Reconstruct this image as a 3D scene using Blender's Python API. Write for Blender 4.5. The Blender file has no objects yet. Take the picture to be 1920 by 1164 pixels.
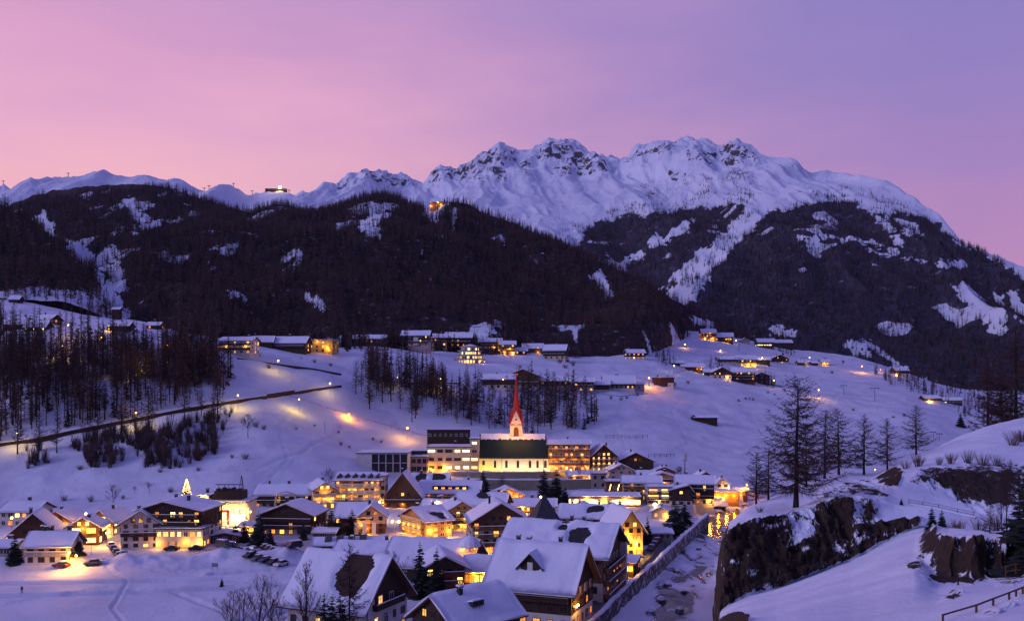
import bpy, math, random
import numpy as np
from mathutils import Vector, Matrix
R = math.radians
C = bpy.context.scene.collection
S = bpy.context.scene

# ---------------------------------------------------------------- camera
F, H0 = 1707.0, 720.0            # focal length in photo pixels, row of the eye level
cam_d = bpy.data.cameras.new("camera")
cam_d.sensor_width = 36.0
cam_d.lens = 36.0 * F / 1920.0
cam_d.shift_y = (H0 - 582.0) / 1920.0
cam_d.clip_start = 0.5
cam_d.clip_end = 30000
cam = bpy.data.objects.new("camera", cam_d)
C.objects.link(cam)
cam.location = (0, 0, 0)
cam.rotation_euler = (R(90), 0, 0)
S.camera = cam
S.view_settings.view_transform = 'Standard'
S.view_settings.look = 'None'
S.view_settings.exposure = 0.0
S.view_settings.gamma = 1.0
S.cycles.use_denoising = True
S.cycles.max_bounces = 5
S.cycles.diffuse_bounces = 3
S.cycles.glossy_bounces = 2
S.cycles.sample_clamp_indirect = 4.0
S.cycles.caustics_reflective = False
S.cycles.caustics_refractive = False

# ---------------------------------------------------------------- node helper
def nd(nt, typ, ins=None, **props):
    n = nt.nodes.new(typ)
    for k, v in props.items():
        setattr(n, k, v)
    for k, v in (ins or {}).items():
        s = n.inputs[k]
        if hasattr(v, 'is_output') or isinstance(v, bpy.types.NodeSocket):
            nt.links.new(v, s)
        else:
            s.default_value = v
    return n

def ramp(nt, fac, stops, interp='LINEAR'):
    n = nt.nodes.new('ShaderNodeValToRGB')
    cr = n.color_ramp
    cr.interpolation = interp
    while len(cr.elements) < len(stops):
        cr.elements.new(0.5)
    for e, (p, c) in zip(cr.elements, stops):
        e.position = p
        e.color = (c, c, c, 1) if isinstance(c, (int, float)) else (*c, 1)
    nt.links.new(fac, n.inputs[0])
    return n.outputs[0]

def mixc(nt, fac, a, b, blend='MIX'):
    n = nt.nodes.new('ShaderNodeMix')
    n.data_type = 'RGBA'
    n.blend_type = blend
    for i, v in ((0, fac), (6, a), (7, b)):
        s = n.inputs[i]
        if isinstance(v, bpy.types.NodeSocket):
            nt.links.new(v, s)
        elif isinstance(v, (int, float)):
            s.default_value = v
        else:
            s.default_value = (*v, 1)
    return n.outputs[2]

def math_(nt, op, a, b=0.0, c=0.0, clamp=False):
    n = nt.nodes.new('ShaderNodeMath')
    n.operation = op
    n.use_clamp = clamp
    for i, v in enumerate((a, b, c)):
        if isinstance(v, bpy.types.NodeSocket):
            nt.links.new(v, n.inputs[i])
        else:
            n.inputs[i].default_value = v
    return n.outputs[0]

def maprange(nt, v, a, b, c=0.0, d=1.0, smooth=True):
    n = nt.nodes.new('ShaderNodeMapRange')
    n.interpolation_type = 'SMOOTHSTEP' if smooth else 'LINEAR'
    nt.links.new(v, n.inputs[0])
    for i, x in enumerate((a, b, c, d)):
        n.inputs[i + 1].default_value = x
    return n.outputs[0]

# ---------------------------------------------------------------- dusk sky
SKY = 1.08
W = bpy.data.worlds.new("World")
S.world = W
W.use_nodes = True
nt = W.node_tree
nt.nodes.clear()
tc = nd(nt, 'ShaderNodeTexCoord')
sep = nd(nt, 'ShaderNodeSeparateXYZ', {0: tc.outputs['Generated']})
dx, dy, dz = sep.outputs
mp = nd(nt, 'ShaderNodeMapping', {0: tc.outputs['Generated'], 'Scale': (2.2, 2.2, 9.0)})
cn = nd(nt, 'ShaderNodeTexNoise', {0: mp.outputs[0], 'Scale': 1.6, 'Detail': 5.0, 'Roughness': 0.55})
dzn = math_(nt, 'ADD', dz, math_(nt, 'MULTIPLY', math_(nt, 'SUBTRACT', cn.outputs[0], 0.5), 0.13))
dxn = math_(nt, 'ADD', dx, math_(nt, 'MULTIPLY', math_(nt, 'SUBTRACT', cn.outputs[0], 0.5), 0.30))
left = ramp(nt, dzn, [(0.0, (.86, .44, .47)), (.20, (.86, .45, .54)), (.26, (.78, .40, .58)), (.34, (.64, .33, .56)),
                      (.44, (.55, .31, .56)), (.62, (.27, .21, .54)), (1.0, (.120, .132, .49))])
right = ramp(nt, dzn, [(0.0, (.55, .27, .47)), (.12, (.50, .255, .47)), (.20, (.38, .23, .50)), (.30, (.28, .21, .51)),
                       (.42, (.23, .20, .51)), (.62, (.17, .155, .50)), (1.0, (.120, .132, .49))])
fx = maprange(nt, dxn, -0.42, 0.46)
front = mixc(nt, fx, left, right)
back = ramp(nt, dz, [(0.0, (.13, .12, .33)), (.4, (.118, .12, .40)), (1.0, (.120, .132, .49))])
fy = maprange(nt, dy, -0.25, 0.45)
skycol = mixc(nt, fy, back, front)
bg = nd(nt, 'ShaderNodeBackground', {0: skycol, 1: SKY})
nd(nt, 'ShaderNodeOutputWorld', {0: bg.outputs[0]})

# the last of the afterglow, very soft
sun_d = bpy.data.lights.new("sun", 'SUN')
sun_d.energy = 1.3
sun_d.angle = R(22)
sun_d.color = (0.70, 0.64, 1.0)
sun = bpy.data.objects.new("sun", sun_d)
C.objects.link(sun)
sun.rotation_euler = (R(70), 0, R(-66))

# ---------------------------------------------------------------- noise
def _h(ix, iy, seed):
    n = (ix.astype(np.int64) * 374761393 + iy.astype(np.int64) * 668265263 + seed * 974711) & 0xffffffff
    n = ((n ^ (n >> 13)) * 1274126177) & 0xffffffff
    return ((n ^ (n >> 16)) & 0xffff) / 65535.0

def vnoise(x, y, seed=0):
    x = np.asarray(x, float); y = np.asarray(y, float)
    ix = np.floor(x); iy = np.floor(y)
    fx_ = x - ix; fy_ = y - iy
    u = fx_ * fx_ * (3 - 2 * fx_); v = fy_ * fy_ * (3 - 2 * fy_)
    a = _h(ix, iy, seed); b = _h(ix + 1, iy, seed); c = _h(ix, iy + 1, seed); d = _h(ix + 1, iy + 1, seed)
    return (a * (1 - u) + b * u) * (1 - v) + (c * (1 - u) + d * u) * v

def fbm(x, y, octv=4, seed=0, gain=0.5):
    s = 0; a = 1.0; t = 0
    for o in range(octv):
        s = s + a * (vnoise(x * 2 ** o + 17.3 * o, y * 2 ** o - 9.1 * o, seed + o) * 2 - 1); t += a; a *= gain
    return s / t

def ridged(x, y, octv=4, seed=0, gain=0.5):
    s = 0; a = 1.0; t = 0
    for o in range(octv):
        s = s + a * (1 - np.abs(vnoise(x * 2 ** o + 7.7 * o, y * 2 ** o + 3.1 * o, seed + o) * 2 - 1)); t += a; a *= gain
    return s / t * 2 - 1

def sstep(a, b, x):
    t = np.clip((x - a) / (b - a), 0, 1)
    return t * t * (3 - 2 * t)

def gauss_smooth(A, sig, axis):
    r = max(1, int(sig * 3)); k = np.exp(-0.5 * (np.arange(-r, r + 1) / sig) ** 2); k /= k.sum()
    pad = [(0, 0)] * A.ndim; pad[axis] = (r, r)
    B = np.pad(A, pad, mode='edge')
    return np.apply_along_axis(lambda m: np.convolve(m, k, 'valid'), axis, B)

def in_poly(px, py, poly):
    px = np.asarray(px); py = np.asarray(py)
    inside = np.zeros(px.shape, bool)
    n = len(poly)
    for i in range(n):
        x1, y1 = poly[i]; x2, y2 = poly[(i + 1) % n]
        if y1 == y2:
            continue
        c = ((y1 > py) != (y2 > py)) & (px < (x2 - x1) * (py - y1) / (y2 - y1) + x1)
        inside ^= c
    return inside

def at(px, py, Y):
    return Vector(((px - 960) / F * Y, Y, (H0 - py) / F * Y))

# ---------------------------------------------------------------- mesh helpers
def mesh_obj(name, verts, faces, mats=(), parent=None, smooth=False, midx=None):
    me = bpy.data.meshes.new(name)
    me.from_pydata([tuple(v) for v in verts], [], [tuple(f) for f in faces])
    for m in mats:
        me.materials.append(m)
    if midx is not None:
        me.polygons.foreach_set('material_index', np.asarray(midx, dtype=np.int32))
    if smooth:
        me.polygons.foreach_set('use_smooth', np.ones(len(me.polygons), bool))
    me.update()
    o = bpy.data.objects.new(name, me)
    C.objects.link(o)
    if parent:
        o.parent = parent
    return o

def grid_obj(name, X, Y, Z, mat, attrs=None, smooth=True):
    nr, nc = X.shape
    me = bpy.data.meshes.new(name)
    co = np.stack([X, Y, Z], -1).reshape(-1, 3).astype(np.float32)
    me.vertices.add(nr * nc)
    me.vertices.foreach_set('co', co.ravel())
    i = np.arange(nr * nc).reshape(nr, nc)
    q = np.stack([i[:-1, :-1], i[:-1, 1:], i[1:, 1:], i[1:, :-1]], -1).reshape(-1, 4)
    nf = len(q)
    me.loops.add(nf * 4)
    me.loops.foreach_set('vertex_index', q.ravel().astype(np.int32))
    me.polygons.add(nf)
    me.polygons.foreach_set('loop_start', np.arange(0, nf * 4, 4, dtype=np.int32))
    me.polygons.foreach_set('use_smooth', np.full(nf, smooth))
    me.update(calc_edges=True)
    for k, v in (attrs or {}).items():
        a = me.attributes.new(k, 'FLOAT', 'POINT')
        a.data.foreach_set('value', np.asarray(v, np.float32).ravel())
    me.materials.append(mat)
    o = bpy.data.objects.new(name, me)
    C.objects.link(o)
    o['kind'] = 'structure'
    return o

def tag(o, label=None, cat=None, group=None, kind=None):
    if label: o['label'] = label
    if cat: o['category'] = cat
    if group: o['group'] = group
    if kind: o['kind'] = kind
    return o

def new_mat(name):
    m = bpy.data.materials.new(name)
    m.use_nodes = True
    m.node_tree.nodes.clear()
    return m, m.node_tree

def finish(nt, col, rough=0.8, bump=None, bstr=0.3, bdist=0.1, emit=None, estr=0.0, spec=0.3, metal=0.0):
    ins = {'Base Color': col if isinstance(col, bpy.types.NodeSocket) else (*col, 1), 'Roughness': rough, 'Metallic': metal,
           'Specular IOR Level': spec}
    p = nd(nt, 'ShaderNodeBsdfPrincipled', ins)
    if bump is not None:
        b = nd(nt, 'ShaderNodeBump', {'Height': bump, 'Strength': bstr, 'Distance': bdist})
        nt.links.new(b.outputs[0], p.inputs['Normal'])
    if emit is not None:
        s = p.inputs['Emission Color']
        if isinstance(emit, bpy.types.NodeSocket):
            nt.links.new(emit, s)
        else:
            s.default_value = (*emit, 1)
        p.inputs['Emission Strength'].default_value = estr
    nd(nt, 'ShaderNodeOutputMaterial', {0: p.outputs[0]})
    return p

def objco(nt):
    return nd(nt, 'ShaderNodeTexCoord').outputs['Object']

# snow sheet of the valley: soft drift relief, faint tracks
def mat_snow(name='snow_ground'):
    m, nt = new_mat(name)
    co = nd(nt, 'ShaderNodeNewGeometry').outputs['Position']
    n1 = nd(nt, 'ShaderNodeTexNoise', {0: co, 'Scale': 0.06, 'Detail': 6.0})
    n2 = nd(nt, 'ShaderNodeTexNoise', {0: co, 'Scale': 0.9, 'Detail': 5.0, 'Roughness': .65})
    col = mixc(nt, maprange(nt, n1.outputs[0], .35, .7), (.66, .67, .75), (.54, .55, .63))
    track = nd(nt, 'ShaderNodeAttribute', attribute_name='dirt_shade').outputs['Fac']
    col = mixc(nt, track, col, (.075, .062, .05))
    h = math_(nt, 'ADD', math_(nt, 'MULTIPLY', n1.outputs[0], 3.0), math_(nt, 'MULTIPLY', n2.outputs[0], .35))
    finish(nt, col, .75, h, .9, .6, spec=.25)
    return m

# mountain sheet: snow, rock where 'rock' is high, brown scrub where 'scrub' is high
def mat_mountain(name='mountain_snow_rock', sc=1.0, r1=(.028, .026, .030), r2=(.11, .095, .10), amp=3.2, lit_col=(.050, .044, .064)):
    m, nt = new_mat(name)
    co = nd(nt, 'ShaderNodeNewGeometry').outputs['Position']
    cm = nd(nt, 'ShaderNodeMapping', {0: co, 'Scale': (1.0, .55, .38)})
    n1 = nd(nt, 'ShaderNodeTexNoise', {0: cm.outputs[0], 'Scale': 0.034 * sc, 'Detail': 10.0, 'Roughness': .74, 'Distortion': .5})
    n2 = nd(nt, 'ShaderNodeTexNoise', {0: co, 'Scale': 0.05 * sc, 'Detail': 5.0, 'Roughness': .6})
    n3 = nd(nt, 'ShaderNodeTexNoise', {0: co, 'Scale': 0.003 * sc, 'Detail': 5.0})
    rk = nd(nt, 'ShaderNodeAttribute', attribute_name='rock').outputs['Fac']
    f = maprange(nt, math_(nt, 'ADD', rk, math_(nt, 'MULTIPLY', math_(nt, 'SUBTRACT', n1.outputs[0], .5), 2.4)), .50, .66)
    rock = mixc(nt, n2.outputs[0], r1, r2)
    snow = mixc(nt, maprange(nt, n3.outputs[0], .35, .65), (.80, .82, .88), (.68, .70, .80))
    col = mixc(nt, f, snow, rock)
    gr = nd(nt, 'ShaderNodeAttribute', attribute_name='litter').outputs['Fac']
    g = maprange(nt, math_(nt, 'ADD', gr, math_(nt, 'MULTIPLY', math_(nt, 'SUBTRACT', n2.outputs[0], .5), 1.3)), .35, .75)
    col = mixc(nt, g, col, lit_col)
    h = math_(nt, 'ADD', n1.outputs[0], math_(nt, 'MULTIPLY', n2.outputs[0], .3))
    finish(nt, col, .85, h, .7, 14.0 / sc, spec=.1)
    return m

M = {}
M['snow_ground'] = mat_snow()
M['mountain'] = mat_mountain()
M['hill'] = mat_mountain('hill_forest_floor', 3.0, lit_col=(.036, .024, .026))

# ---------------------------------------------------------------- river and valley ground
RIV = [(10, 120), (23, 167), (34, 200), (47.7, 246), (68.7, 317), (84, 362), (118, 400), (175, 440), (260, 500)]
WALL = [(-8, 140), (2, 160), (16, 183), (27, 215), (39, 246), (55, 290), (72, 335)]
def dist_poly(x, y, pts):
    """signed distance to a polyline (negative on its left) """
    best = np.full(np.shape(x), 1e9); sg = np.ones(np.shape(x))
    for (x1, y1), (x2, y2) in zip(pts[:-1], pts[1:]):
        ex, ey = x2 - x1, y2 - y1
        t = np.clip(((x - x1) * ex + (y - y1) * ey) / (ex * ex + ey * ey), 0, 1)
        d = np.hypot(x - x1 - t * ex, y - y1 - t * ey)
        s = np.sign(ey * (x - x1) - ex * (y - y1))
        u = d < best
        best = np.where(u, d, best); sg = np.where(u, s, sg)
    return best, sg

def zz(py, Y):
    return (H0 - py) / F * Y
VC = {
 -500: [(90, -48), (300, -47), (400, -30), (480, 0), (560, 30), (640, 45), (900, 0)],
 0:    [(90, -48), (260, -48), (300, -46.5), (345, -45), (389, -25), (397, -24.5), (506, 29), (520, 32), (640, 62), (680, 62), (1000, 0)],
 240:  [(90, -48), (262, -48), (300, -46.5), (345, -44.5), (407, -17), (415, -16.5), (508, 29), (530, 33), (620, 45), (700, 40), (1000, 0)],
 480:  [(90, -48), (275, -48), (300, -47), (350, -45), (442, -6.5), (450, -6), (511, 17.5), (540, 20), (600, 26), (1000, -20)],
 720:  [(90, -48), (300, -48), (341, -46), (400, -44), (434, -42), (446, -40), (481, -25), (551, 6.5), (628, 25), (660, 28), (700, 28), (1000, -20)],
 960:  [(90, -48), (300, -48), (394, -47.6), (402, -47), (411, -43.6), (420, -43.4), (430, -42.4), (450, -42), (475, -40), (585, -2.5), (605, -1.5), (737, 25), (780, 29), (840, 25), (1100, -20)],
 1100: [(90, -48), (300, -48), (394, -47.4), (402, -46.8), (412, -43.6), (421, -43.2), (432, -42.4), (470, -41), (520, -28), (590, -7), (610, -5), (720, 18), (770, 24), (860, 28), (960, 20), (1200, -20)],
 1200: [(90, -48), (330, -48), (400, -45), (448, -42), (509, -30), (600, -7.5), (612, -6), (707, 12), (800, 25), (1000, 50), (1100, 70), (1200, 75), (1400, 60)],
 1320: [(90, -48), (350, -48), (420, -46.5), (470, -43), (550, -30), (640, -13), (720, 3), (820, 15), (950, 38), (1080, 62), (1180, 70), (1400, 60)],
 1440: [(90, -50), (360, -49), (420, -48), (462, -46), (600, -28), (720, -8.4), (830, 7.3), (950, 23), (1150, 49), (1200, 50), (1400, 30)],
 1600: [(90, -50), (400, -50), (520, -44), (640, -30), (760, -9), (880, 5), (1000, 22), (1120, 36), (1200, 38), (1400, 20)],
 1700: [(90, -50), (400, -50), (540, -46), (660, -27), (760, -11), (860, 0), (960, 9), (1040, 14), (1150, 10), (1400, 5)],
 1800: [(90, -50), (420, -50), (560, -46), (660, -36), (740, -24), (800, -18), (860, -14), (950, -14), (1100, -10), (1400, 0)],
 2000: [(90, -50), (500, -50), (700, -40), (900, -30), (1100, -10), (1400, 20)],
 2400: [(90, -50), (500, -50), (700, -40), (900, -30), (1100, -10), (1400, 30)],
}
VPX = np.arange(-360, 2281, 4.0)
VY = np.exp(np.linspace(math.log(100), math.log(1400), 480))
_k = sorted(VC)
_tab = np.array([np.interp(VY, [p[0] for p in VC[k]], [p[1] for p in VC[k]]) for k in _k])   # columns x Y
VZ = np.array([np.interp(VPX, _k, _tab[:, j]) for j in range(len(VY))])                       # Y x px
VZ = gauss_smooth(VZ, 5.0, 0)
VZ = gauss_smooth(VZ, 9.0, 1)
VXX = (VPX[None, :] - 960) / F * VY[:, None]
VYY = np.repeat(VY[:, None], len(VPX), 1)
_slope = sstep(-46, -36, VZ)
VZ = VZ + _slope * (fbm(VXX / 60, VYY / 60, 4, 3) * 4.2 + fbm(VXX / 12, VYY / 16, 4, 5) * .8)
# ploughed snow banks along the edge of the field
bank = np.exp(-((VYY - (246 + 9 * fbm(VXX / 30, VYY * 0, 2, 8))) / 5.5) ** 2) * sstep(-160, -120, VXX) * (1 - sstep(-62, -50, VXX))
VZ = VZ + bank * (2.6 + 2.6 * fbm(VXX / 6, VYY / 5, 4, 9)) + (1 - _slope) * fbm(VXX / 40, VYY / 40, 3, 13) * .25
# river channel
dW, sW = dist_poly(VXX, VYY, WALL)
dR, sR = dist_poly(VXX, VYY, RIV)
halfw = np.interp(VYY, [120, 200, 246, 330, 420], [10.5, 10.0, 9.0, 8.5, 9.0])
chan = (dR < halfw + 1.5) & (VYY < 480)
chan |= (sW > 0) & (dW < 14) & (VYY < 335) & (VYY > 120)
VZ = np.where(chan, np.minimum(VZ, -52.4 + fbm(VXX / 5, VYY / 5, 3, 2) * .5), VZ)
# riverside road, village square and the hillside road: ploughed, trodden snow
ROADS = [([(-12, 142), (-2, 162), (12.4, 185), (23.5, 217), (35.5, 248), (51.5, 292), (68, 337), (80, 370)], 2.6, .95),
         ([(-150, 262), (-128, 266), (-118, 272), (-111, 285), (-104, 300)], 3.0, .35),
         ([(-84, 268), (-72, 264), (-60, 262), (-50, 255), (-40, 262), (-30, 290), (0, 320), (40, 340), (70, 352)], 4.2, .4)]
dirt_shade = np.zeros_like(VZ)
for pts, hw, a in ROADS:
    d, _ = dist_poly(VXX, VYY, pts)
    dirt_shade = np.maximum(dirt_shade, a * (1 - sstep(hw, hw + 1.2, d + fbm(VXX / 4, VYY / 4, 2, 21) * .8)))
# village floor is trodden between the houses
dirt_shade = np.where(chan, 0.25, dirt_shade)
for cx, cy, rr in ((-85, 262, 9), (-62, 268, 16)):
    dirt_shade = np.maximum(dirt_shade, .55 * (1 - sstep(.6, 1.1, np.hypot(VXX - cx, (VYY - cy) * 1.4) / rr + .25 * fbm(VXX / 5, VYY / 5, 3, 30))))
# cross-country ski tracks on the field: shallow troughs, their shading painted into the snow colour
SKI = [[(-140, 203), (-100, 208), (-60, 215), (-48, 222), (-45, 232), (-60, 236), (-75, 230)],
       [(-140, 217), (-100, 221), (-70, 224), (-52, 220), (-44, 210), (-46, 195), (-60, 178)]]
for pts in SKI:
    d, _ = dist_poly(VXX, VYY, pts)
    dirt_shade = np.maximum(dirt_shade, .10 * (1 - sstep(1.2, 2.2, d)))
    VZ = VZ - .85 * (1 - sstep(1.0, 2.0, d)) + .25 * np.exp(-((d - 2.8) / .8) ** 2)

def gz_idx(px, Y):
    i = np.interp(px, VPX, np.arange(len(VPX))); j = np.interp(math.log(Y), np.log(VY), np.arange(len(VY)))
    i0 = min(int(i), len(VPX) - 2); j0 = min(int(j), len(VY) - 2); a = i - i0; b = j - j0
    return (VZ[j0, i0] * (1 - a) + VZ[j0, i0 + 1] * a) * (1 - b) + (VZ[j0 + 1, i0] * (1 - a) + VZ[j0 + 1, i0 + 1] * a) * b

def ground(x, y):
    return float(gz_idx(960 + x / y * F, y))

_VPY = H0 - VZ / VYY * F
def on_ground(px, py, ymin=110.0):
    """first point of the valley ground seen through a photo pixel"""
    i = int(round(np.interp(px, VPX, np.arange(len(VPX)))))
    col = _VPY[:, i]
    j0 = int(np.searchsorted(VY, ymin))
    js = np.nonzero(col[j0:] <= py)[0]
    if len(js) == 0:
        j = int(np.argmin(col[j0:])) + j0
    else:
        j = js[0] + j0
    if len(js) and j > j0 and col[j - 1] > py:
        t = (col[j - 1] - py) / (col[j - 1] - col[j] + 1e-9)
        Y = VY[j - 1] + (VY[j] - VY[j - 1]) * t
    else:
        Y = VY[j]
    x = (px - 960) / F * Y
    return Vector((x, Y, ground(x, Y)))

TRACKS = [([(1205, 738), (1240, 726), (1268, 700), (1300, 690), (1345, 672), (1400, 668)], 1.6, .20), ([(1448, 718), (1500, 734), (1560, 737), (1640, 742), (1735, 756)], 2.0, .16), ([(1260, 648), (1330, 652), (1390, 657)], 2.2, .14),
          ([(1300, 640), (1275, 668), (1300, 712), (1260, 770), (1290, 830), (1230, 862)], .7, .05), ([(1560, 690), (1500, 730), (1470, 790), (1400, 850)], .8, .05), ([(1600, 700), (1560, 760), (1500, 830)], .8, .05), ([(1180, 745), (1150, 790), (1180, 850)], .6, .06),
          ([(560, 752), (520, 800), (540, 860), (500, 905)], .5, .06), ([(640, 800), (560, 850), (480, 880), (300, 905), (120, 920)], .9, .08), ([(20, 1130), (200, 1100), (330, 1110), (430, 1150)], .7, .03), ([(60, 1080), (180, 1075), (300, 1070), (400, 1062)], .5, .05), ([(200, 1060), (240, 1090), (210, 1140), (230, 1164)], .4, .05),
          ([(460, 700), (540, 708), (640, 716)], .8, .05), ([(900, 690), (1000, 684), (1100, 690), (1200, 706)], 1.0, .05)]
for pts, hw, a in TRACKS:
    q = [(p.x, p.y) for p in (on_ground(px, py, 180 if py > 1050 else 330) for px, py in pts)]
    d, _ = dist_poly(VXX, VYY, q)
    d = d + .6 * hw * fbm(VXX / 5, VYY / 5, 2, 33)
    VZ = VZ - (.35 * hw ** .4) * (1 - sstep(hw * .7, hw * 1.5, d)) + .16 * np.exp(-((d - hw * 1.9) / (hw * .5)) ** 2)
    dirt_shade = np.maximum(dirt_shade, a * (1 - sstep(hw * .6, hw * 1.4, d)))
# scuffed, trampled patches around the houses
dirt_shade = np.maximum(dirt_shade, .14 * sstep(.12, .5, fbm(VXX / 7, VYY / 9, 4, 61)) * sstep(268, 285, VYY) * (1 - sstep(-45, -41, VZ)) * (VXX < 90))
VZ = np.where(chan, VZ, VZ + .22 * fbm(VXX / 2.6, VYY / 3.2, 3, 64) * sstep(268, 290, VYY) * (1 - sstep(-44, -38, VZ)))
valley = grid_obj('ground', VXX, VYY, VZ, M['snow_ground'], {'dirt_shade': dirt_shade})
_VPY = H0 - VZ / VYY * F

# ---------------------------------------------------------------- mountains
def ridge_mesh(name, cols, ridge, mat, nt_=220, npx=760, px0=-360, px1=2280, spur=(0, 1, 1), rough=(0, 1), crest=2.0, seed=1, back=0.55, fade=.16, crag=0):
    """cols: {px: [(py, Y) ...]} from the foot to the crest, same length; ridge: fine crest line [(px, py)]"""
    ks = sorted(cols)
    pxs = np.linspace(px0, px1, npx)
    K = len(cols[ks[0]])
    kz = np.array([[np.interp(pxs, ks, [zz(*cols[k][q]) for k in ks]) for q in range(K)]])[0]
    kY = np.array([[np.interp(pxs, ks, [cols[k][q][1] for k in ks]) for q in range(K)]])[0]
    kY = gauss_smooth(kY, 6, 1); kz = gauss_smooth(kz, 6, 1)
    rp = np.interp(pxs, [r[0] for r in ridge], [r[1] for r in ridge])
    kz[-1] = (H0 - rp) / F * kY[-1]
    t = np.linspace(0, 1, nt_)
    tk = np.linspace(0, 1, K)
    Yg = np.array([np.interp(t, tk, kY[:, i]) for i in range(npx)]).T
    Zg = np.array([np.interp(t, tk, kz[:, i]) for i in range(npx)]).T
    # soften the knots but leave the crest row alone
    Zs = gauss_smooth(Zg, nt_ / 26, 0); Ys = gauss_smooth(Yg, nt_ / 26, 0)
    w = sstep(1.0, .86, t)[:, None]
    Zg = Zs * w + Zg * (1 - w); Yg = Ys * w + Yg * (1 - w)
    X = (pxs[None, :] - 960) / F * Yg
    env = (sstep(1.0, 1.0 - fade, t) * sstep(-.05, .12, t))[:, None]
    Zg = Zg + env * spur[0] * ridged(X / spur[1] + .35 * fbm(X / 400, Yg / 400, 2, seed + 40), Yg / spur[2], 4, seed)
    Zg = Zg + (env * .9 + .1) * rough[0] * fbm(X / rough[1], Yg / rough[1], 5, seed + 9, .55)
    Zg = Zg + (1 - env) * crest * (ridged(X / 34, Yg / 90, 4, seed + 5, .6))
    if crag:
        hi = (sstep(.62, .9, t))[:, None] * sstep(350, 650, Zg)
        PXg = 960 + X / Yg * F
        hi = hi * (.12 + .88 * sstep(585, 640, PXg) * (1 - .8 * sstep(1400, 1460, PXg)))
        Zg = Zg + hi * crag * (.75 * ridged(X / 120 + .3 * fbm(X / 90, Yg / 90, 2, 7), Yg / 420, 5, seed + 60, .58) + .2 * fbm(X / 35, Yg / 60, 4, seed + 70, .6))
    nb = 26
    tb = np.linspace(0, 1, nb + 1)[1:]
    Yb = Yg[-1] + tb[:, None] ** 1.3 * 900
    Xb = (pxs[None, :] - 960) / F * Yb
    Zb = Zg[-1] - (Yb - Yg[-1]) * back + tb[:, None] * 30 * fbm(Xb / 150, Yb / 150, 3, seed + 3)
    X = np.vstack([X, Xb]); Y = np.vstack([Yg, Yb]); Z = np.vstack([Zg, Zb])
    return pxs, X, Y, Z

def multi_poly(px, py, polys, jit=8, seed=0):
    jx = px + jit * fbm(px / 14, py / 14, 3, seed); jy = py + jit * fbm(px / 14 + 50, py / 14, 3, seed + 7)
    r = np.zeros(px.shape, bool)
    for p in polys:
        r |= in_poly(jx, jy, p)
    return r

# the high snow ridge and the steep right-hand mountain
RIDGE_M = [(-360, 330), (-200, 352), (-100, 340), (0, 352), (8, 348), (20, 356), (45, 340), (58, 334), (70, 341), (100, 335), (128, 331), (150, 333), (175, 325), (200, 330), (222, 334),
           (240, 333), (275, 330), (320, 342), (350, 350), (385, 362), (430, 368), (470, 367), (505, 360), (530, 358), (552, 368), (568, 360), (580, 366), (600, 366), (625, 345), (650, 331), (668, 326),
           (686, 317), (705, 327), (740, 330), (770, 335), (792, 343), (800, 336), (815, 324), (850, 311), (880, 300), (905, 283), (920, 281), (936, 273), (950, 280), (970, 289), (990, 292), (1000, 289),
           (1012, 284), (1030, 270), (1048, 267), (1070, 266), (1088, 278), (1105, 288), (1125, 297), (1163, 305), (1172, 298), (1190, 284), (1210, 276), (1222, 271), (1250, 264), (1270, 268), (1300, 263),
           (1330, 266), (1345, 276), (1362, 272), (1380, 264), (1392, 272), (1412, 290), (1440, 311), (1462, 307), (1480, 309), (1493, 306), (1505, 322), (1520, 328), (1548, 322), (1575, 330), (1605, 336),
           (1612, 336), (1632, 348), (1660, 357), (1690, 368), (1715, 385), (1738, 413), (1760, 430), (1800, 461), (1850, 490), (1920, 525), (2100, 590), (2280, 640)]
COL_M = {
 -360: [(560, 2000), (480, 2400), (430, 2800), (380, 3200), (340, 3500)],
 300:  [(560, 2000), (480, 2400), (430, 2800), (375, 3200), (335, 3500)],
 600:  [(560, 1900), (470, 2300), (415, 2700), (385, 3100), (366, 3400)],
 800:  [(560, 1900), (470, 2300), (410, 2800), (370, 3300), (340, 3700)],
 1000: [(600, 1800), (510, 2100), (430, 2500), (350, 3200), (290, 4000)],
 1180: [(630, 1650), (520, 2050), (430, 2500), (350, 3150), (290, 3800)],
 1300: [(640, 1500), (545, 1850), (430, 2350), (345, 2950), (263, 3600)],
 1400: [(680, 1350), (545, 1750), (430, 2200), (345, 2750), (280, 3350)],
 1500: [(720, 1250), (540, 1680), (440, 2050), (360, 2550), (310, 3050)],
 1700: [(780, 1120), (590, 1500), (500, 1760), (425, 2060), (372, 2400)],
 1850: [(820, 1040), (640, 1330), (580, 1500), (530, 1680), (490, 1850)],
 1920: [(830, 1000), (660, 1260), (610, 1400), (565, 1550), (525, 1700)],
 2280: [(860, 950), (740, 1120), (700, 1250), (670, 1350), (640, 1450)],
}
pxm, MX, MY, MZ = ridge_mesh('mountain', COL_M, RIDGE_M, None, nt_=420, npx=1300, spur=(58, 230, 1000), rough=(19, 160), crest=8, seed=4, back=.5, fade=.10, crag=46)
MPX = 960 + MX / MY * F; MPY = H0 - MZ / MY * F
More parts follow.
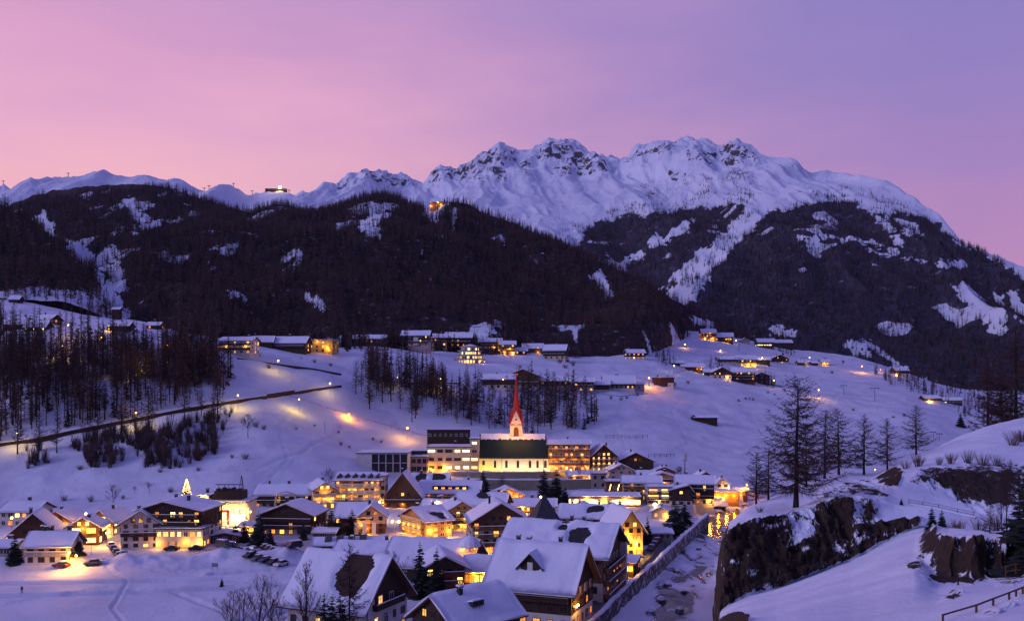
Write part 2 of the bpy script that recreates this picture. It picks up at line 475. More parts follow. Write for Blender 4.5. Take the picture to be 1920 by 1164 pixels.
# where bare rock breaks through
ROCK_HI = [[(795, 345), (815, 322), (905, 283), (935, 272), (1000, 315), (1000, 330), (960, 305), (940, 300), (950, 335), (930, 350), (880, 335)],
           [(930, 273), (950, 280), (1000, 318), (990, 328), (945, 292)], [(1010, 283), (1045, 266), (1070, 266), (1110, 290), (1155, 308), (1115, 325), (1050, 335), (1030, 320), (1060, 300), (1020, 300)],
           [(1165, 305), (1195, 282), (1260, 264), (1270, 275), (1225, 290), (1190, 303)], [(1345, 278), (1380, 263), (1410, 290), (1430, 310), (1400, 300), (1390, 320), (1350, 300)],
           [(1480, 310), (1495, 306), (1508, 326), (1488, 330)], [(1600, 336), (1635, 350), (1625, 353)], [(1700, 375), (1738, 413), (1760, 430), (1735, 420)], [(610, 362), (650, 332), (655, 345), (640, 362)],
           [(680, 318), (695, 320), (770, 336), (785, 344), (740, 345), (700, 350)], [(555, 368), (568, 360), (582, 367)], [(1290, 280), (1340, 290), (1330, 308), (1290, 300)], [(1250, 320), (1290, 318), (1290, 335), (1255, 332)]]
SPECK = [[(1050, 440), (1100, 380), (1180, 345), (1290, 330), (1380, 330), (1420, 345), (1400, 400), (1300, 500), (1220, 520), (1150, 490), (1090, 460)], [(1500, 330), (1700, 370), (1740, 420), (1640, 400), (1440, 400), (1450, 370)],
         [(1790, 520), (1880, 530), (1920, 600), (1860, 620), (1800, 570)]]
rock = np.full(MZ.shape, -.06)
rock = np.where(multi_poly(MPX, MPY, SPECK, 10, 3), .24, rock)
rock = np.where(multi_poly(MPX, MPY, ROCK_HI, 14, 4), .36, rock)
rock = rock + .11 * sstep(560, 820, MZ) * sstep(600, 680, MPX) * (1 - sstep(1430, 1480, MPX))
gx = np.gradient(MZ, axis=0) / np.maximum(np.gradient(MY, axis=0), 1)
rock = rock + .26 * sstep(.55, 1.2, gx) * sstep(420, 700, MZ)
FOREST_M = [[(1075, 470), (1110, 420), (1170, 405), (1250, 400), (1320, 388), (1392, 380), (1396, 400), (1360, 437), (1318, 473), (1282, 493), (1255, 540), (1235, 640), (1060, 640)],
            [(1440, 398), (1500, 388), (1560, 376), (1600, 382), (1640, 400), (1700, 400), (1745, 412), (1800, 455), (1930, 525), (2300, 640), (2300, 1000), (1300, 760), (1180, 660), (1300, 560), (1335, 500), (1400, 440)]]
CLEAR_M = [[(1398, 396), (1425, 398), (1375, 460), (1338, 500), (1325, 540), (1290, 552), (1268, 530), (1292, 490), (1350, 440)], [(1160, 490), (1240, 440), (1300, 405), (1310, 412), (1250, 455), (1175, 500)],
           [(1495, 440), (1560, 444), (1620, 452), (1655, 458), (1685, 474), (1660, 484), (1630, 472), (1580, 455), (1500, 446)], [(1640, 400), (1660, 405), (1690, 455), (1680, 462)], [(1690, 430), (1745, 436), (1730, 444), (1700, 440)],
           [(1690, 478), (1740, 486), (1820, 488), (1815, 496), (1770, 505), (1745, 496), (1700, 484)], [(1780, 530), (1830, 535), (1875, 545), (1880, 590), (1860, 610), (1830, 590), (1805, 560)],
           [(1440, 620), (1465, 605), (1500, 628), (1480, 632)],
           [(1580, 640), (1620, 635), (1700, 690), (1780, 740), (1760, 750), (1650, 700), (1600, 670)], [(1890, 545), (1930, 560), (1925, 620), (1905, 600)]]
def soft(mask, X, Y, sc, n, sd, amp=.6, lo=.38, hi=.62):
    g = np.clip(gauss_smooth(gauss_smooth(mask.astype(float), n, 0), n, 1), 0, 1)
    return sstep(lo, hi, g + amp * fbm(X / sc, Y / (sc * 1.8), 4, sd, .62) * (4 * g * (1 - g)) ** .5)
def ragged(PX, PY, polys, sd):
    j2 = fbm(PX / 4.5, PY / 4.5, 2, sd + 3) * 5; j3 = fbm(PX / 4.5 + 40, PY / 4.5, 2, sd + 5) * 5
    return multi_poly(PX + j2, PY + j3, polys, 11, sd)
clear_m = ragged(MPX, MPY, CLEAR_M, 12)
tuft = sstep(.02, .22, fbm(MX / 22, MY / 60, 4, 15, .6))
fo_s = ragged(MPX, MPY, FOREST_M, 11) * np.where(clear_m, .05 + .75 * tuft, 1.0)
fo_m = fo_s > .5
patch = fbm(MX / 60, MY / 90, 4, 77)
dens_m = fo_s * np.where(patch > .40, .5, 1.0)
SPARSE_M = [[(1040, 440), (1180, 385), (1300, 335), (1400, 320), (1420, 350), (1400, 400), (1200, 500), (1090, 470)], [(1430, 400), (1560, 355), (1650, 360), (1740, 410), (1720, 430), (1600, 385)]] + CLEAR_M
dens_m = np.where((dens_m < .06) & multi_poly(MPX, MPY, SPARSE_M, 16, 13), np.maximum(dens_m, .03 + .42 * tuft), dens_m)
mountain = grid_obj('mountain', MX, MY, MZ, M['mountain'], {'rock': rock, 'litter': np.where(dens_m > .5, .86, np.where(dens_m > .2, .22, 0))})

# the wooded mountain behind the village, and the small dark spur at the left
RIDGE_B = [(-360, 420), (-100, 400), (10, 392), (30, 380), (60, 368), (100, 358), (150, 352), (200, 348), (290, 348), (330, 358), (360, 368), (420, 388), (470, 400), (485, 392), (515, 384), (540, 386), (570, 396),
           (600, 404), (640, 385), (670, 372), (700, 365), (725, 366), (750, 375), (772, 385), (800, 392), (815, 392), (830, 382), (850, 380), (880, 386), (900, 398), (980, 428), (1040, 455), (1100, 482), (1150, 502), (1200, 532), (1280, 572),
           (1330, 602), (1400, 632), (1500, 690), (2280, 800)]
COL_B = {
 -360: [(670, 530), (560, 850), (500, 1150), (440, 1400), (400, 1650)],
 0: [(670, 550), (560, 850), (500, 1150), (430, 1450), (390, 1700)],
 240: [(695, 530), (560, 800), (490, 1100), (410, 1450), (348, 1750)],
 480: [(715, 490), (590, 740), (530, 1000), (460, 1350), (396, 1650)],
 720: [(720, 580), (580, 820), (510, 1060), (430, 1350), (366, 1600)],
 960: [(738, 690), (610, 880), (550, 1050), (480, 1250), (420, 1450)],
 1200: [(742, 790), (635, 960), (600, 1060), (565, 1180), (532, 1300)],
 1330: [(760, 1050), (665, 1160), (640, 1210), (620, 1270), (602, 1350)],
 1500: [(830, 1230), (750, 1330), (730, 1360), (710, 1400), (690, 1450)],
 2280: [(970, 1230), (880, 1330), (860, 1360), (830, 1400), (800, 1450)],
}
pxb, BX, BY, BZ = ridge_mesh('hill', COL_B, RIDGE_B, None, nt_=240, npx=760, px1=1560, spur=(60, 280, 620), rough=(15, 90), crest=4, seed=21, back=.35, fade=.34)
BPX = 960 + BX / BY * F; BPY = H0 - BZ / BY * F
CLEAR_B = [[(60, 402), (80, 398), (105, 425), (100, 448), (70, 425)], [(100, 440), (130, 455), (170, 475), (205, 500), (215, 520), (180, 510), (140, 480)], [(205, 505), (225, 485), (235, 520), (240, 545), (215, 550), (200, 530)],
           [(175, 500), (200, 530), (225, 560), (245, 600), (215, 640), (190, 590)], [(228, 372), (245, 372), (275, 410), (262, 425), (240, 400)], [(200, 425), (240, 428), (350, 405), (350, 412), (260, 435), (205, 436)],
           [(670, 425), (700, 390), (735, 395), (712, 420), (712, 445), (690, 440)], [(795, 378), (835, 378), (832, 392), (815, 420), (790, 400)], [(843, 400), (858, 405), (850, 440), (844, 435)],
           [(925, 443), (950, 440), (948, 455)], [(560, 553), (580, 553), (615, 578), (600, 580)], [(1100, 515), (1130, 508), (1150, 550), (1140, 555)], [(560, 440), (590, 425), (575, 440)],
           [(1290, 590), (1330, 600), (1345, 620), (1300, 606)], [(425, 545), (450, 548), (470, 560), (440, 556)]]
LOW_B = [[(690, 585), (740, 588), (770, 618), (690, 622)], [(1040, 590), (1110, 610), (1130, 640), (1050, 640)], [(880, 600), (950, 590), (960, 620), (880, 625)], [(560, 600), (620, 590), (640, 620), (560, 625)]]
tuft_b = sstep(.05, .3, fbm(BX / 14, BY / 30, 4, 35, .6))
clr_b = ragged(BPX, BPY, CLEAR_B, 31) * (1 - .35 * tuft_b)
lowc = soft(multi_poly(BPX, BPY, LOW_B, 10, 32), BX, BY, 30, 8, 19)
pb = fbm(BX / 45, BY / 70, 4, 78)
low = sstep(600, 640, BPY + 26 * fbm(BX / 60, BY / 60, 3, 79))
dens_b = (1 - .97 * clr_b) * (1 - .6 * lowc) * np.where(pb > .40, .4, 1.0) * (1 - .42 * low)
SNOWRIM = BPY < (np.interp(BPX, [0, 60, 130, 200, 290, 330], [400, 376, 366, 358, 353, 340]) + 6 * fbm(BPX / 20, BPX * 0, 2, 5))
hill = grid_obj('hill', BX, BY, BZ, M['hill'], {'rock': np.full(BZ.shape, -.3) + .3 * clr_b * 0, 'litter': np.where((dens_b > .5), .85, .38 * (dens_b > .2))})

RIDGE_A = [(-360, 250), (-100, 345), (0, 385), (20, 392), (50, 412), (80, 430), (120, 465), (160, 505), (185, 530), (200, 560), (215, 600), (400, 680)]
COL_A = {-360: [(560, 660), (520, 740), (470, 830), (420, 930), (250, 1050)], 0: [(562, 640), (530, 720), (490, 810), (440, 910), (385, 1000)],
         120: [(570, 650), (550, 700), (525, 750), (495, 810), (465, 870)], 190: [(590, 680), (582, 700), (572, 720), (560, 745), (545, 780)], 240: [(640, 690), (638, 700), (636, 720), (634, 740), (632, 760)], 400: [(720, 690), (718, 700), (712, 720), (700, 740), (680, 760)]}
pxa, AX, AY, AZ = ridge_mesh('spur', COL_A, RIDGE_A, None, nt_=120, npx=240, px1=300, spur=(8, 90, 200), rough=(5, 50), crest=2, seed=51, back=.5)
APX = 960 + AX / AY * F; APY = H0 - AZ / AY * F
dens_a = np.where(APY > 545 + 14 * fbm(AX / 30, AY / 30, 2, 6), .35, 1.0)
spur = grid_obj('hill', AX, AY, AZ, M['hill'], {'rock': np.full(AZ.shape, -.3), 'litter': np.where(dens_a > .5, .8, .2)})

# ---------------------------------------------------------------- plain materials
def mat_noise(name, c1, c2, scale=3.0, rough=.85, bump=.3, bdist=.05, stretch=(1, 1, 1), spec=.2):
    m, nt = new_mat(name)
    mp = nd(nt, 'ShaderNodeMapping', {0: objco(nt), 'Scale': stretch})
    n = nd(nt, 'ShaderNodeTexNoise', {0: mp.outputs[0], 'Scale': scale, 'Detail': 5.0, 'Roughness': .62})
    finish(nt, mixc(nt, maprange(nt, n.outputs[0], .3, .7), c1, c2), rough, n.outputs[0], bump, bdist, spec=spec)
    M[name] = m
    return m

def mat_rand(name, c1, c2, rough=.9):
    """colour varies from plant to plant"""
    m, nt = new_mat(name)
    r = nd(nt, 'ShaderNodeObjectInfo').outputs['Random']
    finish(nt, mixc(nt, r, c1, c2), rough, spec=.1)
    M[name] = m
    return m
mat_rand('larch_twigs', (.045, .028, .024), (.075, .046, .040))
mat_rand('far_larch_twigs', (.082, .045, .038), (.155, .085, .074))
mat_rand('russet_twigs', (.10, .045, .034), (.17, .082, .064))
mat_rand('larch_bark', (.026, .018, .018), (.045, .032, .030))
mat_rand('spruce_needles', (.012, .017, .016), (.028, .034, .032))
mat_rand('frosted_needles', (.05, .054, .072), (.11, .115, .15))
mat_rand('bare_twigs', (.05, .032, .034), (.10, .065, .062))
mat_rand('dry_bush', (.075, .045, .038), (.12, .078, .068))

# ---------------------------------------------------------------- trees
class MB:
    def __init__(s):
        s.v = []; s.f = []; s.m = []
    def face(s, pts, mi=0):
        b = len(s.v); s.v.extend([tuple(p) for p in pts]); s.f.append(tuple(range(b, b + len(pts)))); s.m.append(mi)
    def tube(s, pts, rad, n=4, mi=0, cap=False):
        b = len(s.v)
        up = Vector((0, 0, 1))
        for i, p in enumerate(pts):
            d = (pts[min(i + 1, len(pts) - 1)] - pts[max(i - 1, 0)])
            d = d.normalized() if d.length > 1e-6 else up
            a = d.orthogonal().normalized(); c = d.cross(a)
            for k in range(n):
                t = 2 * math.pi * k / n
                q = p + (a * math.cos(t) + c * math.sin(t)) * rad[i]
                s.v.append((q.x, q.y, q.z))
        for i in range(len(pts) - 1):
            for k in range(n):
                k2 = (k + 1) % n
                s.f.append((b + i * n + k, b + i * n + k2, b + (i + 1) * n + k2, b + (i + 1) * n + k)); s.m.append(mi)
        if cap:
            e = b + (len(pts) - 1) * n
            s.f.append(tuple(range(e, e + n))); s.m.append(mi)
            s.f.append(tuple(reversed(range(b, b + n)))); s.m.append(mi)
    def box(s, x0, x1, y0, y1, z0, z1, mi=0):
        b = len(s.v)
        s.v += [(x0, y0, z0), (x1, y0, z0), (x1, y1, z0), (x0, y1, z0), (x0, y0, z1), (x1, y0, z1), (x1, y1, z1), (x0, y1, z1)]
        for q in ((0, 3, 2, 1), (4, 5, 6, 7), (0, 1, 5, 4), (1, 2, 6, 5), (2, 3, 7, 6), (3, 0, 4, 7)):
            s.f.append(tuple(b + k for k in q)); s.m.append(mi)
    def obox(s, c, ax, ay, az, mi=0):
        """box round centre c with half-axes"""
        b = len(s.v)
        for sz in (-1, 1):
            for sx, sy in ((-1, -1), (1, -1), (1, 1), (-1, 1)):
                q = c + ax * sx + ay * sy + az * sz
                s.v.append((q.x, q.y, q.z))
        for q in ((0, 3, 2, 1), (4, 5, 6, 7), (0, 1, 5, 4), (1, 2, 6, 5), (2, 3, 7, 6), (3, 0, 4, 7)):
            s.f.append(tuple(b + k for k in q)); s.m.append(mi)
    def mesh(s, name, mats, smooth=False):
        me = bpy.data.meshes.new(name)
        me.from_pydata(s.v, [], s.f)
        for m in mats:
            me.materials.append(m if not isinstance(m, str) else M[m])
        if len(mats) > 1:
            me.polygons.foreach_set('material_index', np.asarray(s.m, np.int32))
        if smooth:
            me.polygons.foreach_set('use_smooth', np.ones(len(me.polygons), bool))
        me.update()
        return me
    def build(s, name, mats, parent=None, smooth=False):
        if not isinstance(mats, (list, tuple)): mats = [mats]
        o = bpy.data.objects.new(name, s.mesh(name, mats, smooth)); C.objects.link(o)
        if parent: o.parent = parent
        return o

def twig(mb, p, d, L, w):
    a = d.orthogonal().normalized(); a = (Matrix.Rotation(random.random() * 6.28, 3, d) @ a) * w
    e = p + d * L + Vector((0, 0, -L * .12))
    mb.face((p - a, p + a, e))

def larch(h, seed, nb=90, tw=9, base=.18, spread=.21, thick=1.0, wt=.035, droop=.35, mat='larch_twigs'):
    """bare larch: trunk and crown of long limbs hung with twigs -> (trunk mesh, crown mesh)"""
    rnd = random.Random(seed); random.seed(seed)
    tr = MB(); cr = MB()
    lean = Vector((rnd.uniform(-.02, .02), rnd.uniform(-.02, .02), 0)) * h
    pts = []; rad = []
    for i in range(9):
        t = i / 8
        pts.append(Vector((lean.x * t + rnd.uniform(-.05, .05) * (t > 0), lean.y * t + rnd.uniform(-.05, .05) * (t > 0), h * t - (.8 if i == 0 else 0))))
        rad.append(thick * (.0125 * h * (1 - t) ** .8 + .015) * (1.35 if i == 0 else 1))
    tr.tube(pts, rad, 6)
    for k in range(nb):
        t = base + (1 - base) * ((k + rnd.random()) / nb) ** .95
        prof = (1 - t) ** .75 * (1 if t > base + .12 else .55 + .45 * (t - base) / .12)
        L = h * spread * (.25 + 1.05 * prof) * rnd.uniform(.55, 1.25)
        if rnd.random() < .08: L *= .35
        az = rnd.uniform(0, 6.283)
        p0 = Vector((lean.x * t, lean.y * t, h * t))
        dirh = Vector((math.cos(az), math.sin(az), 0))
        el = rnd.uniform(-.15, .22) + .55 * max(0, t - .6)
        bp = [p0]
        n = 5
        bend = rnd.uniform(-.25, .25)
        for i in range(1, n + 1):
            s_ = i / n
            side = Vector((-dirh.y, dirh.x, 0)) * bend * L * s_ * s_ * .5
            z = L * (el * s_ - droop * 1.2 * s_ * (1 - s_) + droop * .35 * s_ ** 3)
            bp.append(p0 + dirh * L * s_ + side + Vector((0, 0, z)))
        r0 = thick * max(.012, .0042 * h * (1 - t) + .012)
        cr.tube(bp, [r0 * (1 - .85 * i / n) for i in range(n + 1)], 3)
        for j in range(int(tw * (.5 + prof))):
            s_ = rnd.uniform(.12, 1.0); q = s_ * n; i = min(int(q), n - 1)
            p = bp[i].lerp(bp[i + 1], q - i)
            d = (bp[i + 1] - bp[i]).normalized()
            sd = Vector((rnd.uniform(-1, 1), rnd.uniform(-1, 1), rnd.uniform(-1.0, .25)))
            twig(cr, p, (d * .5 + sd).normalized(), L * rnd.uniform(.15, .36) * (1.15 - .5 * s_), wt * rnd.uniform(.6, 1.3))
    return tr.mesh('trunk', ['larch_bark']), cr.mesh('crown', [mat])

def spruce(h, seed, tiers=32, per=12, spread=.225, wt=1.25, base=.05):
    """spruce: drooping needle sprays in loose whorls -> (trunk mesh, crown mesh)"""
    rnd = random.Random(seed)
    tr = MB(); cr = MB()
    tr.tube([Vector((0, 0, -.6)), Vector((0, 0, h * .5)), Vector((0, 0, h * .97))], [.014 * h, .009 * h, .01], 6)
    for k in range(tiers):
        t = base + (1 - base) * (k + rnd.random() * .7) / tiers
        R0 = h * spread * (1 - t) ** .82 * rnd.uniform(.78, 1.15) + .08
        for j in range(max(4, int(per * (.45 + .55 * (1 - t))))):
            az = rnd.uniform(0, 6.283); L = R0 * rnd.uniform(.65, 1.2)
            d = Vector((math.cos(az), math.sin(az), 0)); s = Vector((-d.y, d.x, 0))
            p = Vector((0, 0, h * t)); w = L * .24 * wt
            dr = L * rnd.uniform(.22, .55)
            m1 = p + d * L * .45 + Vector((0, 0, -dr * .3)); tip = p + d * L + Vector((0, 0, -dr + L * .12))
            # a spray: mid rib with side flaps that hang, ragged
            for sg in (-1, 1):
                cr.face((p, m1 + Vector((0, 0, .02)), m1 + s * sg * w * rnd.uniform(.7, 1.3) + Vector((0, 0, -w * .7)) - d * L * .1))
                cr.face((m1, tip, m1 + s * sg * w * 1.15 + d * L * .18 + Vector((0, 0, -w * .75))))
                cr.face((m1, m1 + d * L * .16, m1 + s * sg * w * rnd.uniform(1.1, 1.7) + d * L * rnd.uniform(-.05, .12) + Vector((0, 0, -w * rnd.uniform(.7, 1.3)))))
    cr.face((Vector((-.05, 0, h * .93)), Vector((.05, 0, h * .93)), Vector((0, 0, h))))
    cr.face((Vector((0, -.05, h * .93)), Vector((0, .05, h * .93)), Vector((0, 0, h))))
    return tr.mesh('trunk', ['larch_bark']), cr.mesh('crown', ['spruce_needles'])

def bare_tree(h, seed, levels=4, spread=.5, fork=.25, wt=.03, kids=(9, 6, 5), mat='bare_twigs', narrow=1.0):
    """leafless broadleaf tree by repeated branching"""
    rnd = random.Random(seed); tr = MB(); cr = MB()
    pts = [Vector((0, 0, -.5))]; p = Vector((0, 0, 0)); pts.append(p)
    for i in range(6):
        p = p + Vector((rnd.uniform(-.03, .03) * h, rnd.uniform(-.03, .03) * h, h * .14)); pts.append(p)
    tr.tube(pts, [.016 * h, .014 * h] + [.012 * h * (1 - i / 6.5) for i in range(6)], 6)
    def grow(p, d, L, r, lv):
        if lv == 0:
            a = d.orthogonal().normalized() * max(wt * .5, r); e = p + d * L
            cr.face((p - a, p + a, e)); return
        q = [p]; dd = d.copy()
        for i in range(3):
            dd = (dd + Vector((rnd.uniform(-.2, .2), rnd.uniform(-.2, .2), .13))).normalized(); q.append(q[-1] + dd * L / 3)
        cr.tube(q, [r, r * .8, r * .6, r * .35], 3)
        for k in range(kids[min(levels - lv, len(kids) - 1)]):
            s = rnd.uniform(.25, 1.0) * 3; i = min(int(s), 2)
            b = q[i].lerp(q[i + 1], s - i)
            nd_ = (dd + Vector((rnd.uniform(-1, 1), rnd.uniform(-1, 1), rnd.uniform(-.3, .7))) * .95).normalized()
            grow(b, nd_, L * rnd.uniform(.35, .6), r * .5, lv - 1)
    for k in range(16):
        t = fork + (1 - fork) * (k + rnd.random()) / 16
        s = t * 6 / 1.0; i = min(int(s), 5); b = pts[1 + i].lerp(pts[min(2 + i, 7)], s - i)
        az = k * 2.4 + rnd.uniform(-.5, .5)
        d = Vector((math.cos(az) * narrow, math.sin(az) * narrow, rnd.uniform(.55, 1.1))).normalized()
        grow(b, d, h * spread * (1.05 - t) * rnd.uniform(.6, 1.1) + h * .06, .005 * h * (1.2 - t) + .008, levels - 1)
    return tr.mesh('trunk', ['larch_bark']), cr.mesh('crown', [mat])

def bush_mesh(h, seed, n=60, mat='dry_bush', spread=.7, w=.02):
    rnd = random.Random(seed); mb = MB()
    for k in range(n):
        az = rnd.uniform(0, 6.283); r = rnd.random() ** .7 * spread * h
        b = Vector((math.cos(az) * r * .35, math.sin(az) * r * .35, -.1))
        e = Vector((math.cos(az) * r, math.sin(az) * r, h * rnd.uniform(.45, 1.0)))
        mb.tube([b, b.lerp(e, .5) + Vector((0, 0, .08 * h)), e], [w, w * .7, w * .3], 3)
        for j in range(6):
            p = b.lerp(e, rnd.uniform(.35, 1)); d = Vector((rnd.uniform(-1, 1), rnd.uniform(-1, 1), rnd.uniform(0, 1))).normalized()
            mb.face((p, p + Vector((w, w, 0)), p + d * h * rnd.uniform(.15, .35)))
    return mb.mesh('bush', [mat])

def far_tree(kind, seed):
    """unit-height tree for the massed woods"""
    rnd = random.Random(seed); mb = MB()
    if kind == 'larch':
        mb.tube([Vector((0, 0, -.05)), Vector((0, 0, .55)), Vector((0, 0, 1))], [.014, .010, .002], 3)
        for k in range(46):
            t = .22 + .76 * rnd.random(); L = .17 * (1.08 - t) ** .8 * rnd.uniform(.5, 1.2); az = rnd.uniform(0, 6.283)
            d = Vector((math.cos(az), math.sin(az), 0)); s = Vector((-d.y, d.x, 0))
            p = Vector((0, 0, t)); e = p + d * L + Vector((0, 0, L * rnd.uniform(-.25, .35)))
            mb.face((p, e, p.lerp(e, .5) + s * .012 - Vector((0, 0, .022))), 1)
            mb.face((p.lerp(e, .3), e, p.lerp(e, .8) - s * L * .4 - Vector((0, 0, .012))), 1)
    elif kind == 'brush':
        for k in range(26):
            a = rnd.uniform(0, 6.283); r = rnd.uniform(.05, .30); b = Vector((math.cos(a) * r * .3, math.sin(a) * r * .3, -.03)); e = Vector((math.cos(a) * r, math.sin(a) * r, rnd.uniform(.5, 1.0)))
            mb.tube([b, b.lerp(e, .5) + Vector((0, 0, .06)), e], [.011, .008, .002], 3, 0)
            for j in range(7):
                q = b.lerp(e, rnd.uniform(.3, 1)); d = Vector((rnd.uniform(-1, 1), rnd.uniform(-1, 1), rnd.uniform(.1, 1))).normalized() * rnd.uniform(.08, .2)
                mb.face((q, q + Vector((.014, .010, 0)), q + d), 1)
    else:
        mb.tube([Vector((0, 0, -.05)), Vector((0, 0, .95))], [.016, .003], 3)
        for k in range(54):
            t = .06 + .93 * rnd.random() ** 1.2; L = .155 * (1.04 - t) ** .85 * rnd.uniform(.6, 1.2) + .006; az = rnd.uniform(0, 6.283)
            d = Vector((math.cos(az), math.sin(az), 0)); s = Vector((-d.y, d.x, 0))
            p = Vector((0, 0, t)); e = p + d * L - Vector((0, 0, L * rnd.uniform(.3, .7)))
            mb.face((p, e + s * L * .35 - Vector((0, 0, .01)), e - s * L * .35 - Vector((0, 0, .01))), 1)
    mats = {'larch': ['larch_bark', 'far_larch_twigs'], 'spruce': ['larch_bark', 'spruce_needles'], 'frost': ['larch_bark', 'frosted_needles'], 'brush': ['bare_twigs', 'dry_bush']}[kind]
    me = mb.mesh('woodland_' + kind, mats)
    return bpy.data.objects.new('woodland_' + kind, me)       # source only: stays unlinked, the wood draws it

WOOD = [far_tree('larch', i) for i in range(3)] + [far_tree('spruce', 10 + i) for i in range(3)] + [far_tree('frost', 20 + i) for i in range(2)] + [far_tree('brush', 30 + i) for i in range(2)]

def forest_tree_group():
    g = bpy.data.node_groups.new('wood', 'GeometryNodeTree')
    g.interface.new_socket(name='Geometry', in_out='INPUT', socket_type='NodeSocketGeometry')
    g.interface.new_socket(name='Geometry', in_out='OUTPUT', socket_type='NodeSocketGeometry')
    gi = g.nodes.new('NodeGroupInput'); go = g.nodes.new('NodeGroupOutput')
    jn = g.nodes.new('GeometryNodeJoinGeometry')
    at_k = g.nodes.new('GeometryNodeInputNamedAttribute'); at_k.data_type = 'INT'; at_k.inputs[0].default_value = 'sort'
    at_s = g.nodes.new('GeometryNodeInputNamedAttribute'); at_s.data_type = 'FLOAT'; at_s.inputs[0].default_value = 'size'
    at_r = g.nodes.new('GeometryNodeInputNamedAttribute'); at_r.data_type = 'FLOAT'; at_r.inputs[0].default_value = 'turn'
    cx = g.nodes.new('ShaderNodeCombineXYZ'); g.links.new(at_r.outputs[0], cx.inputs[2])
    for i, ob in enumerate(WOOD):
        oi = g.nodes.new('GeometryNodeObjectInfo'); oi.inputs['Object'].default_value = ob; oi.inputs['As Instance'].default_value = True
        cmp_ = g.nodes.new('FunctionNodeCompare'); cmp_.data_type = 'INT'; cmp_.operation = 'EQUAL'
        g.links.new(at_k.outputs[0], cmp_.inputs[2]); cmp_.inputs[3].default_value = i
        ip = g.nodes.new('GeometryNodeInstanceOnPoints')
        g.links.new(gi.outputs[0], ip.inputs['Points']); g.links.new(cmp_.outputs[0], ip.inputs['Selection'])
        g.links.new(oi.outputs['Geometry'], ip.inputs['Instance'])
        g.links.new(cx.outputs[0], ip.inputs['Rotation']); g.links.new(at_s.outputs[0], ip.inputs['Scale'])
        g.links.new(ip.outputs[0], jn.inputs[0])
    g.links.new(jn.outputs[0], go.inputs[0])
    return g
GN = forest_tree_group()

def scatter(X, Y, Z, dens, spacing, rng):
    """random points on a grid sheet: one tree per spacing**2 of ground where dens is 1"""
    x = X; y = Y
    ax = x[1:, 1:] - x[:-1, :-1]; ay = y[1:, 1:] - y[:-1, :-1]; bx = x[1:, :-1] - x[:-1, 1:]; by = y[1:, :-1] - y[:-1, 1:]
    area = .5 * np.abs(ax * by - ay * bx)
    d = .25 * (dens[1:, 1:] + dens[:-1, :-1] + dens[1:, :-1] + dens[:-1, 1:])
    n = rng.poisson(area * d / spacing ** 2)
    idx = np.repeat(np.arange(n.size), n.ravel())
    i, j = np.unravel_index(idx, n.shape)
    u = rng.random(len(i)); v = rng.random(len(i))
    def bil(A): return (A[i, j] * (1 - u) + A[i, j + 1] * u) * (1 - v) + (A[i + 1, j] * (1 - u) + A[i + 1, j + 1] * u) * v
    return bil(X), bil(Y), bil(Z)

def wood(name, P, sort, size, label):
    me = bpy.data.meshes.new(name)
    me.vertices.add(len(P)); me.vertices.foreach_set('co', np.asarray(P, np.float32).ravel())
    me.update()
    for k, t, v in (('sort', 'INT', sort), ('size', 'FLOAT', size), ('turn', 'FLOAT', np.random.default_rng(3).random(len(P)) * 6.283)):
        a = me.attributes.new(k, t, 'POINT'); a.data.foreach_set('value', np.asarray(v, np.int32 if t == 'INT' else np.float32))
    o = bpy.data.objects.new(name, me); C.objects.link(o)
    md = o.modifiers.new('wood', 'NODES'); md.node_group = GN
    tag(o, label, 'forest', kind='stuff')
    return o

rng = np.random.default_rng(12)
def pick(n, w):
    return rng.choice(len(w), n, p=np.array(w) / sum(w))
def view_ok(x, y, lo=-260, hi=2180):
    p = 960 + x / y * F
    return (p > lo) & (p < hi)

x, y, z = scatter(MX[:420], MY[:420], MZ[:420], dens_m[:420], 6.2, rng)
k = view_ok(x, y); x, y, z = x[k], y[k], z[k]
fz = fbm(x / 220, y / 260, 3, 91)
sort = np.where(fz > -.02, pick(len(x), [2, 2, 2, 1.2, 1.2, 1.2, 5, 5]), pick(len(x), [4, 4, 4, 1.5, 1.5, 1.5, 3, 3]))
alt = sstep(0, 700, z)
wood('forest', np.stack([x, y, z - .4], -1), sort, rng.uniform(10, 18, len(x)) * (1 - .3 * alt), 'dark frosted forest on the steep mountain slope below the snowy peaks')
print('mountain trees', len(x))

rim = np.where(SNOWRIM & (BPX < 330), 0.0, 1.0)
x, y, z = scatter(BX[:240], BY[:240], BZ[:240], (dens_b * rim)[:240], 5.0, rng)
k = view_ok(x, y); x, y, z = x[k], y[k], z[k]
fz = fbm(x / 120, y / 160, 3, 92); lowp = H0 - z / y * F
sort = np.where(lowp > 540 + 60 * fz, pick(len(x), [6, 6, 6, 1, 1, 1, 0, 0]), np.where(fz > .12, pick(len(x), [4, 4, 4, 1, 1, 1, 1, 1]), pick(len(x), [4, 4, 4, 2.5, 2.5, 2.5, .3, .3])))
wood('forest', np.stack([x, y, z - .4], -1), sort, rng.uniform(9, 17, len(x)), 'dark larch and spruce forest covering the long hill behind the village')
print('hill trees', len(x))
x, y, z = scatter(AX[:120], AY[:120], AZ[:120], dens_a[:120], 4.4, rng)
k = view_ok(x, y); x, y, z = x[k], y[k], z[k]
wood('forest', np.stack([x, y, z - .4], -1), pick(len(x), [3, 3, 3, 2, 2, 2, 0, 0]), rng.uniform(10, 17, len(x)), 'dark forest on the near spur above the snowy meadow')
print('spur trees', len(x))

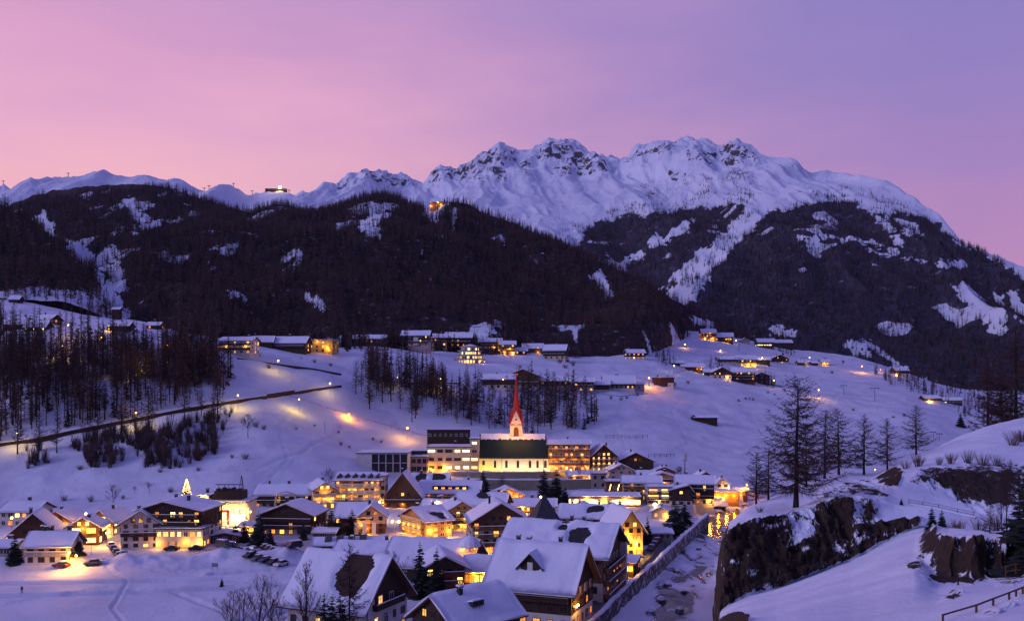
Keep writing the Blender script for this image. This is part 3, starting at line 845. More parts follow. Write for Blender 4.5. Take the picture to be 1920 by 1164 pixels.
# ---------------------------------------------------------------- rocky hillside in front on the right
def ZC(z, Y): return (H0 - z * F / Y, Y)
_low = [ZC(-60, Y) for Y in (15, 55, 110, 140, 160, 180, 200, 215, 250)]
COL_H = {
 1285: _low, 1318: _low,
 1334: [(1560, 15), (1215, 66), (1172, 128), ZC(-46, 140), ZC(-50, 147), ZC(-54, 155), ZC(-56, 170), ZC(-57, 185), ZC(-58, 230)],
 1346: [(1500, 15), (1180, 70), (1150, 132), (1080, 135), (1010, 138), (1004, 150), (1000, 165), (1000, 180), (1060, 230)],
 1400: [(1460, 15), (1190, 60), (1120, 134), (1040, 137), (972, 141), (957, 155), (952, 168), (950, 182), (1060, 240)],
 1450: [(1450, 15), (1190, 60), (1104, 136), (1030, 139), (960, 143), (945, 160), (932, 180), (930, 200), (1050, 260)],
 1500: [(1440, 15), (1180, 58), (1086, 138), (1025, 141), (956, 145), (940, 165), (918, 188), (912, 205), (1040, 270)],
 1560: [(1440, 15), (1180, 56), (1064, 140), (1003, 143), (942, 147), (925, 165), (900, 185), (890, 210), (1020, 290)],
 1600: [(1430, 15), (1180, 55), (1046, 141), (990, 144), (930, 148), (916, 165), (895, 190), (884, 215), (1000, 300)],
 1640: [(1430, 15), (1178, 54), (1026, 142), (985, 145), (938, 148), (920, 165), (903, 180), (884, 215), (980, 300)],
 1690: [(1420, 15), (1175, 52), (1000, 143), (972, 145), (944, 148), (936, 156), (884, 169), (862, 215), (960, 300)],
 1720: [(1420, 15), (1175, 51), (990, 143), (970, 145), (949, 148), (942, 155), (882, 167), (850, 218), (945, 300)],
 1760: [(1420, 15), (1172, 50), (988, 142), (974, 144), (956, 147), (950, 154), (880, 166), (834, 227), (925, 305)],
 1800: [(1420, 15), (1172, 48), (992, 140), (980, 143), (964, 146), (958, 153), (884, 166), (815, 236), (900, 310)],
 1850: [(1420, 15), (1170, 46), (1000, 138), (988, 141), (972, 144), (964, 152), (888, 166), (792, 246), (880, 312)],
 1920: [(1420, 15), (1165, 44), (1004, 135), (990, 138), (974, 142), (964, 150), (886, 168), (778, 255), (860, 320)],
 2150: [(1400, 15), (1150, 42), (1000, 130), (985, 134), (965, 138), (950, 145), (840, 172), (755, 258), (840, 325)],
}
HP = np.arange(1286, 2150, 1.6)
_hk = sorted(COL_H)
_hz = np.array([np.interp(HP, _hk, [zz(*COL_H[k][q]) for k in _hk]) for q in range(9)])
_hY = np.array([np.interp(HP, _hk, [COL_H[k][q][1] for k in _hk]) for q in range(9)])
_n1 = fbm(HP / 34, HP * 0, 4, 401, .6); _n2 = fbm(HP / 16, HP * 0 + 5, 3, 402, .6); _in = sstep(1346, 1375, HP) * (1 - sstep(1690, 1730, HP))
_hz[4] += 1.7 * _n1 * _in; _hz[3] += 1.4 * _n2 * _in; _hz[2] += .3 * _n1 * _in; _hY[3] += 1.6 * _n1 * _in; _hY[4] += (1.5 + 2.2 * _n2) * _in; _hY[2] += .8 * _n1 * _in
# knots closer together on the cliffs
_tk = np.array([0, .10, .30, .42, .54, .62, .78, .94, 1.0])
HT = np.concatenate([np.linspace(0, .10, 30, False), np.linspace(.10, .30, 340, False), np.linspace(.30, .54, 230, False), np.linspace(.54, 1, 210)])
HYY = np.array([np.interp(HT, _tk, _hY[:, i]) for i in range(len(HP))]).T
HZ = np.array([np.interp(HT, _tk, _hz[:, i]) for i in range(len(HP))]).T
HZ = gauss_smooth(gauss_smooth(HZ, 4.0, 0), 5.0, 1); HYY = gauss_smooth(gauss_smooth(HYY, 4.0, 0), 5.0, 1)
HX = (HP[None, :] - 960) / F * HYY
# rock knoll on the lower right
_kw = sstep(1712, 1760, HP) * (1 - .35 * sstep(1880, 1960, HP))
_kf = 83 + 9 * sstep(1790, 1715, HP) + 2.5 * fbm(HP / 26, HP * 0, 3, 44)
_kp = sstep(0, 4.0, HYY - _kf[None]) * (1 - sstep(12, 44, HYY - _kf[None]))
HZ = HZ + _kw[None] * _kp * (3.3 + .8 * fbm(HX / 5, HYY / 6, 3, 45)) - _kw[None] * 1.3 * sstep(55, 82, HYY) * (1 - sstep(90, 120, HYY))
_dy = np.gradient(HYY, axis=0); _gz = np.gradient(HZ, axis=0)
st_y = _gz / np.maximum(_dy, 1e-3)
st_x = np.gradient(HZ, axis=1) / np.maximum(np.gradient(HX, axis=1), 1e-3)
steep = sstep(.45, .95, np.maximum(st_y, np.abs(st_x) * .8)) * (HYY > 60)
steep = gauss_smooth(gauss_smooth(steep, 2, 0), 2, 1)
rk1 = ridged(HX / 6.0, HZ / 9.0 + HYY / 30, 4, 301); rk2 = ridged(HX / 1.7, HZ / 2.2 + HYY / 8, 3, 305)
HPX = 960 + HX / HYY * F; HPY = H0 - HZ / HYY * F
OUT_H = [[(1430, 975), (1480, 960), (1520, 935), (1590, 900), (1650, 905), (1680, 925), (1640, 940), (1560, 955), (1500, 985)], [(1690, 905), (1720, 880), (1780, 872), (1850, 868), (1930, 860), (1940, 960), (1840, 960), (1760, 920)],
         [(1690, 1052), (1720, 1040), (1745, 1058), (1700, 1068)], [(1790, 1015), (1850, 1010), (1860, 1090), (1740, 1090), (1735, 1050)], [(1860, 1085), (1925, 1060), (1925, 1090), (1870, 1100)], [(1840, 1150), (1905, 1112), (1910, 1122), (1850, 1164), (1830, 1170)]]
outc = gauss_smooth(gauss_smooth(multi_poly(HPX, HPY, OUT_H, 10, 41).astype(float), 2, 0), 2, 1)
SOLID_H = [[(1738, 1040), (1790, 1022), (1870, 1020), (1890, 1088), (1750, 1092)], [(1752, 888), (1800, 880), (1930, 880), (1930, 952), (1850, 948), (1770, 918)]]
solid = gauss_smooth(gauss_smooth(multi_poly(HPX, HPY, SOLID_H, 12, 43).astype(float), 2, 0), 2, 1)
amp = np.maximum(steep * (1 - .55 * solid), outc * .45)
rk3 = ridged(HX / .7 + HZ / 2.5, HZ / .9, 2, 309)
HYY = HYY - amp * (2.2 * rk1 + 1.0 * rk2 + .25 * rk3)
HZ = HZ + amp * (.9 * rk2 + .8 * rk1) + (1 - steep) * (fbm(HX / 14, HYY / 14, 4, 60) * .45 + .06 * fbm(HX / 1.6, HYY / 1.6, 2, 66))
brk = fbm(HX / 3.2, HZ / 2.4 + HYY / 9, 4, 71)
hrock = np.maximum(np.maximum(steep * (1.10 - .75 * np.maximum(brk - .08, 0)), outc * (.62 + .5 * brk)), solid * (.95 + .45 * brk)) - .12
M['hillside'] = mat_mountain('hillside_snow_rock', 36.0, (.010, .0075, .0065), (.080, .053, .040), 1.1)
hillside = grid_obj('hillside', HX, HYY, HZ, M['hillside'], {'rock': hrock, 'litter': np.zeros(HZ.shape)})
_HPY = H0 - HZ / HYY * F
_st4 = np.maximum(steep, outc)[:-1, :-1].ravel() > .45
_fl = np.ones(len(hillside.data.polygons), bool); _fl[_st4] = False
hillside.data.polygons.foreach_set('use_smooth', _fl)
def on_hill(px, py, y0=20, y1=400):
    """first point of the hillside through a photo pixel"""
    i = int(round(np.interp(px, HP, np.arange(len(HP)))))
    ok = np.nonzero((_HPY[:, i] <= py) & (HYY[:, i] > y0) & (HYY[:, i] < y1))[0]
    j = ok[0] if len(ok) else int(np.argmin(np.abs(_HPY[:, i] - py)))
    return Vector((HX[j, i], HYY[j, i], HZ[j, i]))
def hill_z(px, Y):
    i = int(round(np.interp(px, HP, np.arange(len(HP)))))
    return Vector(((px - 960) / F * Y, Y, float(np.interp(Y, HYY[:, i], HZ[:, i]))))

# ---------------------------------------------------------------- frozen river
def mat_river():
    m, nt = new_mat('river_ice')
    co = nd(nt, 'ShaderNodeNewGeometry').outputs['Position']
    mp = nd(nt, 'ShaderNodeMapping', {0: co, 'Rotation': (0, 0, R(20)), 'Scale': (.115, .05, .1)})
    n = nd(nt, 'ShaderNodeTexNoise', {0: mp.outputs[0], 'Scale': 1.0, 'Detail': 9.0, 'Roughness': .6, 'Distortion': 1.1})
    n2 = nd(nt, 'ShaderNodeTexNoise', {0: co, 'Scale': .9, 'Detail': 5.0})
    op = nd(nt, 'ShaderNodeAttribute', attribute_name='open').outputs['Fac']
    v = math_(nt, 'ADD', math_(nt, 'ADD', n.outputs[0], op), math_(nt, 'MULTIPLY', n2.outputs[0], .12))
    f = maprange(nt, v, .575, .62)
    ice = mixc(nt, maprange(nt, v, .40, .60), (.76, .77, .82), (.50, .52, .60))
    col = mixc(nt, f, ice, (.022, .025, .034))
    p = finish(nt, col, .6, math_(nt, 'ADD', math_(nt, 'MULTIPLY', math_(nt, 'SUBTRACT', 1.0, f), 1.0), math_(nt, 'MULTIPLY', n2.outputs[0], .4)), .55, .35, spec=.5)
    nt.links.new(maprange(nt, f, 0, 1, .75, .08), p.inputs['Roughness'])
    return m
rv = np.array(RIV, float)
seg = np.concatenate([[0], np.cumsum(np.hypot(*np.diff(rv, axis=0).T))])
ss = np.linspace(0, seg[-1], 260)
cxr = gauss_smooth(np.interp(ss, seg, rv[:, 0]), 6, 0); cyr = gauss_smooth(np.interp(ss, seg, rv[:, 1]), 6, 0)
tx = np.gradient(cxr); ty = np.gradient(cyr); ln = np.hypot(tx, ty); nx_, ny_ = ty / ln, -tx / ln
off = np.linspace(-15, 15, 40)
RX = cxr[:, None] + nx_[:, None] * off[None]; RY = cyr[:, None] + ny_[:, None] * off[None]
ice_h = fbm(RX / 5, RY / 9, 4, 88)
RZ = -51.75 + .30 * np.maximum(ice_h, 0) + .5 * sstep(7.5, 12, np.abs(off))[None] * (1 + fbm(RX / 4, RY / 4, 3, 90))
op = .15 * np.exp(-((RY - 335) / 26) ** 2) * (np.abs(off)[None] < 7.5) - .5 * sstep(4.5, 9, np.abs(off)[None] + 4.5 * fbm(RX / 9, RY / 14, 3, 93))
op = op + .03 * (RY < 260)
RZ = RZ + .55 * np.maximum(0, fbm(RX / 3.2, RY / 4.5, 3, 95)) * (op < -.05)
river = grid_obj('river', RX, RY, RZ, mat_river(), {'open': op})

# ---------------------------------------------------------------- river wall with snow on its coping
def mat_stone(name, c1, c2, c3, scale=1.6, mortar=.5):
    m, nt = new_mat(name)
    co = nd(nt, 'ShaderNodeNewGeometry').outputs['Position']
    v = nd(nt, 'ShaderNodeTexVoronoi', {0: co, 'Scale': scale})
    v2 = nd(nt, 'ShaderNodeTexVoronoi', {0: co, 'Scale': scale}, feature='DISTANCE_TO_EDGE')
    n = nd(nt, 'ShaderNodeTexNoise', {0: co, 'Scale': .55, 'Detail': 6.0})
    r = nd(nt, 'ShaderNodeSeparateColor', {0: v.outputs['Color']}).outputs[0]
    col = mixc(nt, r, c1, c2)
    col = mixc(nt, maprange(nt, n.outputs[0], .52, .62), col, c3)
    e = maprange(nt, v2.outputs[0], 0, .12)
    col = mixc(nt, math_(nt, 'MULTIPLY', math_(nt, 'SUBTRACT', 1.0, e), mortar), col, (.03, .028, .026))
    finish(nt, col, .9, e, .8, .15)
    M[name] = m
mat_stone('river_stone', (.07, .06, .056), (.20, .175, .165), (.50, .50, .55), .9)
mat_stone('church_stone', (.22, .19, .14), (.34, .29, .20), (.26, .22, .16), 2.2, .25)
mat_stone('dry_stone', (.13, .11, .10), (.28, .25, .23), (.6, .6, .64), .8)
def mat_roof_snow():
    m, nt = new_mat('roof_snow')
    co = nd(nt, 'ShaderNodeNewGeometry').outputs['Position']
    n = nd(nt, 'ShaderNodeTexNoise', {0: co, 'Scale': 1.1, 'Detail': 5.0, 'Roughness': .6})
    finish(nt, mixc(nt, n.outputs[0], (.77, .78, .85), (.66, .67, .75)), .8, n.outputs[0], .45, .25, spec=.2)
    M['roof_snow'] = m
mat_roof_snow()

def strip_wall(name, pts, zb, zt, th, mat, label, cat, snow=.3, group=None, parent=None, rough=0.0):
    """wall along plan points; zb, zt numbers or functions of (x, y)"""
    fb = zb if callable(zb) else (lambda x, y: zb); ft = zt if callable(zt) else (lambda x, y: zt)
    P = []
    for (x1, y1), (x2, y2) in zip(pts[:-1], pts[1:]):
        n = max(1, int(math.hypot(x2 - x1, y2 - y1) / 2.5))
        P += [(x1 + (x2 - x1) * i / n, y1 + (y2 - y1) * i / n) for i in range(n)]
    P.append(pts[-1])
    mb = MB(); sn = MB(); prev = None; rnd = random.Random(5)
    for i, (x, y) in enumerate(P):
        a = P[max(0, i - 1)]; b = P[min(len(P) - 1, i + 1)]
        d = Vector((b[0] - a[0], b[1] - a[1], 0)).normalized(); nrm = Vector((d.y, -d.x, 0)) * th / 2
        o = Vector((x, y, 0)) + nrm * rough * rnd.uniform(-1, 1); z0, z1 = fb(x, y), ft(x, y) + rough * rnd.uniform(-.6, .6)
        cur = [o - nrm + Vector((0, 0, z0)), o + nrm + Vector((0, 0, z0)), o + nrm + Vector((0, 0, z1)), o - nrm + Vector((0, 0, z1))]
        h = snow * rnd.uniform(.75 - rough, 1.25 + rough * 2)
        up = Vector((0, 0, z1 + .003))
        sc = [o - nrm * 1.25 + up, o - nrm * 1.1 + up + Vector((0, 0, h * .7)), o + up + Vector((0, 0, h)), o + nrm * 1.1 + up + Vector((0, 0, h * .7)), o + nrm * 1.25 + up]
        if prev:
            pc, ps = prev
            for k in range(4): mb.face((pc[k], pc[(k + 1) % 4], cur[(k + 1) % 4], cur[k]))
            for k in range(4): sn.face((ps[k], ps[k + 1], sc[k + 1], sc[k]))
        else:
            mb.face(cur[::-1]); sn.face(sc[::-1])
        prev = (cur, sc)
    mb.face(prev[0]); sn.face(prev[1])
    o = mb.build(name, [mat], parent)
    if not parent: tag(o, label, cat, group)
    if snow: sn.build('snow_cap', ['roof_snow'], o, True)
    return o
strip_wall('river_wall', WALL, -55, lambda x, y: -47.7, .9, 'river_stone', 'long stone embankment wall with snowy coping between the riverside road and the frozen river', 'wall', .4, rough=.35)

# ---------------------------------------------------------------- building materials
for n_, a_, b_ in (('plaster_white', (.60, .56, .53), (.50, .46, .43)), ('plaster_cream', (.56, .47, .34), (.48, .40, .28)), ('plaster_yellow', (.60, .40, .11), (.52, .34, .09)), ('plaster_orange', (.50, .24, .07), (.42, .19, .05)),
                   ('plaster_grey', (.30, .28, .27), (.24, .22, .21)), ('plaster_pink', (.50, .38, .33), (.42, .32, .28)), ('concrete', (.22, .20, .18), (.30, .28, .25))):
    mat_noise(n_, a_, b_, .5, .9, .15, .02)
for n_, a_, b_ in (('wood_dark', (.030, .019, .014), (.055, .033, .023)), ('wood_brown', (.085, .043, .024), (.13, .068, .036)), ('wood_red', (.12, .042, .026), (.17, .06, .035)), ('wood_honey', (.26, .13, .05), (.34, .18, .07))):
    mat_noise(n_, a_, b_, 2.0, .8, .4, .03, (1.5, 1.5, 6))
mat_noise('roof_dark', (.022, .018, .018), (.045, .036, .034), 1.2, .7, .3, .03)
mat_noise('roof_green', (.010, .026, .022), (.016, .040, .034), 1.0, .6, .3, .02, (8, 1, 1))
mat_noise('spire_red', (.42, .030, .012), (.52, .045, .018), 1.2, .6, .3, .02, (1, 1, 6))
mat_noise('slate', (.034, .032, .040), (.060, .056, .066), 1.8, .6, .6, .05, (1, 1, 3))
mat_noise('metal_dark', (.02, .02, .022), (.04, .04, .042), 4, .5, .2, .02)
mat_noise('metal_grey', (.16, .16, .17), (.24, .24, .25), 4, .5, .2, .02)
mat_noise('red_paint', (.34, .03, .02), (.40, .05, .03), 3, .5, .1, .01)
mat_noise('frame_white', (.55, .53, .50), (.62, .60, .57), 3, .6, .1, .01)
mat_noise('banner_cloth', (.60, .56, .54), (.70, .66, .64), 2, .9, .2, .02)
def mat_glass():
    m, nt = new_mat('window_glass')
    finish(nt, (.018, .018, .024), .12, spec=.6)
    M['window_glass'] = m
mat_glass()
def mat_lit(name, c, s):
    m, nt = new_mat(name)
    n = nd(nt, 'ShaderNodeTexNoise', {0: objco(nt), 'Scale': 1.7, 'Detail': 2.0})
    r = nd(nt, 'ShaderNodeObjectInfo').outputs['Random']
    k = math_(nt, 'MULTIPLY', maprange(nt, n.outputs[0], .25, .75, .45, 1.35), maprange(nt, r, 0, 1, .6, 1.4))
    p = finish(nt, (.05, .04, .03), .3, emit=c, estr=1.0)
    nt.links.new(math_(nt, 'MULTIPLY', k, s), p.inputs['Emission Strength'])
    M[name] = m
mat_lit('lit_yellow', (1.0, .49, .085), 2.3)
mat_lit('lit_orange', (1.0, .30, .03), 1.5)
mat_lit('lit_bright', (1.0, .60, .16), 3.4)
mat_lit('lit_dim', (1.0, .40, .07), .75)
mat_lit('lit_white', (1.0, .76, .34), 4.0)
def mat_bulb(name, c, s):
    m, nt = new_mat(name)
    finish(nt, (.2, .2, .2), .4, emit=c, estr=s)
    M[name] = m
mat_bulb('bulb_warm', (1.0, .60, .09), 9)
mat_bulb('bulb_orange', (1.0, .36, .04), 9)
mat_bulb('bulb_white', (1.0, .82, .42), 9)
mat_bulb('bulb_small', (1.0, .56, .12), 9)

LCOL = {'warm': (1.0, .43, .045), 'orange': (1.0, .33, .0), 'white': (1.0, .64, .20), 'green': (1.0, .63, .04)}
def point_light(name, loc, col, power, parent, rad=.25):
    l = bpy.data.lights.new(name, 'POINT'); l.energy = power; l.color = LCOL[col]; l.shadow_soft_size = rad
    o = bpy.data.objects.new(name, l); C.objects.link(o); o.location = loc; o.parent = parent
    return o

_ball = {}
def ball_mesh(r, mat, n=8):
    key = (r, mat)
    if key not in _ball:
        mb = MB()
        for i in range(n // 2):
            a0 = math.pi * i / (n // 2) - math.pi / 2; a1 = math.pi * (i + 1) / (n // 2) - math.pi / 2
            for j in range(n):
                b0 = 2 * math.pi * j / n; b1 = 2 * math.pi * (j + 1) / n
                q = [Vector((math.cos(a) * math.cos(b), math.cos(a) * math.sin(b), math.sin(a))) * r for a, b in ((a0, b0), (a0, b1), (a1, b1), (a1, b0))]
                if i == 0: q = q[1:]
                elif i == n // 2 - 1: q = q[:3]
                mb.face(q)
        _ball[key] = mb.mesh('bulb', [mat], True)
    return _ball[key]
def wall_lamp(parent, loc, col='warm', power=150, r=.16, out=Vector((0, -.5, 0))):
    o = bpy.data.objects.new('wall_lamp', ball_mesh(r, {'warm': 'bulb_small', 'orange': 'bulb_orange', 'white': 'bulb_white', 'green': 'bulb_small'}[col])); C.objects.link(o)
    o.parent = parent; o.location = loc
    if power: point_light('lamp_light', out, col, power, o)
    return o

# ---------------------------------------------------------------- windows (shared meshes)
_win = {}
def window_mesh(w, h, glass, frame, cross):
    key = (round(w, 1), round(h, 1), glass, frame, cross)
    if key not in _win:
        w, h = key[0], key[1]; t = min(.12, w * .1)
        mb = MB(); a, b = w / 2, h / 2
        mb.box(-a - t, a + t, -.07, .05, b, b + t, 0); mb.box(-a - t, a + t, -.07, .05, -b - t, -b, 0)
        mb.box(-a - t, -a, -.07, .05, -b, b, 0); mb.box(a, a + t, -.07, .05, -b, b, 0)
        if cross: mb.box(-.04, .04, -.06, .0, -b, b, 0)
        mb.face([Vector((-a, -.02, -b)), Vector((a, -.02, -b)), Vector((a, -.02, b)), Vector((-a, -.02, b))], 1)
        _win[key] = mb.mesh('window', [frame, glass])
    return _win[key]
LITW = ['lit_yellow', 'lit_yellow', 'lit_orange', 'lit_bright', 'lit_dim', 'lit_orange']
def add_window(parent, loc, rot, w, h, glass, frame='frame_white', cross=True, name='window'):
    o = bpy.data.objects.new(name, window_mesh(w, h, glass, frame, cross)); C.objects.link(o)
    o.parent = parent; o.location = loc; o.rotation_euler = (0, 0, rot)
    return o

# ---------------------------------------------------------------- roofs under snow
def roof_parts(root, W, D, y0, he, hr, axis, ov, ovg, th, T, rmat, seed, hole=None, apex=0.0, snowcov=1.0, soffit='wood_brown'):
    """gable roof over x in +-W/2, y in y0..y0+D; axis: direction the ridge runs; apex shifts the ridge sideways"""
    rnd = random.Random(seed)
    if axis == 'x': L, Sp = W, D
    else: L, Sp = D, W
    half = Sp / 2
    def zr(s): # s from -half-ov .. half+ov
        a = apex * half
        if s < a: return hr - (hr - he) * (a - s) / (half + a)
        return hr - (hr - he) * (s - a) / (half - a)
    def P(s, l, z):
        if axis == 'x': return Vector((l, y0 + half + s, z))
        return Vector((s, y0 + half * 0 + D / 2 + l, z))
    a = apex * half
    S0, S1 = -half - ov, half + ov; l0, l1 = -L / 2 - ovg, L / 2 + ovg
    mb = MB()
    for sa, sb in ((S0, a), (a, S1)):
        t = [P(sa, l0, zr(sa)), P(sb, l0, zr(sb)), P(sb, l1, zr(sb)), P(sa, l1, zr(sa))]
        b = [p - Vector((0, 0, th)) for p in t]
        mb.face(t, 0); mb.face(b[::-1], 1)
        for i in range(4):
            if i == 1 and sb == a or i == 3 and sa == a: continue
            mb.face((t[i], b[i], b[(i + 1) % 4], t[(i + 1) % 4]), 1)
    ro = mb.build('roof', [rmat, soffit], root)
    if T <= 0: return ro
    fine = 2 if hole and Sp > 12.5 else 1; ns = 16 * fine; nl = max(6, min(40 * fine, int((l1 - l0) / 1.0 * fine)))
    us = [S0 + (S1 - S0) * i / ns for i in range(ns + 1)]
    ls = [l0 + (l1 - l0) * j / nl for j in range(nl + 1)]
    k = min(range(ns + 1), key=lambda i: abs(us[i] - a)); us[k] = a
    uu, ll = np.meshgrid(us, ls, indexing='ij')
    nz = fbm(uu / 2.6 + seed * 3.1, ll / 2.6 + seed * 1.7, 3, seed % 97)
    # uneven outer edge
    sn = MB(); idx = {}
    for i in range(ns + 1):
        for j in range(nl + 1):
            s, l = us[i], ls[j]
            e = min(s - S0, S1 - s, (l - l0), (l1 - l)); ed = min(1.0, max(0.0, e / .7)) ** .5
            t = T * (.35 + .65 * ed) * (1 + .65 * nz[i, j])
            if e < 1e-6: t = T * max(.15, .55 + .6 * nz[i, j])
            if hole:
                for (hs, hl, rs, rl) in hole:
                    q = (abs((s / half - hs) / rs) ** 2.6 + abs((l / (L / 2) - hl) / rl) ** 2.6) ** .385 + .5 * nz[i, j]
                    if q < 1: t = -.12
                    elif q < 1.25: t = t * (q - 1) / .25
            z = zr(s) + t
            if abs(s - a) < .4: z -= T * .12
            sn.v.append(tuple(P(s, l, z)))
    n2 = nl + 1
    for i in range(ns):
        for j in range(nl):
            sn.f.append((i * n2 + j, (i + 1) * n2 + j, (i + 1) * n2 + j + 1, i * n2 + j + 1)); sn.m.append(0)
    # skirt down to the roof edge
    per = [(i, 0) for i in range(ns + 1)] + [(ns, j) for j in range(1, nl + 1)] + [(i, nl) for i in range(ns - 1, -1, -1)] + [(0, j) for j in range(nl - 1, 0, -1)]
    b0 = len(sn.v)
    for (i, j) in per:
        s, l = us[i], ls[j]
        sn.v.append(tuple(P(s, l, zr(s) + .01)))
    m = len(per)
    for q in range(m):
        i, j = per[q]; i2, j2 = per[(q + 1) % m]
        sn.f.append((i * n2 + j, i2 * n2 + j2, b0 + (q + 1) % m, b0 + q)); sn.m.append(0)
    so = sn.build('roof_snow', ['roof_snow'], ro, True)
    return ro

def flat_roof(root, x0, x1, y0, y1, h, ov, th, T, rmat, seed=1):
    mb = MB(); mb.box(x0 - ov, x1 + ov, y0 - ov, y1 + ov, h + .003, h + th)
    ro = mb.build('roof', [rmat], root)
    if T > 0:
        nx = max(4, int((x1 - x0) / 1.5)); ny = max(4, int((y1 - y0) / 1.5))
        xs = np.linspace(x0 - ov, x1 + ov, nx + 1); ys = np.linspace(y0 - ov, y1 + ov, ny + 1)
        sn = MB()
        for i, xx in enumerate(xs):
            for j, yy in enumerate(ys):
                e = min(i, nx - i, j, ny - j)
                t = T * (.5 if e == 0 else 1) * (1 + .5 * float(fbm(xx / 3 + seed, yy / 3, 2, seed)))
                sn.v.append((xx, yy, h + th + t))
        n2 = ny + 1
        for i in range(nx):
            for j in range(ny):
                sn.f.append((i * n2 + j, (i + 1) * n2 + j, (i + 1) * n2 + j + 1, i * n2 + j + 1)); sn.m.append(0)
        per = [(i, 0) for i in range(nx + 1)] + [(nx, j) for j in range(1, ny + 1)] + [(i, ny) for i in range(nx - 1, -1, -1)] + [(0, j) for j in range(ny - 1, 0, -1)]
        b0 = len(sn.v)
        for i, j in per: sn.v.append((xs[i], ys[j], h + th + .004))
        for q in range(len(per)):
            i, j = per[q]; i2, j2 = per[(q + 1) % len(per)]
            sn.f.append((i * n2 + j, i2 * n2 + j2, b0 + (q + 1) % len(per), b0 + q)); sn.m.append(0)
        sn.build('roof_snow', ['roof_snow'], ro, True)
    return ro

def chimney(root, x, y, z, h=1.6, w=.7, parent=None):
    mb = MB(); mb.box(x - w / 2, x + w / 2, y - w / 2, y + w / 2, z - 1.4, z + h, 0); mb.box(x - w / 2 - .12, x + w / 2 + .12, y - w / 2 - .12, y + w / 2 + .12, z + h + .25, z + h + .4, 0)
    for sx in (-1, 1):
        for sy in (-1, 1):
            mb.box(x + sx * w * .4 - .06, x + sx * w * .4 + .06, y + sy * w * .4 - .06, y + sy * w * .4 + .06, z + h, z + h + .25, 0)
    o = mb.build('chimney', ['metal_dark'], parent or root)
    sn = MB(); sn.box(x - w / 2 - .1, x + w / 2 + .1, y - w / 2 - .1, y + w / 2 + .1, z + h + .403, z + h + .65); sn.build('chimney_snow', ['roof_snow'], o)
    return o

def balcony(root, x0, x1, y, z, dep=1.3, mat='wood_brown', out=(0, -1), snow=True, rail=1.0, xoff=None):
    """front balcony: slab, parapet of boards with gaps, posts; out = which side it hangs on"""
    mb = MB()
    mb.box(x0, x1, -dep, -.004, z - .16, z)
    n = max(3, int((x1 - x0) / .35))
    mb.box(x0, x1, -dep, -dep + .08, z + rail - .1, z + rail); mb.box(x0, x1, -dep + .01, -dep + .06, z + .003, z + .14)
    for i in range(n):
        a = x0 + (x1 - x0) * i / n
        mb.box(a + .02, a + (x1 - x0) / n - .03, -dep + .015, -dep + .055, z + .14, z + rail - .1)
    for sx in (x0, x1 - .07):
        mb.box(sx, sx + .07, -dep + .08, -.004, z + .1, z + rail)
    o = mb.build('balcony', [mat], root)
    if out == (0, -1): o.location = (0, y, 0)
    if snow:
        s = MB(); s.box(x0, x1, -dep - .03, -dep + .13, z + rail + .003, z + rail + .16); s.build('balcony_snow', ['roof_snow'], o)
    return o

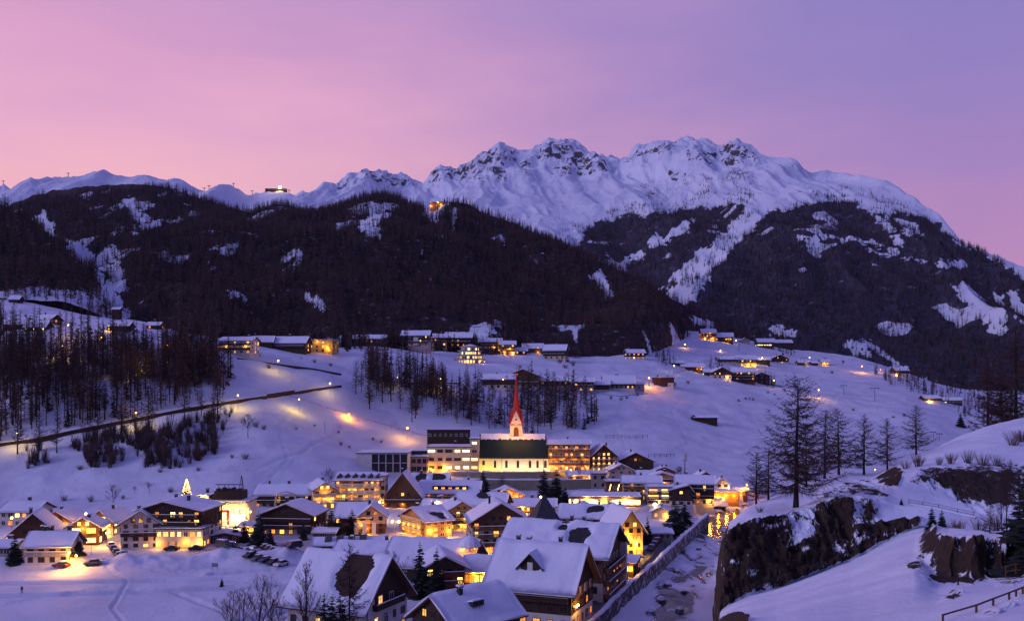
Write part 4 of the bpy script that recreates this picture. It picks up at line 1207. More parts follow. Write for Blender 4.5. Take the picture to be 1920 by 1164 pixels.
HOUSES = {}
_seed = [100]
def house(label, px0, px1, pb, pe, pr, D=10, axis='x', yaw=0, wall='plaster_white', upper=None, up=.45, roof='roof_dark', lit=.35, floors=None, cols=None, balc=(), bmat='wood_brown', Y=None, ymin=200, T=.42, ov=.9, ovg=1.0,
          chim=1, flat=False, cat='house', name='house', group=None, hole=None, apex=0.0, wmat=None, fnd=5.0, lamps=(), wsize=(1.1, 1.3), gwin=True, frame='frame_white', shut=False, side=True, soffit='wood_brown', frontglass=None, litset=None, ww=None, scale_w=1.0):
    _seed[0] += 1; sd = _seed[0]; rnd = random.Random(sd)
    pc = (px0 + px1) / 2
    if Y is None:
        g = on_ground(pc, pb, ymin); Y = g.y; zb = g.z
        zb = zz(pb, Y)
    else:
        zb = zz(pb, Y)
    W = (px1 - px0) / F * Y * scale_w
    he = zz(pe, Y) - zb
    hr = zz(pr, Y + (D / 2 if axis == 'x' and not flat else 0)) - zb
    he = max(he, 2.4); hr = max(hr, he + (.1 if flat else .8))
    root = bpy.data.objects.new(name, None); C.objects.link(root)
    root.location = ((pc - 960) / F * Y, Y, zb); root.rotation_euler = (0, 0, R(yaw))
    root.empty_display_size = 2
    tag(root, label, cat, group)
    h2 = W / 2
    zu = up * he if upper else None
    def shell(nm, z0, z1, mat, gable, inset=0.0):
        mb = MB(); x0, x1 = -h2 + inset, h2 - inset; y0, y1 = inset, D - inset
        mb.box(x0, x1, y0, y1, z0, z1)
        if gable and not flat:
            k = .12
            if axis == 'x':
                ym = D / 2 * (1 + apex)
                for xx in (x0, x1):
                    t = [Vector((xx, y0, z1)), Vector((xx, y1, z1)), Vector((xx, ym, hr - k - .1))]
                    mb.face(t if xx > 0 else t[::-1])
            else:
                xm = h2 * apex
                for yy in (y0, y1):
                    t = [Vector((x0, yy, z1)), Vector((x1, yy, z1)), Vector((xm, yy, hr - k - .1))]
                    mb.face(t if yy == y0 else t[::-1])
        return mb.build(nm, [mat], root)
    if upper:
        shell('wall', -fnd, zu, wall, False)
        shell('upper_wall', zu + .003, he - .02, upper, True, -.06)
    else:
        shell('wall', -fnd, he - .02, wall, True)
    if flat:
        flat_roof(root, -h2, h2, 0, D, he, ov * .5, .3, T, roof, sd)
    else:
        ro = roof_parts(root, W, D, 0, he, hr, axis, ov, ovg, .24, T, roof, sd, hole, apex, soffit=soffit)
    for c in range(chim):
        if flat: cx, cy, cz = rnd.uniform(-.6, .6) * h2, D * rnd.uniform(.3, .7), he + .5
        elif axis == 'x': cx, cy = rnd.uniform(-.7, .7) * h2, D * rnd.uniform(.52, .62); cz = hr - .3
        else: cx, cy = rnd.choice((-1, 1)) * h2 * rnd.uniform(.1, .3), D * rnd.uniform(.25, .7); cz = hr - .6
        chimney(root, cx, cy, cz, rnd.uniform(.9, 1.5), rnd.uniform(.6, .9))
    # windows, floor by floor
    if frame == 'frame_white' and (wall.startswith('wood') or (upper or '').startswith('wood') or rnd.random() < .4): frame = rnd.choice(['wood_brown', 'wood_dark', 'wood_brown', 'frame_white'])
    n = floors or max(1, int(round(he / 2.9)))
    fh = he / n
    wh = min(wsize[1], fh * .55)
    faces = [((0, 0), 0, W)]
    cam2 = Vector((-root.location.x, -root.location.y)); ya = R(yaw)
    for sx in (-1, 1):
        nrm = Vector((sx * math.cos(ya), sx * math.sin(ya)))
        if side and nrm.dot(cam2.normalized()) > .10: faces.append((sx, sx * math.pi / 2, D))
    for fc, rot, LW in faces:
        nc = cols or max(1, int(LW / 2.7))
        if fc in (-1, 1): nc = max(1, int(D / 3.0))
        for k in range(n):
            zc = fh * (k + .52)
            for c in range(nc):
                u = -LW / 2 + LW * (c + .5) / nc
                if nc * n > 24 and rnd.random() < .08: continue
                g = rnd.choice(litset or LITW) if rnd.random() < (lit if fc == (0, 0) or fc == 0 else lit * .6) else 'window_glass'
                bal = k in balc
                w_ = (ww or wsize[0]) * rnd.choice((.8, 1, 1, 1.25)); hh = wh * rnd.choice((.9, 1, 1))
                zz_ = zc
                if bal: hh = min(2.0, fh * .68); zz_ = fh * k + hh / 2 + .12
                pr_ = -.03 if not (upper and zc > zu) else -.09
                if fc in (-1, 1):
                    loc = (fc * (h2 - pr_), D / 2 + u * fc * 1.0, zz_)
                else:
                    loc = (u, pr_, zz_)
                add_window(root, loc, rot, w_, hh, g, frame, cross=True)
    if axis == 'y' and gwin and not flat and hr - he > 2.2:
        ng = 3 if (hr - he) > 3.4 and W > 9 else (2 if W > 6 else 1)
        for c in range(ng):
            u = (c - (ng - 1) / 2) * 2.2 + h2 * apex * .6
            g = rnd.choice(litset or LITW) if rnd.random() < lit else 'window_glass'
            add_window(root, (u, -.03 if not upper else -.09, he + .75), 0, 1.0, 1.1, g, frame)
    for k in balc:
        if k >= 10:   # balcony in the gable
            balcony(root, -h2 * .55, h2 * .55, -.07, he - .1, 1.1, bmat)
        else:
            balcony(root, -h2 * .96, h2 * .96, -.07 if upper else 0, fh * k + .05, 1.25, bmat)
    for (u, f, col, pw) in lamps:
        wall_lamp(root, (u * h2, -.35, f * he), col, pw * 3.0, .14, Vector((0, -.7, -.1)))
    root['W'] = W; root['he'] = he; root['hr'] = hr; root['D'] = D
    HOUSES[label] = root
    return root

# ---------------------------------------------------------------- village, left side
def H(*a, **k): return house(*a, **k)
H('white apartment block with small lit windows beyond the steep gabled chalet', 0, 65, 988, 958, 940, 12, lit=.3, cols=5, floors=2, cat='apartment block', name='apartment_block')
H('steep gabled chalet whose broad snowy roof slopes beside the white chimneyed house', 20, 104, 1022, 1000, 962, 14, 'y', 18, wall='plaster_pink', upper='wood_brown', up=.7, lit=.1, cat='chalet', name='chalet')
H('white two storey house with a row of chimneys on its snowy roof', 48, 128, 1058, 1022, 996, 9, lit=.12, cols=4, floors=2, chim=4, balc=(1,), bmat='plaster_grey', yaw=4, lamps=((.95, .55, 'warm', 260),))
H('brown timber gable over a yellow lit ground floor, behind the steep gabled chalet', 78, 135, 996, 976, 958, 10, 'y', wall='plaster_yellow', upper='wood_red', up=.85, lit=.7, cols=3, cat='chalet', name='chalet', lamps=((-.5, .6, 'warm', 200), (.5, .6, 'warm', 200)))
H('small gabled house with a glowing yellow glazed front between bushes', 128, 184, 1022, 986, 970, 9, 'y', 10, wall='wood_brown', lit=1, cols=2, floors=2, wsize=(2.6, 2.4), litset=['lit_yellow', 'lit_bright'], lamps=((0, .9, 'warm', 420),))
H('orange timber house with a dazzling ground floor under its snowy gable', 165, 213, 1003, 976, 957, 9, 'y', -8, wall='plaster_white', upper='wood_honey', up=.5, lit=.8, cols=3, litset=['lit_bright', 'lit_white'], lamps=((-.4, .35, 'warm', 500), (.4, .35, 'warm', 500)))
H('large dark timber hotel with a long gable and balconies, beside the glowing shop building', 256, 378, 1026, 956, 940, 16, 'y', -4, wall='plaster_white', upper='wood_dark', up=.5, lit=.25, cols=8, floors=5, balc=(3, 4), bmat='wood_dark', chim=4, cat='hotel', name='hotel', apex=-.15)
H('half timbered white hotel wing left of the dark timber hotel', 228, 300, 1028, 980, 957, 12, 'y', 8, wall='plaster_white', lit=.12, cols=4, floors=4, cat='hotel', name='hotel', balc=(2,), bmat='wood_dark')
H('low white terrace wing with two rows of warm windows before the dark timber hotel', 292, 380, 1029, 992, 990, 6, flat=True, wall='plaster_cream', lit=.85, cols=7, floors=2, cat='hotel', name='hotel', chim=0, lamps=((-.9, .3, 'warm', 160), (.3, .35, 'warm', 160), (.9, .35, 'warm', 200)))
H('small red brown hut with a snowy roof at the edge of the car park', 396, 447, 1018, 1010, 1001, 6, 'y', 5, wall='wood_red', lit=0, chim=0, floors=1, cat='hut', name='hut', gwin=False)
# bright shop
sh = H('brilliantly lit white shop building with red framed windows beneath a dark rooftop terrace', 393, 462, 988, 942, 940, 12, flat=True, wall='plaster_white', lit=1, cols=6, floors=4, chim=0, cat='shop', name='shop', litset=['lit_yellow', 'lit_bright'], wsize=(1.3, 1.1), side=False)
W_, he_ = sh['W'], sh['he']
mb = MB(); mb.box(-W_ * .42, W_ * .34, 1.5, 8, he_ + .8, he_ + 3.6); mb.build('terrace_hut', ['wood_dark'], sh)
for i, xx in enumerate((-.36, -.2, -.08, .06, .22)):
    mb = MB(); mb.box(W_ * xx - .5, W_ * xx + .5, 3, 5, he_ + 3.6, he_ + 4.3 + .3 * (i % 2)); mb.tube([Vector((W_ * xx, 4, he_ + 4)), Vector((W_ * xx, 4, he_ + 5.6))], [.08, .08], 5); mb.box(W_ * xx - .9, W_ * xx + .9, 3.2, 4.6, he_ + 5.5, he_ + 5.65)
    mb.build('roof_vent', ['metal_dark'], sh)
mb = MB()
for (a, b, c, d) in ((-.28, -.20, .10, .66), (-.02, .04, .10, .66), (-.28, .04, .62, .70)): mb.box(W_ * a, W_ * b, -.14, -.02, he_ * c, he_ * d)
mb.build('red_frame', ['red_paint'], sh)
mb = MB(); mb.box(-W_ * .62, -W_ * .502, -.6, 4, .2, he_ * .62); mb.build('red_side_panel', ['red_paint'], sh)
for u in (-.62, -.42, -.24, -.06, .12, .3, .45): add_window(sh, (W_ * u if u > -.5 else -W_ * .56, -.03 if u > -.5 else -.64, he_ * .17), 0, 2.2, 2.0, 'lit_white', 'frame_white')
add_window(sh, (-W_ * .12, -.04, he_ * .40), 0, 2.0, 3.4, 'lit_white', 'red_paint'); add_window(sh, (W_ * .25, -.04, he_ * .40), 0, 5.4, 2.2, 'lit_white', 'red_paint')
for u, f in ((-.75, .78), (-.3, .78), (.1, .78), (.5, .78), (.85, .78), (-.6, .3), (.1, .3), (.7, .3)):
    wall_lamp(sh, (u * W_ / 2, -.5, f * he_), 'white', 300, .14, Vector((0, -1.1, 0)))
H('tall narrow yellow lit annex pressed against the bright shop building', 370, 392, 985, 930, 928, 8, flat=True, wall='plaster_yellow', lit=.6, cols=2, floors=4, chim=1, cat='annex', name='annex', lamps=((0, .95, 'white', 500), (0, .5, 'white', 300)))

# ---------------------------------------------------------------- village, middle
ar = H('dark timber guesthouse with an arched balcony front at the foot of the slope', 476, 582, 950, 926, 908, 14, wall='plaster_cream', upper='wood_dark', up=.35, lit=.15, cols=8, floors=3, balc=(1, 2), bmat='wood_dark', cat='guesthouse', name='guesthouse', chim=2, lamps=((-.1, .75, 'warm', 90),))
mb = MB(); aw, ah = ar['W'] * .17, ar['he'] * 1.05
for i in range(10):
    a0, a1 = math.pi * i / 10, math.pi * (i + 1) / 10
    p = [Vector((math.cos(a) * r, yy, ah * .55 + math.sin(a) * r * .8)) for a in (a0, a1) for r in (aw, aw + .55) for yy in (-.9, -.1)]
    for q in ((0, 2, 6, 4), (1, 5, 7, 3), (0, 4, 5, 1), (2, 3, 7, 6)): mb.face([p[k] for k in q])
mb.box(-aw - .55, -aw, -.9, -.1, 0, ah * .55); mb.box(aw, aw + .55, -.9, -.1, 0, ah * .55)
o = mb.build('arch', ['plaster_cream'], ar); o.location = (ar['W'] * .08, -.9, 0)
H('broad gabled chalet with dark upper timbers and a white lower wall behind the spruces', 486, 588, 1003, 964, 944, 14, 'y', -6, wall='plaster_white', upper='wood_dark', up=.45, lit=.2, cols=6, floors=3, balc=(1, 2), bmat='wood_dark', cat='chalet', name='chalet')
H('long balconied hotel with rows of glowing balconies and small snowy dormers', 628, 714, 950, 899, 886, 14, wall='plaster_cream', lit=.65, cols=8, floors=4, balc=(1, 2, 3), bmat='plaster_cream', upper='wood_brown', up=.76, cat='hotel', name='hotel', lamps=[(u, f, 'warm', 90) for u in (-.75, -.25, .3, .8) for f in (.3, .55, .8)], chim=0)
h_ = HOUSES['long balconied hotel with rows of glowing balconies and small snowy dormers']
for i in range(6):
    mb = MB(); x = h_['W'] * (-.42 + .17 * i); z = h_['he'] + .3
    mb.face([Vector((x - 1, .6, z)), Vector((x + 1, .6, z)), Vector((x, .6, z + 1.3))]); mb.face([Vector((x - 1.2, .3, z)), Vector((x, .3, z + 1.6)), Vector((x, 4, z + 1.9)), Vector((x - 1.2, 3, z + .8))]); mb.face([Vector((x + 1.2, .3, z)), Vector((x + 1.2, 3, z + .8)), Vector((x, 4, z + 1.9)), Vector((x, .3, z + 1.6))])
    mb.build('dormer', ['wood_brown'], h_)
H('yellow lit hotel wing with stacked balconies at the left end of the balconied hotel', 588, 630, 955, 917, 904, 16, 'y', 20, wall='plaster_yellow', lit=.6, cols=3, floors=3, balc=(1, 2), bmat='plaster_cream', cat='hotel', name='hotel', lamps=((-.6, .4, 'warm', 260), (.4, .4, 'warm', 260), (0, .8, 'warm', 200)))
H('narrow cream stair tower joining the balconied hotel and the brown gable', 713, 722, 950, 893, 891, 8, flat=True, wall='plaster_cream', lit=.0, cols=1, floors=4, chim=0, cat='tower', name='stair_tower', lamps=((0, .15, 'warm', 260),))
H('tall dark brown timber gable with three small lit windows beside the balconied hotel', 720, 790, 952, 930, 886, 14, 'y', 0, wall='wood_brown', lit=.35, cols=4, floors=2, balc=(1,), bmat='wood_dark', T=.25, cat='chalet', name='chalet', lamps=((0, .35, 'warm', 120),))
H('long yellow building with a snowy roof and a dormer strip below the church wall', 785, 897, 946, 923, 901, 14, yaw=-4, wall='plaster_yellow', lit=.35, cols=9, floors=2, balc=(1,), bmat='wood_brown', cat='hotel', name='hotel', lamps=((-.8, .5, 'warm', 330), (-.3, .5, 'warm', 330), (.2, .5, 'warm', 330), (.75, .5, 'warm', 330)))
h_ = HOUSES['long yellow building with a snowy roof and a dormer strip below the church wall']
mb = MB(); mb.box(-h_['W'] * .28, h_['W'] * .32, 1.2, 5, h_['he'] + .9, h_['he'] + 2.3); dm = mb.build('dormer', ['wood_dark'], h_)
for i in range(5): add_window(dm, (h_['W'] * (-.22 + .12 * i), 1.17, h_['he'] + 1.6), 0, 1.3, .7, ['lit_yellow', 'lit_orange', 'lit_orange', 'lit_yellow', 'lit_bright'][i], 'wood_dark')
H('stepped dark roof building with patches of snow behind the yellow dormered building', 765, 838, 926, 904, 887, 12, wall='wood_dark', lit=.1, cols=6, cat='building', name='building', chim=3, hole=[(-.5, -.3, .5, .3), (-.4, .55, .5, .35)])
H('snowy roofed restaurant hall with a warm lit porch among dark spruces', 628, 692, 1000, 968, 942, 14, wall='wood_brown', lit=.5, cols=5, floors=2, cat='hall', name='hall', lamps=((.5, .5, 'warm', 120),))
H('half timbered gable with white porch columns, right of the restaurant hall', 672, 722, 1000, 966, 947, 14, 'y', 6, wall='wood_brown', upper='plaster_pink', up=.55, lit=.3, cols=3, floors=3, cat='chalet', name='chalet', lamps=((-.3, .3, 'orange', 200),))
H('bright amber hotel with a balconied flank lit by twin street lamps', 795, 851, 1008, 975, 948, 17, 'x', 33, wall='plaster_orange', lit=.25, cols=4, floors=3, cat='hotel', name='hotel', hole=[(-.6, .2, .16, .5), (-.85, .4, .14, .3)], lamps=((-.7, .45, 'warm', 300), (.7, .4, 'warm', 200)), chim=2)
h_ = HOUSES['bright amber hotel with a balconied flank lit by twin street lamps']
for k in (1, 2, 3):
    b = balcony(h_, -7.5, 7.5, 0, 0, 1.2, 'plaster_yellow'); b.rotation_euler = (0, 0, -math.pi / 2); b.location = (-h_['W'] / 2, 8.5, h_['he'] / 3.4 * k)
for yy in (2.5, 6, 9.5, 13):
    for f in (.25, .62): wall_lamp(h_, (-h_['W'] / 2 - .4, yy, h_['he'] * f), 'warm', 210, .13, Vector((-.9, 0, 0)))
H('snowy roofed chalet with dark gable half hidden behind the amber hotel', 850, 945, 975, 946, 923, 12, 'x', -12, wall='plaster_cream', upper='wood_dark', up=.5, lit=.25, cols=6, floors=2, chim=3, cat='chalet', name='chalet', hole=[(-.3, .1, .25, .3)])
H('glowing orange gabled pavilion just below the church terrace wall', 924, 983, 946, 928, 915, 10, 'y', 8, wall='wood_honey', lit=.8, cols=5, floors=1, cat='pavilion', name='pavilion', chim=0, lamps=((-.6, .8, 'warm', 330), (0, 1.0, 'warm', 330), (.6, .8, 'warm', 330)))
H('greenish yellow balconied house tucked between the amber hotel and the big gabled chalet', 838, 893, 992, 956, 940, 12, 'y', 15, wall='plaster_yellow', lit=.5, cols=4, floors=3, balc=(1, 2), bmat='wood_brown', cat='house', lamps=((0, .3, 'warm', 200), (.5, .6, 'warm', 160)), hole=[(.4, -.3, .4, .4)])
H('big gabled chalet with white balconies and amber windows left of the pointed tower', 884, 995, 1037, 976, 943, 16, 'y', 8, wall='plaster_white', upper='wood_brown', up=.80, lit=.35, cols=6, floors=4, balc=(1, 2, 3), bmat='wood_brown', cat='chalet', name='chalet', lamps=((-.5, .12, 'orange', 160), (.2, .12, 'orange', 160)), litset=['lit_yellow', 'lit_orange'])
H('snowy roof with dark dormer and chimneys right of the pointed tower', 1050, 1165, 1018, 970, 946, 14, yaw=-8, wall='plaster_cream', lit=.3, cols=8, floors=3, cat='hotel', name='hotel', chim=3, hole=[(-.35, .15, .3, .28)])
H('mustard yellow gabled house with tall dark windows beside the riverside road', 1160, 1206, 1042, 988, 957, 16, 'y', 12, wall='plaster_yellow', lit=.3, cols=3, floors=4, cat='house', ov=1.4, lamps=((.4, .35, 'warm', 420), (-.3, .7, 'warm', 220)), wsize=(.9, 1.7))
H('long low building faced in orange boards with a blazing glass front', 1068, 1200, 950, 932, 930, 14, flat=True, yaw=-5, wall='wood_honey', lit=1, cols=14, floors=1, chim=0, cat='hall', name='hall', litset=['lit_bright', 'lit_white'], wsize=(1.9, 2.3), lamps=((-.5, .85, 'warm', 300), (0, .85, 'warm', 300), (.6, .85, 'warm', 300)))
H('square grey concrete block standing at the end of the church wall', 1109, 1137, 916, 888, 887, 8, flat=True, wall='concrete', lit=0, cols=2, floors=2, chim=0, cat='building', name='building')
st = H('brown flat roofed annex crossed by two slanting light strips', 1137, 1168, 926, 903, 902, 8, flat=True, wall='wood_brown', lit=0, cols=1, floors=1, chim=0, cat='annex', name='annex')
for u in (-.55, .45):
    mb = MB(); mb.obox(Vector((u * st['W'] / 2, -.1, st['he'] * .55)), Vector((.12, 0, 0)), Vector((0, .06, 0)), Vector((.35, 0, 1.3))); mb.build('light_strip', ['bulb_small'], st)
H('yellow hotel with brown balconies under a snowy roof, next to the light strip annex', 1168, 1238, 938, 904, 892, 12, yaw=-6, wall='plaster_yellow', lit=.25, cols=6, floors=3, balc=(1, 2), bmat='wood_brown', cat='hotel', name='hotel', lamps=((.5, .1, 'warm', 350), (.8, .6, 'warm', 200), (-.6, .3, 'warm', 150)))
H('orange gabled house with one balcony rising behind the yellow hotel', 1217, 1268, 910, 894, 886, 9, 'y', -5, wall='plaster_orange', lit=.2, cols=3, floors=2, balc=(1,), bmat='metal_dark', lamps=((0, .4, 'warm', 220),))
H('brown gabled house below the globe shaped tank', 1226, 1266, 892, 884, 875, 9, 'y', -5, wall='wood_red', lit=.2, cols=3, floors=1, cat='house', chim=2)
H('flat roofed modern house with one big glowing picture window', 1214, 1258, 946, 914, 912, 10, flat=True, wall='plaster_white', lit=.5, cols=2, floors=3, chim=0, ww=3.2, litset=['lit_white', 'lit_bright', 'lit_yellow'], balc=(1, 2), bmat='wood_dark', lamps=((0, .2, 'warm', 300),))
H('modern chalet with a slanting snow roof and a lilac white side wall', 1256, 1298, 948, 918, 909, 12, 'y', 0, wall='plaster_white', upper='wood_dark', up=.3, lit=.1, cols=3, floors=3, cat='chalet', name='chalet', apex=.7)
H('wide snowy roofed chalet with deep dark balconies near the bridge lights', 1268, 1338, 947, 906, 891, 14, yaw=-10, wall='plaster_cream', upper='wood_dark', up=.3, lit=.3, cols=6, floors=3, balc=(1, 2), bmat='wood_dark', cat='chalet', name='chalet', lamps=((-.7, .2, 'warm', 260), (.8, .2, 'warm', 260)))
H('brown gable peeping out behind the wide snowy roofed chalet', 1304, 1342, 906, 896, 884, 10, 'y', wall='wood_red', lit=.2, cols=3, floors=1)
H('small white gabled house with a red base and a bright sign at its corner', 1343, 1367, 924, 906, 896, 8, 'y', -8, wall='red_paint', upper='plaster_white', up=.4, lit=.2, cols=2, floors=2, lamps=((.9, .6, 'white', 300), (.2, .35, 'orange', 160)))
H('low pavilion flooded with orange light near the bridge', 1336, 1386, 943, 923, 921, 10, flat=True, wall='wood_honey', lit=.9, cols=6, floors=1, chim=0, cat='pavilion', name='pavilion', lamps=((-.6, .7, 'orange', 420), (0, .7, 'warm', 420), (.6, .7, 'orange', 420)))
H('tiny kiosk with a snowy cap beyond the flooded pavilion', 1379, 1401, 930, 921, 917, 6, wall='wood_red', lit=.8, cols=2, floors=1, chim=0, cat='kiosk', name='kiosk', lamps=((0, .7, 'orange', 200),))
H('dark hut with a snowy roof above the river wall', 1338, 1361, 958, 947, 941, 5, wall='wood_dark', lit=0, cols=2, floors=1, chim=0, cat='hut', name='hut')
H('tall amber hotel with lit balcony rows at the right of the church', 1028, 1106, 884, 832, 824, 14, yaw=-4, wall='plaster_orange', lit=.55, cols=8, floors=4, upper='wood_dark', up=.85, balc=(1, 2, 3), bmat='wood_brown', cat='hotel', name='hotel', lamps=[(u, f, 'warm', 130) for u in (-.8, -.3, .25, .8) for f in (.2, .5, .78)])
H('dark timber chalet with three strings of small lit windows beside the amber hotel', 1108, 1157, 884, 854, 833, 14, 'y', 5, wall='plaster_cream', upper='wood_dark', up=.3, lit=.85, cols=5, floors=3, balc=(1, 2), bmat='wood_brown', cat='chalet', name='chalet', wsize=(.9, .9), litset=['lit_bright', 'lit_yellow'])
H('wide dark gabled barn house with two bright windows at the meadow edge', 1157, 1226, 884, 864, 848, 14, 'y', 4, wall='wood_dark', lit=.35, cols=5, floors=2, cat='house', litset=['lit_bright', 'lit_orange'])
H('low white gabled house in front of the dark barn house', 1142, 1188, 898, 881, 870, 10, 'y', 5, wall='plaster_pink', lit=.1, cols=3, floors=2)

# school complex beside the church
sc = H('long flat school hall with tall dark glass bays between white pillars', 668, 764, 886, 850, 848, 16, flat=True, wall='plaster_white', lit=0, cols=1, floors=1, chim=0, cat='school', name='school', T=.5)
W_, he_ = sc['W'], sc['he']
for el in list(sc.children):
    if el.name.startswith('window'): bpy.data.objects.remove(el)
for i in range(5):
    a = -W_ * .20 + W_ * .14 * i
    mb = MB(); mb.box(a + .18, a + W_ * .14 - .18, -.12, -.01, .3, he_ * .96); g = mb.build('glass_bay', ['window_glass'], sc)
    f = MB(); f.box(a - .18, a + .18, -.5, -.01, 0, he_ * .985); f.box(a + .18, a + W_ * .14 - .18, -.16, -.125, he_ * .5, he_ * .53); f.build('pillar', ['plaster_white'], sc)
H('white school block with two rows of square windows beside the glass hall', 771, 801, 886, 857, 856, 9, flat=True, wall='plaster_pink', lit=0, cols=3, floors=2, chim=0, cat='school', name='school', wsize=(2, 2))
H('dark recessed school wing between the glass hall and the cream block', 763, 802, 880, 846, 845, 14, flat=True, wall='wood_dark', lit=.1, cols=3, floors=2, chim=0, cat='school', name='school')
H('cream school block with snowy terrace and shop lights at its foot', 801, 882, 884, 838, 836, 14, flat=True, wall='plaster_cream', lit=.25, cols=5, floors=3, chim=1, cat='school', name='school', ww=2.6, litset=['lit_white'], lamps=((-.85, .12, 'warm', 500), (-.2, .15, 'warm', 400)))
H('dark glazed upper storey set back on the hillside above the cream school block', 801, 880, 845, 806, 804, 10, flat=True, wall='wood_dark', lit=0, cols=8, floors=2, chim=0, cat='building', name='building', Y=475, T=.2)
H('slim stair block with a blazing glass strip squeezed against the church', 881, 898, 884, 823, 821, 9, flat=True, wall='plaster_cream', lit=.75, cols=1, floors=4, chim=0, cat='building', name='building', litset=['lit_white', 'lit_bright'], ww=2.2)
H('little floodlit white chapel with a steep gable beside the church', 851, 875, 884, 868, 851, 8, 'y', 4, wall='plaster_white', lit=0, cols=1, floors=1, chim=0, cat='chapel', name='chapel', T=.2, ov=.4, ovg=.4, lamps=((-.8, .1, 'warm', 300), (.8, .1, 'warm', 300), (0, .9, 'warm', 120)))

# ---------------------------------------------------------------- church
def church():
    Y = 440.0; zb = zz(884, Y); k = Y / F
    r = bpy.data.objects.new('church', None); C.objects.link(r); r.location = ((963 - 960) * k, Y, zb); r.rotation_euler = (0, 0, R(-2))
    tag(r, 'floodlit white church with dark green roof and a slender red spire', 'church')
    W, D = 134 * k, 14.0; he = zz(854, Y) - zb; hr = zz(814, Y + 7) - zb
    mb = MB(); x0, x1 = -W / 2, W / 2
    mb.box(x0, x1, 0, D, -4, he)
    for xx in (x0, x1):
        t = [Vector((xx, 0, he)), Vector((xx, D, he)), Vector((xx, D / 2, hr - .4))]; mb.face(t if xx > 0 else t[::-1])
    mb.build('wall', ['plaster_white'], r)
    mb = MB(); ov = .7
    sl = (hr - he) / (D / 2)
    for s in (-1, 1):
        y0 = D / 2 + s * (D / 2 + ov); z0 = he - sl * ov
        q = [Vector((x0 - .6, y0, z0)), Vector((x1 + .6, y0, z0)), Vector((x1 - 1.8, D / 2, hr)), Vector((x0 + .4, D / 2, hr))]
        mb.face(q if s < 0 else q[::-1]); b = [p - Vector((0, 0, .35)) for p in q]; mb.face(b[::-1] if s < 0 else b)
        mb.face((q[0], b[0], b[1], q[1]))
    mb.face((Vector((x1 + .6, -ov, he - sl * ov)), Vector((x1 + .6, D + ov, he - sl * ov)), Vector((x1 - 1.8, D / 2, hr)))); mb.face((Vector((x0 - .6, -ov, he - sl * ov)), Vector((x0 + .4, D / 2, hr)), Vector((x0 - .6, D + ov, he - sl * ov))))
    ro = mb.build('roof', ['roof_green'], r)
    sn = MB(); zc = hr - 2.6
    yA = D / 2 - 2.6 / sl; yB = D / 2 + 2.6 / sl; n = 20
    for i in range(n):
        xa = x0 + 1.0 + (W - 3) * i / n; xb = x0 + 1.0 + (W - 3) * (i + 1) / n
        ja, jb = [.35 * math.sin(q * 1.9) for q in (i, i + 1)]
        sn.face((Vector((xa, yA, zc + .06 + ja)), Vector((xb, yA, zc + .06 + jb)), Vector((xb, D / 2 - .2, hr + .42)), Vector((xa, D / 2 - .2, hr + .42))))
        sn.face((Vector((xa, D / 2 - .2, hr + .42)), Vector((xb, D / 2 - .2, hr + .42)), Vector((xb, yB, zc + .1)), Vector((xa, yB, zc + .1))))
    sn.build('roof_snow', ['roof_snow'], ro, True)
    for i, u in enumerate((-.42, -.26, -.10, .06, .23, .335, .445)):
        mb = MB(); w, h0, h1 = .55, he * .26, he * .62
        if i == 0: h0 = he * .42
        pts = [Vector((-w, 0, h0)), Vector((w, 0, h0)), Vector((w, 0, h1))] + [Vector((math.cos(a) * w, 0, h1 + math.sin(a) * w)) for a in np.linspace(0.3, math.pi - .3, 6)] + [Vector((-w, 0, h1))]
        mb.face(pts, 0)
        for a, b in zip(pts, pts[1:] + pts[:1]):
            c = Vector((0, 0, (h0 + h1) / 2)); oa = a + (a - c).normalized() * .28; ob = b + (b - c).normalized() * .28
            mb.face((a, b, ob + Vector((0, .02, 0)), oa + Vector((0, .02, 0))), 1)
        o = mb.build('window', ['window_glass', 'plaster_grey'], r); o.location = (u * W, -.06, 0)
    for u in (-.5, -.165, .42):
        mb = MB(); mb.box(-.10, .10, -.14, -.01, 0, he - .6); o = mb.build('downpipe', ['metal_dark'], r); o.location = (u * W + (.2 if u < -.4 else 0), 0, 0)
    for u in (-.44, -.3, -.16, -.02, .12, .26, .40, .49):
        wall_lamp(r, (u * W, -3.6, .9), 'white' if u > -.3 else 'green', 1000, .13 if u not in (-.16, .49) else .3, Vector((0, .3, .2)))
    # steeple
    tw = 3.0; tx_, ty_ = W * .030, D / 2 + 2
    zt = zz(796, Y + ty_) - zb; tip = zz(690, Y + ty_) - zb; gt = zz(769, Y + ty_) - zb
    s = bpy.data.objects.new('steeple', None); C.objects.link(s); s.parent = r; s.location = (tx_, ty_, 0)
    s = r
    def V(x, y, z): return Vector((tx_ + x, ty_ + y, z))
    mb = MB(); mb.box(tx_ - tw, tx_ + tw, ty_ - tw, ty_ + tw, -2, zt)
    for a in range(4):
        m = Matrix.Rotation(a * math.pi / 2, 3, 'Z')
        q = [m @ Vector((-tw, -tw, zt)), m @ Vector((tw, -tw, zt)), m @ Vector((0, -tw * .86, gt))]
        mb.face([V(*p) for p in q])
    tower = mb.build('tower', ['plaster_white'], r)
    mb = MB(); mb.box(tx_ - tw - .15, tx_ + tw + .15, ty_ - tw - .15, ty_ + tw + .15, zt - .35, zt - .05); mb.build('cornice', ['plaster_grey'], tower)
